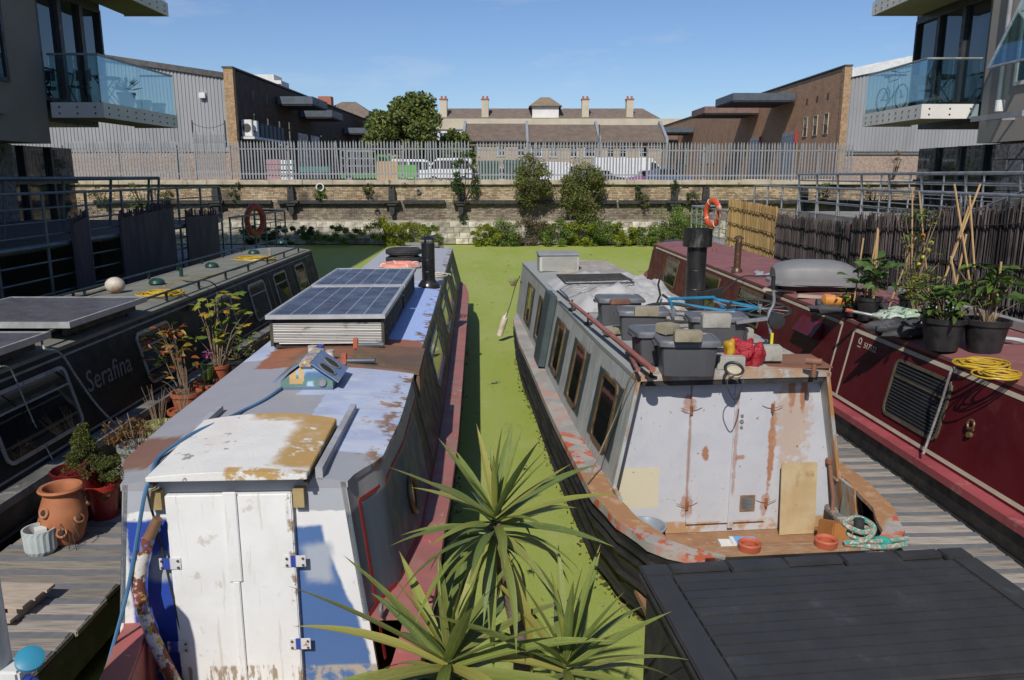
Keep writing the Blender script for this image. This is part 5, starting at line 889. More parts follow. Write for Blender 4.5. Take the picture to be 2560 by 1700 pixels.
for ya, yb in ((.42, .98), (1.78, 2.3), (3.1, 3.6), (4.95, 5.45), (6.45, 6.95)):
    D.window(-1, ya, yb, .12, .8, M['brass'], M['glass'], .08, False, .04); D.window(1, ya, yb, .12, .8, M['brass'], M['glass'], .08, False, .04)
lk = MB(); Mx, L = D.side(-1, 4.3); lk.M = Mx; lk.box(-.28, .28, .02, L + .03, .005, .1); lk.build('side_locker', mat('slate_locker', (.06, .08, .085), (.05, .065, .07), 4, .6), D.t, bevel=.01)
# ---- boat S: very dark green, far left, lettered
sS = mat('black_green_side', (.006, .0075, .007), (.009, .011, .01), 3, .5, 0, .22, dirt=(.02, .02, .018), dscale=6, dthr=(.6, .8), bmp=.03)
rS = mat('lichened_dark_roof', (.21, .21, .175), (.165, .165, .14), 3, .85, dirt=(.22, .22, .17), dscale=13, dthr=(.62, .7), bmp=.2)
S = Boat('narrowboat', 'dark green lettered narrowboat with coiled yellow hoses and solar panels on top', (-5.05, 3.25, 0), math.atan(.004),
    [(-.2, .95, .75), (.4, 1.05, .75), (11, 1.05, .75), (13, 1.03, .76), (14.6, .8, .82), (15.6, .35, .9), (16, .03, .93)], [(0, .92, .7, 1.63), (13.9, .9, .69, 1.66)],
    dict(hull=M['hull_black'], gunwale=mat('worn_grey_gunwale', (.2, .19, .17), (.08, .08, .075), 3, .7, dirt=(.32, .3, .26), dscale=6), side=sS, roof=rS), gw=.1, camber=.06)
S.endwall(.0, sS, .6, .03); S.endwall(13.8, sS, .6, .03)
for ya, yb in ((2.85, 4.05), (5.5, 6.4), (7.9, 8.6), (9.45, 10.3), (10.85, 11.65), (12.3, 13.0)): S.window(1, ya, yb, .14, .82, M['alu'], M['glass'], .09, True, .035)
gl = mat('grey_coachline', (.25, .25, .235), (.18, .18, .17), 6, .6, bmp=0)
S.strip(1, .05, 13.7, .9, .022, gl); S.strip(1, .05, 13.7, .05, .02, gl); S.upright(1, 10.6, .05, .9, .02, gl); S.text(1, 4.75, .42, 'Serafina', .3, mat('dim_lettering', (.17, .17, .175), (.13, .13, .135), 8, .5, bmp=0), .28)
for sd in (-1, 1):
    h = MB(); h.tube([(sd * .6, y, 1.78) for y in (.1, 6, 13.6)], .016, 7); hr = h.build('handrail', mat('rail_dark_green', (.012, .03, .026), (.02, .035, .03), 5, .5), S.t); h = MB()
    for k in range(13): h.box(sd * .6 - .012, sd * .6 + .012, .25 + k * 1.08, .29 + k * 1.08, 1.64, 1.77)
    h.build('handrail_feet', bpy.data.materials['rail_dark_green'], hr, kind='stuff')
# ---- boat E: maroon, far right, with cream lines
sE = mat('maroon_paint', (.1, .01, .015), (.085, .008, .012), 2, .42, 0, .3, dirt=(.2, .06, .05), dscale=3, dthr=(.58, .8), damt=.5, bmp=.25, bscale=2.2, bdist=.03); rE = mat('faded_maroon_roof', (.26, .1, .095), (.22, .085, .085), 2, .7, dirt=(.3, .18, .16), dscale=5, bmp=.15)
E_ = Boat('narrowboat', 'maroon narrowboat with cream lining and potted plants along its roof', (4.83, 4.1, 0), math.atan(.045),
    [(-1.0, 1.0, .75), (-.4, 1.03, .75), (12, 1.03, .75), (14, 1.0, .77), (15.6, .75, .84), (16.6, .3, .92), (16.9, .03, .95)], [(-.95, .93, .75, 1.64), (14.7, .92, .76, 1.67)],
    dict(hull=M['hull_black'], gunwale=mat('pink_red_gunwale', (.36, .075, .085), (.27, .05, .06), 2, .5, dirt=(.45, .22, .2), dscale=5, dthr=(.55, .75)), side=sE, roof=rE), gw=.1, camber=.05)
E_.endwall(-.95, sE, .6, .03); E_.endwall(14.6, sE, .6, .03)
E_.strip(-1, 4.85, 14.5, .92, .035, M['cream_line']); E_.strip(-1, -.9, 4.55, .9, .04, M['cream_line']); E_.upright(-1, 4.85, .06, .92, .03, M['cream_line']); E_.upright(-1, 4.55, .06, .9, .03, M['cream_line']); E_.strip(-1, -.9, 14.5, .05, .035, M['cream_line'])
E_.window(-1, 2.62, 3.58, .16, .8, mat('dull_window_frame', (.17, .14, .09), (.11, .09, .06), 6, .5, .3), M['glass'], .09, True, .03, True); E_.window(-1, 12.2, 13.2, .2, .84, M['brass'], M['glass'], .05, False); E_.window(-1, 9.4, 10.6, .2, .84, M['brass'], M['glass'], .05, False)
w_ = E_.window(-1, 7.3, 8.4, .3, .86, M['brass'], M['glass'], .03, True); E_.text(-1, 4.13, .74, '517322', .09, M['cream_line'], 0, 'index_number')
Mx, L = E_.side(-1, 4.36); s = MB(Mx); s.torus((0, .75 * L + .045, .004), .03, .008, 14, 6, None, .3); s.box(-.035, .03, .74 * L - .015, .74 * L - .004, .002, .005); s.box(-.004, .03, .74 * L + .02, .74 * L + .03, .002, .005); s.build('index_emblem', M['cream_line'], E_.t)
Mx, L = E_.side(-1, 5.6); s = MB(Mx); s.prism([(.0, .78 * L), (.0, .9 * L), (.12, .72 * L), (.12, .66 * L)], 'x', -.3, .3); s.V = [tuple(v) for v in s.V]
s = MB(Mx); s.hexa([(-.3, .6 * L, .0), (.3, .6 * L, .0), (.3, .6 * L, .11), (-.3, .6 * L, .11), (-.3, .82 * L, .0), (.3, .82 * L, .0), (.3, .8 * L, .03), (-.3, .8 * L, .03)]); vh = s.build('vent_hood', sE, E_.t); s = MB(Mx); s.box(-.27, .27, .585 * L, .598 * L, .01, .1); s.build('hood_opening', M['tarred'], vh)
Mx, L = E_.side(-1, 2.22); s = MB(Mx); s.torus((0, .5 * L, .03), .04, .01, 18, 8); s.cyl((0, .5 * L - .09, .0), (0, .5 * L - .09, .03), .025); s.cyl((0, .5 * L - .04, .0), (0, .5 * L - .04, .03), .02); s.build('brass_shackle', M['brass'], E_.t, smooth=True)
s = MB(Mx); s.M = E_.side(-1, 7.85)[0]; s.hexa([(-.5, .12, .02), (.5, .12, .02), (.5, .3, .2), (-.5, .3, .2), (-.5, .1, .02), (.5, .1, .02), (.5, .28, .21), (-.5, .28, .21)]); s.build('window_flap', M['tarred'], E_.t)
# cover over the maroon boat's far end
M['tarp_d'] = mat('dark_canvas', (.06, .062, .066), (.045, .046, .05), 3, .8, bmp=.4, bscale=12)
s = MB(); rr = []
for y, w, zr in ((14.75, .74, 1.66), (15.3, .66, 1.72), (15.9, .5, 1.35), (16.6, .16, 1.0)): rr.append([(-min(w + .26, E_.H(y, 1)), y, .86), (-w, y, zr - .25), (-w * .5, y, zr), (w * .5, y, zr), (w, y, zr - .25), (min(w + .26, E_.H(y, 1)), y, .86)])
s.loft(rr); s.build('bow_cover', M['tarp_d'], E_.t, smooth=True)
# ------------------------------------------------------------------ things on the white boat's roof
ZA, ZD, ZE, ZS = 1.61, 1.72, 1.68, 1.69
M['pv'] = mat('solar_cell', (.05, .053, .085), (.06, .063, .095), 2, .35, 0, .25, dirt=(.2, .18, .15), dscale=3, dthr=(.5, .85), damt=.5, bmp=.02); M['pv_frame'] = mat('panel_frame', (.6, .6, .6), (.5, .5, .5), 5, .4, .5)
M['slatw'] = mat('white_slat', (.68, .67, .64), (.6, .59, .56), 3, .65, dirt=(.12, .11, .1), dscale=3.5, dthr=(.55, .68), stretch=(1, 1, 3), island='obj'); M['box_shade'] = mat('shaded_box_timber', (.03, .028, .027), (.05, .047, .043), 4, .8)  # near-black box boards: the shaded side is put into the colour
def solar_box(lab, y0, y1, w, h, slats):
    p = A.l2w((-.1, y0, A.roofz(0, y0) - .01)); t = thing('solar_panel_box', lab, 'solar panel', p, math.atan(.043)); L = y1 - y0
    s = MB(); s.box(-w / 2 + .03, w / 2 - .03, .03, L, .0, h - .02); s.build('box_body', M['box_shade'], t)
    if slats:
        n = 13
        for k in range(n): z = .045 + k * (h - .1) / n; q = MB(); q.box(-w / 2 + .035 + (.05 if k < 1 else 0), w / 2 - .02, .0, .024, z, z + (h - .1) / n - .008); q.build('slat', M['slatw'], t)
        for x in (-w / 2 + .005, w / 2 - .028): q = MB(); q.box(x, x + .03, .0, .028, .02, h - .03); q.build('corner_post', M['wet_wood'], t)
    for k in range(4): q = MB(); z = .02 + k * (h - .06) / 4; q.box(w / 2 - .028, w / 2 - .008, .04, L - .02, z, z + (h - .06) / 4 - .008); q.build('side_board', M['box_shade'], t)
    fr = MB()
    for a in ((-w / 2 - .02, w / 2 + .02, -.05, -.01), (-w / 2 - .02, w / 2 + .02, L - .03, L + .0), (-w / 2 - .02, -w / 2 + .015, -.01, L - .03), (w / 2 - .015, w / 2 + .02, -.01, L - .03)): fr.box(*a, h - .015, h + .025)
    fo = fr.build('panel_frame', M['pv_frame'], t)
    c = 6; cw = (w - .04) / c
    q = MB(); q.box(-w / 2 + .016, w / 2 - .016, -.009, L - .031, h - .01, h + .0145); q.build('backing', M['pv_frame'], fo)
    for k in range(c): q = MB(); x = -w / 2 + .02 + k * cw; q.box(x + .006, x + cw - .006, .0, L - .04, h + .011, h + .016); q.build('cell_strip', M['pv'], fo)
solar_box('nearer solar panel on a white slatted box on the white boat', 3.32, 5.3, 1.1, .31, True); solar_box('further solar panel on a dark box on the white boat', 5.42, 7.15, 1.1, .31, False)
# painted gabled box with round vents
gm = patchmat('castle_painting', (.42, .55, .68), [dict(z=(.02, .13), soft=.02, wob=.03, wscale=12., c=(.13, .24, .2)), dict(x=(-.02, .2), z=(.1, .16), soft=.02, wob=.03, wscale=10., c=(.1, .2, .33)), dict(x=(-.13, -.08), z=(.06, .17), soft=.003, wob=.006, wscale=40., c=(.6, .4, .18)), dict(x=(-.06, -.02), z=(.08, .24), soft=.003, wob=.006, wscale=40., c=(.6, .42, .2)), dict(x=(-.13, -.03), z=(.06, .1), soft=.003, wob=.01, wscale=40., c=(.55, .36, .16)), dict(x=(0., .05), z=(.04, .08), soft=.01, wob=.02, wscale=20., c=(.4, .55, .75)), dict(z=(None, .035), soft=.002, c=(.13, .17, .24))], .45, bmp=.05)
p = at(768, 978, z=ZA); t = thing('painted_vent_box', 'blue gabled roof box with painted castle and four round vents', 'vent box', p, math.atan(.043)); bm_ = mat('worn_blue_paint', (.13, .2, .38), (.17, .23, .38), 8, .5, dirt=(.36, .26, .12), dscale=9, dthr=(.58, .66))
s = MB(); s.prism([(-.2, -.03), (.2, -.03), (.2, .08), (.0, .225), (-.2, .08)], 'y', 0, .42); s.build('gabled_body', gm, t)
for sd in (-1, 1):
    d = Vector((sd * .22, 0, .065)) - Vector((0, 0, .225)); q = MB(); a0, a1 = Vector((sd * .035, -.02, .222)), Vector((sd * .245, -.02, .07)); u = (a1 - a0).normalized(); n_ = Vector((-u.z, 0, u.x)) * (1 if u.x < 0 else -1); n_ = n_ if n_.z > 0 else -n_
    q.hexa([a0, a1, a1 + Vector((0, .46, 0)), a0 + Vector((0, .46, 0)), a0 + n_ * .012, a1 + n_ * .012, a1 + n_ * .012 + Vector((0, .46, 0)), a0 + n_ * .012 + Vector((0, .46, 0))]); ro = q.build('roof_panel', bm_, t)
    for y in (.1, .31):
        c = a0.lerp(a1, .5) + Vector((0, y, 0)) + n_ * .013; Mr = Matrix((u, Vector((0, 1, 0)), u.cross(Vector((0, 1, 0))))).transposed(); q = MB(); q.torus(c, .072, .011, 20, 6, Mr, .6); v_ = q.build('round_vent', mat('vent_rim_grey', (.2, .19, .16), (.14, .13, .11), 8, .6) if 'vent_rim_grey' not in bpy.data.materials else bpy.data.materials['vent_rim_grey'], ro); q = MB(); q.cyl(c - n_ * .003, c + n_ * .003, .062, n=18); q.build('vent_disc', M['tarred'], v_)
q = MB(); q.prism([(-.045, .205), (.045, .205), (.04, .236), (0, .25), (-.04, .236)], 'y', -.03, .45); q.build('ridge_cap', patchmat('harlequin_ridge', (.6, .58, .52), [dict(n=(25, .5, .52), c=(.5, .32, .05)), dict(n=(31, .54, .56), c=(.12, .2, .45)), dict(n=(37, .57, .59), c=(.4, .1, .08))], .5, bmp=.02), t)
q = MB(); q.cyl((.12, -.012, .075), (.12, -.001, .075), .03, n=18); q.torus((.12, -.012, .075), .03, .006, 18, 6, Matrix.Rotation(R(90), 3, 'X')); q.build('dial', M['steel'], t)
for px, py, r, h, m_, lab in ((783, 900, .042, .13, (.6, .58, .57), 'tall white paint tin with open top in front of the solar box'), (803, 897, .033, .13, (.62, .64, .7), 'white bottle with a blue lid between the two tins'), (826, 903, .038, .1, (.66, .65, .62), 'short white tin right of the blue lidded bottle')):
    t = thing('paint_tin', lab, 'tin', at(px, py, z=ZA), group='tins on the white boat'); s = MB(); s.lathe([(r, 0), (r, h), (r * .9, h), (r * .88, h - .02), (.001, h - .02)], n=16); s.build('tin_body', mat('tin_' + str(px), m_, tuple(k * .8 for k in m_), 12, .5, dirt=(.3, .18, .12), dscale=18), t)
    s = MB(); s.lathe([(r * 1.03, h * .8), (r * 1.03, h + .002), (.001, h + .003)] if px == 803 else [(r * 1.03, h - .012), (r * 1.04, h + .003), (r * .93, h + .003)], n=16); s.build('lid' if px == 803 else 'rim', mat('lid_' + str(px), (.05, .09, .35) if px == 803 else (.45, .42, .4), None, 6, .4), t)
def flue(lab, p, r, h, m, capw, capz, cap='disc', base=True):
    t = thing('chimney', lab, 'chimney', p, group='boat chimneys'); s = MB(); s.cyl((0, 0, 0), (0, 0, h), r, r, 20)
    for z in (.35, .62): s.torus((0, 0, h * z), r, .006, 20, 6)
    s.build('flue_pipe', m, t, smooth=True)
    if base: s = MB(); s.lathe([(r * 1.7, -.02), (r * 1.65, .02), (r * 1.15, h * .14), (r * 1.01, h * .16)]); s.build('collar', m, t, smooth=True)
    if cap == 'disc': s = MB(); s.lathe([(.001, capz + .05), (capw * .6, capz + .035), (capw, capz), (capw, capz - .008), (.001, capz + .02)]); s.build('cowl', m, t, smooth=True); s = MB(); [s.cyl((r * .8 * math.cos(a), r * .8 * math.sin(a), h - .02), (r * .8 * math.cos(a), r * .8 * math.sin(a), capz + .01), .008, n=6) for a in (0, 2.1, 4.2)]; s.build('cowl_struts', m, t, kind='stuff')
    else: s = MB(); s.lathe([(r * 1.05, capz - .16), (capw, capz - .15), (capw, capz + .05), (capw * .97, capz + .05), (capw * .96, capz - .1), (.001, capz - .1)]); s.build('cowl', m, t, smooth=True)
    return t
M['gloss_black'] = mat('gloss_black_flue', (.012, .012, .013), (.02, .02, .021), 4, .25, dirt=(.06, .055, .05), dscale=6, bmp=.02); M['flue_rust'] = mat('bronze_flue', (.14, .08, .045), (.08, .05, .035), 5, .45, .4)
flue('glossy black chimney with disc cowl on the white boat', at(1072, 716, z=ZA), .1, .66, M['gloss_black'], .125, .72)
lifebuoy('faded pink lifebuoy lying flat behind the solar panels', at(1000, 664, z=ZA + .06), Matrix.Identity(3), .3, M['buoy_pink'], M['trim_white'])
for k, lab in enumerate(('lower black tyre of the pair behind the pink lifebuoy', 'upper black tyre of the pair behind the pink lifebuoy')):
    s = MB(); s.torus((0, 0, 0), .26, .09, 28, 10, None, .75); [s.torus((0, 0, z), .335, .012, 28, 5) for z in (-.03, .03)]; o = tag(s.build('tyre', M['tyre'], smooth=True), lab, 'tyre', 'tyres on the white boat'); o.location = at(1010, 648, z=ZA + .08) + Vector((0, 0, .15 * k))
M['driftwood'] = mat('grey_board', (.3, .27, .24), (.2, .18, .15), 5, .85, stretch=(1, 8, 8))
for k, (px, py, l, a, lab) in enumerate(((1055, 612, .75, 0, 'grey plank across the far end of the white boat roof'), (1062, 604, .3, .3, 'short timber offcut on the far end of the white boat roof'), (1090, 622, .35, .15, 'rusty brown plank on the far end of the white boat roof'))):
    s = MB(); s.box(-l / 2, l / 2, -.06, .06, 0, .05); o = tag(s.build('timber_plank', M['driftwood'] if k < 2 else M['canopy_br'], bevel=.004), lab, 'plank', 'timber on the white boat'); o.location = at(px, py, z=ZA + (.1 if k < 2 else 0)); o.rotation_euler.z = a
def coil(name, lab, p, R0, r, turns, m, seed, flat=.5, tail=None):
    g = random.Random(seed); t = thing(name, lab, 'rope' if 'rope' in name else 'hose', p); P_ = []
    for k in range(turns * 18):
        a = k * 2 * math.pi / 18; rr = R0 * (1 + .22 * math.sin(a * .37 + seed) + .12 * math.sin(a * .71 + 2 * seed)) * (1 - .3 * (k / (turns * 18))); P_.append((rr * math.cos(a) + .25 * R0 * math.sin(a * .13 + seed), rr * flat * math.sin(a) + .2 * R0 * math.cos(a * .17), r + r * 1.3 * (k // 36) + g.uniform(0, r)))
    s = MB(); s.tube(P_, r, 6); s.build('coil', m, t, smooth=True)
    if tail: s = MB(); s.tube([Vector(q) - Vector(p) for q in tail], r, 6); s.build('tail', m, t, smooth=True)
M['hose_y'] = mat('yellow_hose', (.55, .37, .03), (.45, .29, .02), 6, .45, bmp=.02); M['cable_b'] = mat('blue_cable', (.08, .2, .36), (.06, .16, .3), 5, .5, bmp=0)
coil('rope_coil', 'coil of pale rope beside the black chimney on the white boat', at(1095, 690, z=ZA), .2, .012, 4, M['rope_w'], 3, 1.)
def smooth_path(P_, n=6):
    P_ = [Vector(q) for q in P_]; out = []
    for i in range(len(P_) - 1):
        p0, p1, p2, p3 = P_[max(i - 1, 0)], P_[i], P_[i + 1], P_[min(i + 2, len(P_) - 1)]
        for k in range(n): t_ = k / n; out.append(.5 * ((2 * p1) + (-p0 + p2) * t_ + (2 * p0 - 5 * p1 + 4 * p2 - p3) * t_ ** 2 + (-p0 + 3 * p1 - 3 * p2 + p3) * t_ ** 3))
    return out + [P_[-1]]
def cable(name, lab, cat, P_, r, m, n=6):
    b_ = Vector(P_[0]); s = MB(); s.tube([q - b_ for q in smooth_path(P_, n)], r, 7); o = tag(s.build(name, m, smooth=True), lab, cat); o.location = b_; return o
cable('power_cable', 'thick blue cable from the castle box over the roof and down the stern', 'cable', [at(706, 968, z=ZA + .03), at(660, 1000, z=ZA + .02), at(600, 1030, z=ZA + .02), at(555, 1052, z=ZA + .07), at(480, 1085, z=1.69), at(400, 1140, z=1.67), at(378, 1190, y=4.02), at(362, 1235, y=3.98), at(345, 1330, y=3.96), at(318, 1480, y=3.92), at(270, 1660, y=3.85), at(240, 1760, y=3.8)], .011, M['cable_b'])
cable('black_cable', 'thin black cable hanging down the blue painted stern panel', 'cable', [at(385, 1192, y=4.05), at(368, 1215, y=4.02), at(375, 1260, y=4.04), at(392, 1320, y=4.04), at(430, 1480, y=4.04), at(460, 1620, y=4.05)], .007, M['tarred'])
# ------------------------------------------------------------------ dark green boat's roof
for lab, y0, y1, z in (('larger grey backed solar panel tilted on the dark green boat', 4.2, 5.85, 1.80), ('nearest solar panel on the dark green boat, partly out of view', 2.2, 3.85, 1.78)):
    t = thing('solar_collector', lab, 'solar panel', (-5.1, 3.25 + y0, z), group='solar panels on the dark green boat'); s = MB(); w = .8 if y0 > 4 else .82; L = y1 - y0
    for a in ((-w, w, 0, .03), (-w, w, L - .03, L), (-w, -w + .03, .03, L - .03), (w - .03, w, .03, L - .03)): s.box(*a, 0, .06)
    s.build('panel_frame', M['pv_frame'], t); q = MB(); q.box(-w + .025, w - .025, .025, L - .025, .02, .055); q.build('panel_face', mat('sky_reflect_panel', (.12, .12, .14), (.1, .1, .12), 3, .3, bmp=0) if 'sky_reflect_panel' not in bpy.data.materials else bpy.data.materials['sky_reflect_panel'], t)  # face greyed so the reflected sky is part of its colour
    for a in (-w + .1, w - .14): q = MB(); q.box(a, a + .04, .1, L - .1, -.09, -.002); q.build('mounting_rail', M['tarred'], t)
M['vent_green'] = mat('green_mushroom_vent', (.012, .05, .04), (.016, .06, .05), 5, .35)
for k, (px, py, lab) in enumerate(((57, 815, 'green mushroom vent between the two left solar panels'), (393, 715, 'green mushroom vent beside the nearer yellow hose coil'), (530, 672, 'green mushroom vent beside the white plate'), (635, 638, 'green mushroom vent under the further yellow hose coil'), (705, 612, 'green mushroom vent near the far end of the dark green boat'))):
    t = thing('mushroom_vent', lab, 'vent', at(px, py, z=ZS), group='mushroom vents'); s = MB(); s.lathe([(.1, .03), (.115, .045), (.1, .085), (.055, .11), (.001, .115)]); s.build('cap', M['vent_green'], t, smooth=True); s = MB(); s.cyl((0, 0, -.02), (0, 0, .032), .06); s.build('neck', M['vent_green'], t)
coil('hose_coil', 'nearer coil of yellow hose on the dark green boat', at(398, 738, z=ZS), .27, .011, 6, M['hose_y'], 5, .85, [at(410, 716, z=ZS + .02), at(445, 702, z=ZS + .02), at(520, 690, z=ZS + .02), at(590, 672, z=ZS + .02), at(640, 655, z=ZS + .03)])
coil('hose_coil', 'further coil of yellow hose on the dark green boat', at(633, 650, z=ZS), .34, .012, 6, M['hose_y'], 6, .95)
for px, py, l, lab in ((565, 668, .5, 'long white plate on the dark green boat roof'), (690, 634, .4, 'small white patch board near the far hose coil'), (510, 684, .22, 'small white plate beside the long white plate')):
    s = MB(); s.box(-.09, .09, -l / 2, l / 2, 0, .015); o = tag(s.build('white_plate', M['trim_white']), lab, 'plate', 'plates on the dark green boat'); o.location = at(px, py, z=ZS + .002); o.rotation_euler.z = -.25
M['float'] = mat('stained_float', (.55, .5, .44), (.45, .38, .3), 4, .6, dirt=(.35, .2, .1), dscale=5, dthr=(.45, .65))
t = thing('fender_buoy', 'round stained white buoy with grey rope on the dark green boat', 'buoy', at(290, 735, z=ZS)); s = MB(); s.ball((0, 0, .12), .13, .11, .11, 14); s.build('float', M['float'], t, smooth=True); s = MB(); s.tube(smooth_path([(-.1, -.02, .1), (-.22, -.1, .06), (-.36, -.2, .03), (-.5, -.35, .02)]), .028, 7); s.build('rope_tail', mat('grey_rope', (.2, .19, .17), (.14, .13, .12), 30, .9, bmp=.5), t, smooth=True)
s = MB(); s.cyl((0, 0, 0), (0, 0, .16), .028); o = tag(s.build('vent_stub', M['vent_green']), 'thin green pipe stub standing on the dark green boat', 'pipe'); o.location = at(454, 695, z=ZS)
s = MB(); s.box(-.03, .03, -.01, .01, 0, .2); o = tag(s.build('pale_peg', M['driftwood']), 'pale wooden peg at the far end of the dark green boat', 'peg'); o.location = at(675, 646, z=ZS)
M['rope_g'] = mat('green_white_rope', (.4, .42, .38), (.12, .16, .13), 60, .9, bmp=.5)
cable('mooring_rope', 'pale twisted rope from the handrail down to the flowerpots', 'rope', [at(104, 845, z=1.78), at(112, 872, z=1.72), at(152, 884, z=1.62), at(190, 940, z=1.35), at(240, 1010, z=1.0), at(290, 1062, z=.75)], .011, M['rope_g'])
cable('mooring_rope', 'thin taut rope from the dark green boat roof to a white cleat', 'rope', [at(0, 916, z=1.72), at(28, 925, z=1.66), at(60, 1000, z=1.35), at(100, 1090, z=.98), at(138, 1160, z=.72)], .007, M['rope_g'])
cable('black_hose', 'thin black hose draped over the dark green boat side', 'hose', [at(445, 700, z=ZS), at(480, 704, z=1.74), at(520, 702, z=1.8), at(545, 722, z=1.66), at(558, 760, z=1.4), at(575, 820, z=1.0)], .009, M['tarred'])
# ------------------------------------------------------------------ flowerpots on the left pontoon
M['redglaze'] = mat('dark_red_glaze', (.13, .015, .015), (.1, .012, .012), 4, .15, bmp=0); M['ribbed'] = mat('ribbed_white_pot', (.5, .55, .54), (.42, .47, .46), 4, .55); M['pot_orange'] = mat('orange_plastic_pot', (.4, .11, .05), (.34, .09, .04), 4, .5, dirt=(.3, .17, .1), dscale=9); M['zinc'] = mat('zinc_bucket', (.4, .42, .42), (.32, .33, .33), 6, .5, .3, dirt=(.2, .05, .05), dscale=9, dthr=(.62, .68)); M['soil'] = mat('soil', (.06, .04, .03), (.03, .022, .016), 12, .95, bmp=.8); M['limepot'] = mat('lime_pot', (.3, .36, .12), (.24, .3, .1), 6, .6)
PZ = .465
t = thing('strawberry_planter', 'terracotta urn with side pockets and a rolled rim on the pontoon', 'urn', at(168, 1352, z=PZ)); s = MB(); s.lathe([(.1, 0), (.125, .04), (.165, .18), (.165, .28), (.13, .38), (.125, .41), (.15, .425), (.16, .44), (.15, .455), (.125, .45), (.11, .4), (.13, .3), (.001, .2)], n=26); s.build('urn_body', M['terra'], t, smooth=True)
for a, z in ((-1.9, .3), (-.4, .22), (-2.9, .2), (.5, .3), (-1.2, .14)): c = Vector((.165 * math.cos(a), .165 * math.sin(a), z)); s = MB(); s.torus(c, .032, .011, 14, 6, Matrix.Rotation(a, 3, 'Z') @ Matrix.Rotation(R(65), 3, 'Y')); pk = s.build('pocket', M['terra'], t, smooth=True); s = MB(); s.ball(c - Vector((math.cos(a), math.sin(a), 0)) * .006, .027); s.build('pocket_opening', M['soil'], pk)
s = MB(); g = random.Random(4)
for k in range(9): a = g.uniform(-2.2, -.6); c = Vector((.17 * math.cos(a), .17 * math.sin(a), g.uniform(.1, .26))); s.tube([c, c + Vector((.04 * math.cos(a), .04 * math.sin(a), -.04)), c + Vector((.03 * math.cos(a) + g.uniform(-.05, .05), .03 * math.sin(a), -.13))], .003, 4)
s.build('dead_stems', M['bark'], t, kind='stuff')
t = thing('plant_pot', 'white ribbed pot with a square insert, nearest on the pontoon', 'pot', at(105, 1378, z=PZ)); s = MB(); n = 36
prof = [(.095, 0), (.11, .03), (.115, .16), (.118, .19), (.105, .19), (.1, .06), (.001, .05)]; s.lathe(prof, n=n); s.V = [(v[0] * (1 + (.025 if (i % n) % 2 else -.02) * (0 < i // n < 3)), v[1] * (1 + (.025 if (i % n) % 2 else -.02) * (0 < i // n < 3)), v[2]) for i, v in enumerate(s.V)]; s.build('ribbed_body', M['ribbed'], t); s = MB(); s.obox((.01, 0, .12), (.08, .08, .14), (0, 0, .6)); s.build('insert', M['trim_white'], t)
t = thing('plant_pot', 'glossy dark red pot behind the terracotta urn', 'pot', at(205, 1290, z=PZ)); s = MB(); s.lathe([(.14, 0), (.19, .3), (.185, .38), (.2, .42), (.185, .425), (.16, .36), (.001, .34)]); s.build('pot_body', M['redglaze'], t, smooth=True)
M['conifer'] = leafmat('conifer_needles', [(.05, .075, .012), (.09, .11, .02), (.13, .13, .03)], .6, .15)
t = thing('dwarf_conifer', 'dwarf conifer in a red pot with a smaller clump beside it', 'conifer', at(262, 1290, z=PZ)); pot(t, .14, .3, mat('bright_red_pot', (.35, .03, .02), (.28, .02, .02), 4, .3), name='pot'); s = MB(); s.cyl((-.02, 0, .25), (-.06, 0, .6), .02); s.build('stem', M['bark'], t)
g = np.random.default_rng(5); P_ = []
for k in range(90): z = g.uniform(0, 1); rr = (.2 * (1 - z) + .02) * g.uniform(.4, 1); a = g.uniform(0, 6.28); c = np.array([-.1 + rr * math.cos(a), rr * math.sin(a), .36 + .42 * z]); q = g.normal(size=(80, 3)); q /= np.linalg.norm(q, axis=1)[:, None]; P_.append(c + q * .035 * g.uniform(.6, 1.1, 80)[:, None])
for k in range(25): c = np.array([.1, -.02, .42]) + g.normal(size=3) * np.array([.06, .06, .07]); q = g.normal(size=(80, 3)); q /= np.linalg.norm(q, axis=1)[:, None]; P_.append(c + q * .035)
leaf_cloud('foliage', M['conifer'], np.concatenate(P_), .022, t, .35, 6)
M['dryleaf'] = leafmat('dry_brown_leaves', [(.2, .1, .03), (.3, .16, .05), (.14, .08, .04)]); M['twig'] = mat('dry_twig', (.3, .22, .14), (.2, .14, .09), 8, .9)
def twigs(t, n, z0, h, sp, seed, m='twig', r=.004):
    g = random.Random(seed); s = MB()
    for k in range(n): a = g.uniform(0, 6.28); q = sp * g.uniform(.3, 1); s.tube([(.3 * q * math.cos(a), .3 * q * math.sin(a), z0), (.6 * q * math.cos(a), .6 * q * math.sin(a), z0 + h * .5), (q * math.cos(a) + g.uniform(-.04, .04), q * math.sin(a), z0 + h * g.uniform(.7, 1.1))], [r, r * .8, r * .4], 4)
    return s.build('twigs', M[m], t, kind='stuff')
t = thing('zinc_bucket', 'paint splashed zinc bucket with a dried brown plant', 'bucket', at(350, 1185, z=PZ)); pot(t, .17, .3, M['zinc'], name='bucket'); twigs(t, 26, .26, .3, .3, 1); leaf_cloud('dry_leaves', M['dryleaf'], clump_pts(420, (-.06, 0, .42), (.24, .2, .13), 26, .06, 8), .045, t, .3, 8)
t = thing('plant_pot', 'lime green patterned pot beside the zinc bucket', 'pot', at(405, 1120, z=PZ)); pot(t, .14, .28, M['limepot']); twigs(t, 16, .24, .4, .16, 2)
t = thing('plant_pot', 'small lime pot with tangled stalks beside the conifer', 'pot', at(320, 1262, z=PZ)); pot(t, .1, .2, M['limepot']); twigs(t, 26, .15, .22, .2, 3)
lf = {}
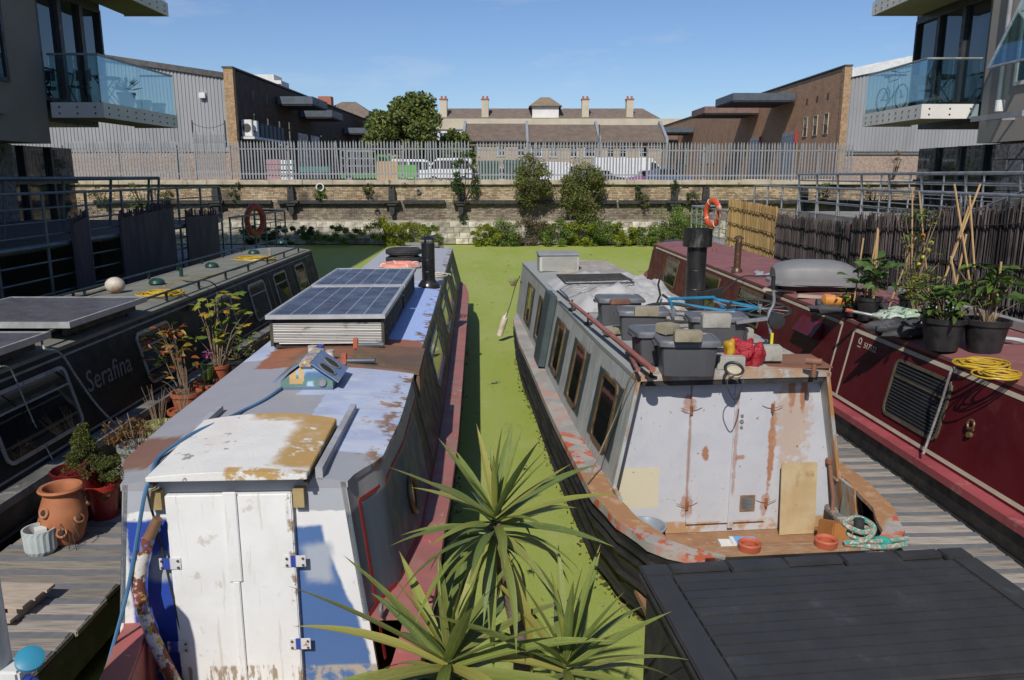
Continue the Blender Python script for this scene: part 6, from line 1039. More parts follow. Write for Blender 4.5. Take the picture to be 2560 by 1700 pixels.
def leafmesh(kind):
    if kind in lf: return lf[kind]
    s = MB()
    if kind == 'fig':       # lobed broad leaf
        pts = [(0, 0), (.3, -.3), (.45, -.22), (.7, -.42), (.78, -.15), (1, 0), (.78, .15), (.7, .42), (.45, .22), (.3, .3)]
        s.add([(a, b_, -.18 * a * a - .25 * abs(b_)) for a, b_ in pts] + [(.5, 0, .02)], [(10, i, (i + 1) % 10) for i in range(10)])
    else:
        ks = [0, .15, .4, .7, 1.]; ws = [.02, .16, .22, .14, .0]; vs = []
        for a, w in zip(ks, ws): vs += [(a, -w, -.22 * a * a + w * .4), (a, 0, -.22 * a * a), (a, w, -.22 * a * a + w * .4)]
        s.add(vs, [(3 * i + j, 3 * i + j + 1, 3 * i + 4 + j, 3 * i + 3 + j) for i in range(4) for j in (0, 1)])
    me = bpy.data.meshes.new('leaf'); me.from_pydata([tuple(v) for v in s.V], [], s.F); lf[kind] = me; return me
def leaves(t, pts, size, kind, mats, seed, name='leaf', spread=1.):
    g = random.Random(seed); base = leafmesh(kind)
    for i, p in enumerate(pts):
        m_ = g.choice(mats); key = kind + m_.name
        if key not in lf: me = base.copy(); me.materials.clear(); me.materials.append(m_); lf[key] = me
        o = bpy.data.objects.new(name, lf[key]); COL.objects.link(o); o.parent = t; o.location = p; k = size * g.uniform(.65, 1.2); o.scale = (k, k, k); o.rotation_euler = (g.uniform(-.6, .6), g.uniform(-.5, .5) * spread, g.uniform(0, 6.28))
def leafone(name, c, trans=.35):
    m, nt, b = newmat(name, .45, 0, .4); v = coords(nt); cc = mixc(nt, mrange(nt, noise(nt, v, 3.), .35, .65), c, tuple(k * .7 for k in c)); nt.links.new(cc, b.inputs['Base Color']); t_ = nd(nt, 'ShaderNodeBsdfTranslucent', i_Color=cc); mx = nd(nt, 'ShaderNodeMixShader', i_0=trans, i_1=b.outputs[0], i_2=t_.outputs[0]); nt.links.new(mx.outputs[0], nt.nodes['Material Output'].inputs[0]); return m
L1, L2, L3, L4, L5, L6 = leafone('leaf_green', (.13, .22, .03)), leafone('leaf_yellowgreen', (.3, .33, .05)), leafone('leaf_yellow', (.5, .33, .04)), leafone('leaf_red', (.36, .1, .03)), leafone('leaf_deep', (.05, .1, .02)), leafone('leaf_tan', (.4, .25, .1))
M['petal'] = leafone('pink_petal', (.65, .18, .4), .4)
def scatter(n, c, r, seed): g = random.Random(seed); return [Vector(c) + Vector((g.gauss(0, .5) * r[0], g.gauss(0, .5) * r[1], g.uniform(-1, 1) * r[2])) for k in range(n)]
def stalks(t, P_, z0, r=.005, m='twig', base=(0, 0)):
    s = MB()
    for q in P_: s.tube([(base[0] + q.x * .15, base[1] + q.y * .15, z0), (base[0] + (q.x - base[0]) * .5, base[1] + (q.y - base[1]) * .5, z0 + (q.z - z0) * .6), q], [r, r * .8, r * .4], 5)
    s.build('stems', M[m], t, kind='stuff')
def soil_disc(t, r, z): s = MB(); s.lathe([(r, z), (r * .5, z + .012), (.001, z + .015)]); s.build('soil', M['soil'], t)
t = thing('potted_shrub', 'shrub with red and orange leaves in a stacked terracotta pot', 'potted plant', at(470, 1040, z=PZ)); pot(t, .17, .3, M['pot_orange']); soil_disc(t, .14, .27); P_ = scatter(80, (-.14, 0, .8), (.3, .2, .3), 3); leaves(t, P_, .125, 'oval', [L4, L4, L6, L1, L3], 4); stalks(t, P_[::6], .25); twigs(t, 6, .25, .55, .05, 12, r=.006)
t = thing('plant_pot', 'empty terracotta pot with bare canes in front of the red leaved shrub', 'pot', at(462, 1075, z=PZ)); pot(t, .16, .24, M['pot_orange']); soil_disc(t, .13, .2); twigs(t, 14, .18, .35, .17, 13)
t = thing('potted_flower', 'terracotta pot with pink flowers and grassy stalks', 'potted plant', at(525, 1010, z=PZ)); pot(t, .17, .28, M['pot_orange']); soil_disc(t, .14, .25); s = MB(); g = random.Random(8)
for k in range(34): a = g.uniform(0, 6.28); q = g.uniform(.02, .1); s.tube([(q * .5 * math.cos(a), q * .5 * math.sin(a), .25), (q * math.cos(a), q * math.sin(a), .5)], [.004, .002], 4)
s.build('grass_blades', L1, t, kind='stuff'); leaves(t, scatter(36, (.02, 0, .64), (.07, .06, .06), 9), .045, 'oval', [M['petal']], 9, 'petal'); stalks(t, [Vector((.02, 0, .6))], .25)
t = thing('potted_fig', 'tall fig with lobed yellow green leaves in a terracotta pot', 'potted plant', at(548, 960, z=PZ)); pot(t, .16, .28, M['pot_orange']); P_ = scatter(52, (.05, 0, .95), (.32, .22, .36), 5); leaves(t, P_, .17, 'fig', [L1, L2, L2, L3], 5); stalks(t, P_[::3], .25, .007)
t = thing('potted_shrub', 'green leafy shrub in a black tub beside the white boat', 'potted plant', at(592, 950, z=PZ)); pot(t, .22, .32, M['rubber_black'], name='tub'); P_ = scatter(130, (.02, 0, .5), (.28, .22, .18), 6); leaves(t, P_, .085, 'oval', [L1, L5, L1, L2], 6); stalks(t, P_[::5], .3)
t = thing('wood_pallet', 'short stack of pale boards on the near left pontoon', 'pallet', at(60, 1520, z=PZ), -.05); t.scale = (.72, .72, .8); M['paleboard'] = mat('pale_board', (.46, .38, .3), (.36, .3, .24), 4, .85, stretch=(1, 6, 6))
for k in range(3): s = MB(); s.box(-.42, .14 + .02 * k, -.2 + k * .14, -.08 + k * .14, .1, .125); s.build('board', M['paleboard'], t)
for k in range(2): s = MB(); s.box(-.3 + k * .3, -.22 + k * .3, -.2, .2, .0, .099); s.build('bearer', M['paleboard'], t)
s = MB(); s.box(-.45, .1, -.32, -.21, .04, .065); s.build('board', M['paleboard'], t)
# ------------------------------------------------------------------ power bollard, near left
t = thing('power_bollard', 'pale grey service post with round top at the bottom left corner', 'bollard', (-2.22, 2.9, .85)); s = MB(); s.lathe([(.12, 0), (.115, .9), (.1, 1.0), (.06, 1.06), (.001, 1.08)], n=24); s.build('post_body', mat('bollard_grey', (.45, .46, .47), (.38, .39, .4), 3, .5), t, smooth=True)
M['sock_blue'] = mat('socket_blue', (.04, .25, .38), (.03, .2, .32), 5, .4, bmp=0)
s = MB(); s.obox((.13, .0, .33), (.12, .1, .15)); so = s.build('socket_housing', M['trim_white'], t, bevel=.012); s = MB(); s.lathe([(.055, 0), (.055, .02), (.03, .03), (.001, .03)]); o = s.build('socket_lid', M['sock_blue'], so, smooth=True); o.location = (.215, .0, .43); o.rotation_euler = (R(25), R(25), 0); s = MB(); [s.cyl((.18 + .022 * k, -.01, .33 - .012 * k), (.198 + .022 * k, -.01, .32 - .012 * k), .038 - .002 * k, n=16) for k in range(4)]; s.build('plug', mat('plug_blue', (.03, .06, .4), (.02, .05, .3), 5, .4), so, smooth=True); s = MB(); s.cyl((.27, -.01, .282), (.32, -.01, .255), .034, .026); s.build('plug_sleeve', M['trim_white'], so)
# ------------------------------------------------------------------ rusty grey boat: roof clutter
M['tub'] = mat('charcoal_plastic_tub', (.085, .088, .098), (.07, .072, .08), 3, .5, dirt=(.16, .15, .14), dscale=5, dthr=(.6, .8), damt=.5, bmp=.05); M['tublid'] = mat('grey_plastic_lid', (.13, .135, .15), (.11, .115, .125), 3, .5, bmp=.05)
def tub(lab, px, py, rz, w=.47, d=.35, h=.26):
    p = at(px, py, z=ZD); t = thing('storage_tub', lab, 'storage tub', (p.x, p.y + d / 2, ZD - .01), rz, 'plastic tubs on the rusty grey boat'); s = MB(); n = 24
    def ring(k, z):
        out = []
        for i in range(n):
            a = 2 * math.pi * i / n + math.pi / n; cx, cy = math.cos(a), math.sin(a); e = .25; x = abs(cx) ** e * (1 if cx > 0 else -1); y = abs(cy) ** e * (1 if cy > 0 else -1); q = 1 - (.03 if i in (15, 16, 19, 20) else 0); out.append((x * w / 2 * k, y * d / 2 * k * q, z))
        return out
    s.loft([ring(.86, 0), ring(.93, h * .8), ring(.93, h)]); s.build('tub_body', M['tub'], t); s = MB(); s.loft([ring(1.0, h + .001), ring(1.06, h - .02), ring(1.06, h + .012), ring(.99, h + .028), ring(.9, h + .028), ring(.88, h + .02)]); s.build('lid', M['tublid'], t, smooth=True)
    for sd in (-1, 1): s = MB(); s.box(sd * w * .5, sd * w * .5 + sd * .035, -.07, .07, h - .03, h - .012); s.build('handle', M['tub'], t)
    return t, h + .028 + ZD - .01
t1, zl = tub('front charcoal tub with a single concrete block on its lid', 1726, 940, -.03)
tub('charcoal tub half hidden behind the front tub', 1652, 912, .12, .42)
tub('charcoal tub behind the red pole, with a mossy concrete block', 1612, 850, -.08)
tub('furthest charcoal tub with a red brick on its lid', 1552, 812, .03)
tub('charcoal tub on the right under the blue bicycle', 1800, 868, -.03, .52)
M['cblock'] = mat('concrete_block', (.34, .3, .22), (.26, .23, .16), 6, .95, dirt=(.12, .12, .05), dscale=5, bmp=.7, bscale=50); M['cblock2'] = mat('grey_concrete_block', (.4, .39, .35), (.3, .29, .25), 6, .95, dirt=(.14, .11, .07), dscale=4, bmp=.7, bscale=50); M['redbrick'] = mat('red_brick_single', (.22, .1, .07), (.15, .07, .05), 8, .9, bmp=.6)
for px, py, z, w, d, h, rz, m_, lab in ((1722, 858, zl, .21, .1, .09, -.05, 'cblock', 'concrete block lying on the front charcoal tub'), (1672, 838, zl, .15, .14, .085, .5, 'cblock', 'angled concrete block on the half hidden tub'), (1618, 793, zl, .21, .1, .09, -.08, 'cblock', 'mossy concrete block on the tub behind the red pole'), (1552, 763, zl, .2, .09, .05, .05, 'redbrick', 'red brick on the furthest tub lid'), (1792, 822, zl, .24, .1, .12, 0, 'cblock2', 'pitted grey concrete block on the right-hand tub'), (1830, 927, ZD, .22, .1, .11, -.05, 'cblock2', 'pale stained block standing behind the round lamp'), (1926, 905, ZD + .02, .2, .11, .13, .02, 'cblock2', 'concrete block on the flat rust plate beside the red bag'), (1535, 838, ZD, .2, .1, .06, .3, 'cblock', 'low stone slab beside the furthest tub'), (1865, 855, ZD, .14, .1, .12, .2, 'cblock2', 'small concrete block right of the bicycle tub')):
    s = MB(); s.box(-w / 2, w / 2, -d / 2, d / 2, 0, h); s.V = [(v[0] + rnd.uniform(-.006, .006), v[1] + rnd.uniform(-.006, .006), v[2] + rnd.uniform(-.004, .004) * (v[2] > 0)) for v in s.V]; p = at(px, py, z=z); o = tag(s.build('concrete_block' if m_ != 'redbrick' else 'brick', M[m_], bevel=.008), lab, 'block' if m_ != 'redbrick' else 'brick', 'weights on the rusty grey boat'); o.location = (p.x, p.y + d / 2, z + .001); o.rotation_euler.z = rz
M['redox'] = mat('red_oxide_pole', (.34, .13, .1), (.27, .1, .08), 6, .5, dirt=(.2, .07, .05), dscale=15); M['rustplate'] = mat('rust_plate', (.24, .11, .065), (.2, .09, .055), 3, .75, dirt=(.13, .07, .05), dscale=5)
t = thing('boat_pole', 'long red brown pole lying on stands along the grey boat roof', 'pole', at(1530, 850, z=ZD + .08)); a, b_, c_ = at(1427, 756, z=ZD + .12), at(1470, 790, z=ZD + .12), at(1632, 924, z=ZD + .08)
s = MB(); s.tube([q - t.location for q in (a, b_)], .021, 10); s.build('upper_pole', M['redox'], t, smooth=True); s = MB(); s.tube([q - t.location for q in (b_ + (c_ - b_) * .02, c_)], .025, 10); s.build('pole_shaft', M['redox'], t, smooth=True); s = MB(); q = at(1595, 925, z=ZD + .05) - t.location; s.tube([at(1565, 868, z=ZD + .03) - t.location, q], .017, 8); s.build('second_pole', M['redox'], t, smooth=True)
s = MB(); s.tube([at(1394, 728, z=ZD + .12) - t.location, at(1425, 754, z=ZD + .12) - t.location], .014, 8); s.build('dark_tip', M['tarred'], t)
for q in (at(1430, 770, z=ZD), at(1470, 805, z=ZD), at(1628, 940, z=ZD)): s = MB(); v_ = q - t.location; s.cyl((v_.x, v_.y, v_.z - .02), (v_.x, v_.y, v_.z + .1), .012); s.cyl((v_.x, v_.y, v_.z - .02), (v_.x, v_.y, v_.z - .005), .05); s.build('pole_stand', M['tarred'], t)
# tarpaulin: a crumpled sheet over the roof
M['tarp'] = mat('crumpled_grey_sheet', (.46, .455, .45), (.38, .375, .37), 3, .65, dirt=(.34, .29, .23), dscale=5, dthr=(.55, .75), bmp=.5, bscale=18, bdist=.02)
from mathutils import noise as mn
g = []; nx, ny = 44, 56; org = D.l2w((0, 2.75, 0))
for j in range(ny + 1):
    for i in range(nx + 1):
        x = -.74 + 1.5 * i / nx; y = 2.85 + 2.75 * j / ny; x += .05 * mn.noise(Vector((y * 2.2, 3, 0))) * (1 if abs(x) > .6 else .3); yy = y + .12 * mn.noise(Vector((x * 3.1, 7, 1)))
        ed = min(1, min(i, nx - i, j, ny - j) / 5); rg = .07 + .08 * mn.noise(Vector((x * 2.4, yy * 1.9, 2))) + .085 * abs(mn.noise(Vector((x * 4.2, yy * 3.6, 5)))) + .03 * mn.noise(Vector((x * 12, yy * 10, 8))); base = D.roofz(min(max(x, -.8), .8), y)
        box = .07 * max(0, 1 - max(abs(x - .05) / .55, abs(y - 4.2) / .9) ** 4); g.append((x, yy - 2.75, base + .008 + ed * (rg + box)))
s = MB(); s.add(g, [(j * (nx + 1) + i, j * (nx + 1) + i + 1, (j + 1) * (nx + 1) + i + 1, (j + 1) * (nx + 1) + i) for j in range(ny) for i in range(nx)]); o = tag(s.build('tarpaulin', M['tarp'], smooth=True), 'crumpled grey tarpaulin spread over the grey boat roof', 'tarpaulin'); o.location = org; o.rotation_euler.z = math.atan(.1); o.data.polygons.foreach_set('use_smooth', [True] * len(o.data.polygons))
t = thing('wire_rack', 'black wire rack lying on the grey tarpaulin', 'rack', at(1485, 700, z=ZD + .22), .1); s = MB(); s.tube([(-.42, -.3, 0), (.45, -.3, 0), (.45, .4, .02), (-.42, .4, .02), (-.42, -.3, 0)], .012, 6); s.build('outer_frame', M['tarred'], t)
for k in range(10): y = -.27 + .64 * k / 9; s = MB(); s.tube([(-.42, y, .02), (.45, y + .03, .03)], .005, 5); s.build('rod', M['tarred'], t)
M['acwhite'] = mat('cream_louvre_box', (.5, .5, .45), (.42, .42, .38), 3, .5)
t = thing('air_conditioner', 'cream louvred box with grey top at the far end of the grey boat', 'louvred box', at(1398, 680, z=ZD), .06); s = MB(); s.box(-.32, .32, 0, .48, 0, .26); s.build('casing', M['acwhite'], t, bevel=.012); s = MB(); s.box(-.335, .335, -.015, .5, .262, .3); s.build('top_cover', M['leadgrey'], t, bevel=.008)
for k in range(13): s = MB(); s.box(-.28, .29, -.012, -.001, .02 + k * .018, .03 + k * .018); s.build('louvre', M['acwhite'], t)
flue('tall black chimney with wide drum cowl on the grey boat', (2.13, 9.0, ZD - .03), .112, .8, mat('worn_black_flue', (.02, .02, .021), (.05, .05, .05), 5, .38, .3, dirt=(.12, .11, .1), dscale=8, stretch=(1, 1, .3)), .165, .92, 'drum', False)
bicycle('bicycle', 'bright blue bicycle lying on its side across the grey boat roof', Matrix.Translation((2.3, 7.95, ZD + .07)) @ Matrix.Rotation(R(196), 4, 'Z') @ Matrix.Rotation(R(82), 4, 'X'), mat('bike_blue', (.02, .2, .36), (.015, .15, .28), 3, .35, dirt=(.1, .1, .1), dscale=10, bmp=0))
t = thing('folding_scooter', 'upright silver handlebar stem with a black motor beside the bicycle', 'scooter', at(1926, 872, z=ZD)); s = MB(); s.tube(smooth_path([(0, 0, .12), (-.03, .02, .3), (.01, .02, .42), (-.01, .02, .56)]), .014, 8); s.build('stem', M['steel'], t, smooth=True); s = MB(); s.cyl((.03, -.04, .26), (.03, .08, .26), .07, n=16); s.build('motor', M['rubber_black'], t, smooth=True); s = MB(); s.beam((-.32, .02, .24), (.0, .02, .28), .03, .03); s.build('arm', M['steel'], t); s = MB(); s.box(-.02, .02, -.015, .015, -.02, .14); s.build('leg', M['rubber_black'], t); s = MB(); s.box(-.012, .012, -.022, -.016, .04, .15); s.build('yellow_tag', mat('tag_yellow', (.65, .55, .03), (.6, .5, .03), 5, .5), t); s = MB(); s.cyl((-.01, .02, .54), (-.01, .02, .66), .018); s.build('grip', M['rubber_black'], t)
# red and yellow bag
t = thing('plastic_bag', 'crumpled red and yellow plastic bag on the grey boat roof', 'bag', at(1862, 915, z=ZD)); 
def lump(c, rx, ry, rz, seed, n=18, amp=.18):
    s = MB(); s.ball(c, rx, ry, rz, n); cc = Vector(c); s.V = [tuple(cc + (Vector(v) - cc) * (1 + amp * 2 * mn.noise(Vector(v) * 14 + Vector((seed, 0, 0))))) for v in s.V]; return s
M['bagred'] = mat('red_plastic', (.42, .02, .035), (.3, .015, .025), 14, .35, bmp=1., bscale=35, bdist=.02); lump((-.02, 0, .12), .12, .07, .11, 3, 26, .3).build('bag_body', M['bagred'], t, smooth=True); lump((.1, 0, .09), .055, .06, .11, 9, 26, .35).build('gathered_end', M['bagred'], t, smooth=True); lump((-.13, 0, .13), .055, .05, .09, 5, 20, .3).build('yellow_end', mat('yellow_plastic', (.5, .3, .02), (.42, .25, .02), 6, .4), t, smooth=True)
t = thing('round_lamp', 'round black rimmed lamp with trailing cable on the roof edge', 'lamp', at(1834, 938, z=ZD)); s = MB(); Mr = Matrix.Rotation(R(35), 3, 'X'); s.torus((0, 0, .05), .068, .012, 22, 8, Mr); s.build('rim', M['rubber_black'], t, smooth=True); s = MB(Mr.to_4x4()); s.lathe([(.062, .02), (.06, .045), (.001, .055)]); s.build('lens', mat('lamp_lens', (.5, .45, .33), (.42, .36, .25), 8, .3), t, smooth=True); s = MB(); s.tube(smooth_path([(.02, -.05, .01), (-.06, -.09, .0), (-.08, -.13, -.06), (-.02, -.14, -.16), (.03, -.13, -.08), (.05, -.1, .0)]), .005, 6); s.build('cable', M['tarred'], t)
s = MB(); s.box(-.28, .38, -.16, .3, 0, .018); o = tag(s.build('rust_plate', M['rustplate'], bevel=.003), 'flat rust brown plate on the right of the grey boat roof', 'plate'); p = at(1950, 905, z=ZD); o.location = (p.x, p.y, ZD - .018); o.rotation_euler.z = .02
t = thing('mooring_pin', 'rusty T-shaped pin on the grey boat roof corner', 'pin', at(2034, 936, z=ZD - .02)); s = MB(); s.cyl((0, 0, -.02), (0, 0, .1), .02); s.build('stem', M['rustplate'], t); s = MB(); s.cyl((-.06, .03, .105), (.05, -.02, .105), .028, n=12); s.build('crossbar', M['rustplate'], t, smooth=True)
cable('stern_rope', 'slack rope from the grey boat roof corner down to its gunwale', 'rope', [at(1600, 920, z=1.78), at(1575, 945, z=1.68), at(1540, 1040, z=1.3), at(1500, 1130, z=.98), at(1468, 1205, z=.79)], .007, mat('old_rope', (.24, .21, .16), (.18, .15, .11), 40, .9))
# stern deck of the grey boat
DZ = .255
t = thing('plastic_bucket', 'grey plastic bowl bucket on the grey boat stern deck', 'bucket', D.l2w((-.72, -.12, DZ))); s = MB(); s.lathe([(.1, 0), (.14, .19), (.165, .2), (.165, .215), (.15, .215), (.125, .17), (.1, .03), (.001, .02)]); s.build('bowl', mat('bucket_grey', (.26, .3, .34), (.22, .25, .29), 4, .4), t, smooth=True); s = MB(); s.tube([(.15 * math.cos(a), -.02 - .13 * math.sin(a) * .3, .2 - .15 * math.sin(a)) for a in [math.pi * k / 10 for k in range(11)]], .008, 6); s.build('handle', M['rubber_black'], t)
s = MB(); s.box(0, .3, 0, .03, 0, .62); s.box(-.02, .03, -.012, -.001, 0, .62); o = tag(s.build('leaning_board', mat('stained_board', (.5, .4, .24), (.42, .3, .15), 3, .8, dirt=(.32, .17, .06), dscale=5)), 'stained plywood board leaning on the right of the rusty doors', 'board'); o.location = D.l2w((.5, .02, DZ)); o.rotation_euler = (R(-5), 0, math.atan(.1))
t = thing('tool_box', 'rusty orange brown box tilted beside the leaning board', 'box', D.l2w((.84, -.28, DZ)), .15); s = MB(); s.M = Matrix.Rotation(.2, 4, 'Y') @ Matrix.Rotation(-.25, 4, 'X'); s.box(-.13, .12, -.11, .11, .0, .22); s.build('box_body', mat('orange_rust_box', (.36, .15, .04), (.28, .11, .03), 6, .7), t, bevel=.01); s = MB(); s.M = Matrix.Rotation(.2, 4, 'Y') @ Matrix.Rotation(-.25, 4, 'X'); s.torus((0, 0, .222), .025, .004, 14, 5); s.build('ring', M['rustplate'], t)
t = thing('boat_mop', 'rusty iron bar leaning in the stern corner', 'bar', D.l2w((.93, .0, DZ))); s = MB(); s.tube([(0, 0, 0), (.02, .05, .3), (-.02, .1, .62)], .018, 8); s.build('shaft', M['rustplate'], t); s = MB(); s.lathe([(.028, .6), (.03, .64), (.001, .65)], (-.02, .1, 0)); s.build('head', M['rustplate'], t)
s = MB(); s.prism([(-.08, 0), (.08, 0), (.1, .3), (.05, .42), (-.1, .38)], 'y', 0, .012); o = tag(s.build('slate_panel', mat('mossy_panel', (.16, .17, .14), (.12, .12, .1), 4, .8)), 'mossy grey panel tied up in the stern corner', 'panel'); o.location = D.l2w((1.0, -.12, DZ + .0)); o.rotation_euler = (0, .1, -.9)
M['orange_ring'] = mat('orange_ring', (.5, .12, .06), (.42, .1, .05), 6, .6)
for x, lab in ((-.28, 'orange red fairlead ring on the transom, left one'), (.27, 'orange red fairlead ring on the transom beside the rope')): s = MB(); s.lathe([(.075, 0), (.08, .045), (.07, .055), (.055, .04), (.055, .0)], n=24); o = tag(s.build('fairlead_ring', M['orange_ring'], smooth=True), lab, 'ring', 'fairlead rings'); o.location = D.l2w((x, -1.12, .737))
s = MB(); s.obox((0, 0, .03), (.2, .12, .05)); s.obox((-.14, 0, .02), (.1, .1, .035)); o = tag(s.build('blue_white_sponge', patchmat('blue_and_white', (.12, .38, .75), [dict(x=(None, -.07), soft=.005, c=(.7, .7, .68))], .5)), 'blue and white plastic float on the stern deck under the doors', 'float'); o.location = D.l2w((-.02, -.42, DZ + .14)); 
s = MB(); s.box(-.93, .93, -.62, -.38, DZ + .001, DZ + .14); o = s.build('stern_locker', bpy.data.materials['rusty_deck'], D.t)
M['rope_multi'] = patchmat('multicoloured_rope', (.42, .28, .22), [dict(n=(40, .48, .52), c=(.06, .3, .24)), dict(n=(55, .56, .6), c=(.55, .5, .4))], .9, bmp=.6)
t = thing('mooring_stud', 'mooring stud wound with green and red rope on the transom', 'mooring stud', D.l2w((.52, -1.1, .737))); s = MB(); s.cyl((0, 0, 0), (0, .02, .17), .035); s.build('stud', M['tarred'], t); s = MB(); s.tube(smooth_path([(.35, .02, .02), (.2, -.03, .03), (.05, -.06, .04), (-.07, 0, .06), (0, .07, .08), (.08, .0, .1), (-.02, -.07, .11), (-.1, .03, .13), (.02, .08, .15), (.09, -.02, .12), (0, -.08, .05), (-.12, -.05, .02), (.1, -.1, .015), (.3, -.06, .015)]), .019, 8); s.build('rope', M['rope_multi'], t, smooth=True); lump((.16, -.03, .03), .06, .05, .03, 4, 10, .3).build('frayed_tangle', mat('teal_fray', (.04, .32, .26), (.03, .25, .2), 20, .9), t, smooth=True)
s = MB(); s.cyl((0, 0, -.2), (0, 0, .16), .065, n=16); s.lathe([(.065, .16), (.04, .22), (.025, .23), (.02, .28), (.001, .28)], n=16); o = tag(s.build('boat_fender', mat('stained_white_fender', (.6, .54, .44), (.5, .44, .34), 5, .6, dirt=(.3, .2, .12), dscale=5), smooth=True), 'stained white cylinder fender hanging over the water at the far left of the grey boat', 'fender'); o.location = at(1256, 815, z=.32); o.rotation_euler = (0, R(18), 0)
cable('fender_rope', 'dark rope holding the white fender on the grey boat', 'rope', [at(1264, 795, z=.58), at(1276, 760, z=.8), at(1290, 710, z=1.2), at(1300, 690, z=1.5)], .008, M['tarred'])
t = thing('dried_wreath', 'bunch of dry twigs hanging on the far left corner of the grey boat', 'twigs', at(1283, 715, z=1.1)); twigs(t, 30, 0, .16, .16, 31)
# ------------------------------------------------------------------ maroon boat: roof things
flue('slim bronze chimney with crown cowl on the maroon boat', at(1842, 680, z=ZE), .055, .48, M['flue_rust'], .085, .56)
t = thing('roof_stub', 'short rust red vent stub behind the bronze chimney', 'vent', at(1785, 633, z=ZE)); s = MB(); s.cyl((0, 0, 0), (0, 0, .1), .05); s.build('stub', M['rustplate'], t)
M['rbox'] = mat('roof_box_grey', (.2, .2, .205), (.18, .18, .185), 3, .5, bmp=.02); M['rbox2'] = mat('roof_box_pale', (.24, .24, .245), (.22, .22, .225), 3, .4, bmp=.02)
p = at(2052, 722, z=ZE + .08); t = thing('car_roof_box', 'large grey car roof box lying on the maroon boat', 'roof box', (p.x + .05, p.y + .35, ZE + .1), R(-8)); rings = []
for k in range(17):
    f = -1 + 2 * k / 16; ww = .66; x = f * ww; e = (1 - abs(f) ** 4.5); hd = .34 * (e ** .55) if e > 0 else 0; ht = .28 * (max(0, 1 - (abs(f + .05)) ** 3.4)) ** .7; ring = []
    for j in range(13): a = math.pi * j / 12; ring.append((x, -hd * math.cos(a) * (1 if abs(math.cos(a)) < .9 else 1), .06 + max(.0, ht) * max(0, math.sin(a)) ** .42))
    rings.append(ring + [(x, hd, .0), (x, -hd, .0)])
s = MB(); s.loft(rings[1:-1]); s.build('lid', M['rbox'], t, smooth=True); s = MB(); s.loft([[(q[0] * 1.02, q[1] * 1.05, z) for q in [(.64 * math.cos(a) if abs(math.cos(a)) < .9 else .64 * math.cos(a), .35 * abs(math.sin(a)) ** .6 * (1 if math.sin(a) > 0 else -1)) for a in [2 * math.pi * i / 28 for i in range(28)]]] for z in (.02, .065)]); s.build('base_rim', M['rbox2'], t); s = MB(); s.loft([[(q[0] * k, q[1] * k, z) for q in [(.62 * math.cos(a), .33 * abs(math.sin(a)) ** .6 * (1 if math.sin(a) > 0 else -1)) for a in [2 * math.pi * i / 28 for i in range(28)]]] for k, z in ((.8, -.07), (.99, .018))]); s.build('base', M['rubber_black'], t)
for px, py, lab in ((1950, 728, 'pale folded flap of boards left of the grey roof box'), (2040, 745, 'flat pale board in front of the grey roof box')): t = thing('roof_board', lab, 'board', at(px, py, z=ZE), -.5, 'loose boards on the maroon boat'); s = MB(); s.box(-.22, .22, -.07, .07, .0, .03); s.build('board', M['paleboard'], t)
t = thing('folded_sheet', 'two grey bent metal vanes on the maroon roof', 'metal vanes', at(1905, 690, z=ZE)); 
for k, (a, b_) in enumerate((((-.12, -.05), (.05, .1)), ((.02, 0), (.3, .02)), ((-.05, .02), (.02, .28)))): s = MB(); u = Vector((b_[0] - a[0], b_[1] - a[1], 0)); n_ = Vector((-u.y, u.x, 0)).normalized() * .07; c0 = Vector((a[0], a[1], .02)); s.add([c0, c0 + u * .5 + n_ + Vector((0, 0, .03)), c0 + u + Vector((0, 0, .05)), c0 + u * .5 - n_, c0 + u * .5 + Vector((0, 0, .045))], [(0, 3, 4), (3, 2, 4), (2, 1, 4), (1, 0, 4)]); s.build('vane', M['leadgrey'], t)
def roofplant(name, lab, px, py, r, h, potm, n, c, rr, size, kind, mats, seed, canes=None, stake=True):
    t = thing(name, lab, 'potted plant', at(px, py, z=ZE), group='potted plants on the maroon boat'); pot(t, r, h, potm, name='bucket'); soil_disc(t, r * .85, h * .88); P_ = scatter(int(n * 2.2), c, rr, seed); leaves(t, P_, size * 1.05, kind, mats, seed); stalks(t, P_[::4], h * .85, .006, 'twig')
    return t
M['cane'] = mat('bamboo_cane', (.5, .33, .16), (.42, .27, .12), 8, .6); BK = M['rubber_black']
def canes(t, tops, foot, zt=None):
    for a, b_ in tops: s = MB(); s.tube([Vector(a), Vector(b_)], .009, 6); s.build('cane', M['cane'], t)
L7, L8 = leafone('leaf_pale_green', (.16, .25, .09)), leafone('leaf_tomato', (.1, .18, .045))
t = roofplant('potted_courgette', 'broad leaved plant in a black bucket with three canes beside the roof box', 2168, 800, .13, .26, BK, 22, (0, 0, .55), (.22, .2, .16), .17, 'fig', [L5, L8, L7, L8], 21); canes(t, [((-.06, 0, .2), (.03, 0, 1.0)), ((.07, .04, .2), (.03, 0, .98)), ((.0, -.05, .2), (.02, 0, 1.02)), ((-.12, .1, .2), (-.08, .1, .9))], 0)
t = roofplant('potted_tomato', 'tall tomato vine with small green fruit on a wooden stake', 2275, 790, .14, .24, BK, 60, (0, 0, .75), (.24, .2, .5), .085, 'oval', [L8, L1, L8, L2], 22); canes(t, [((0, 0, .2), (-.1, .05, 1.45)), ((.25, .1, .2), (-.02, .05, 1.4)), ((-.2, .1, .1), (0, .05, .9))], 0)
for k in range(5): s = MB(); s.ball((rnd.uniform(-.02, .12), -.08, .6 + .08 * k), .026, n=8); s.build('fruit', mat('tomato_%d' % k, (.4, .42, .06) if k < 4 else (.6, .2, .03), None, 4, .3), t, smooth=True)
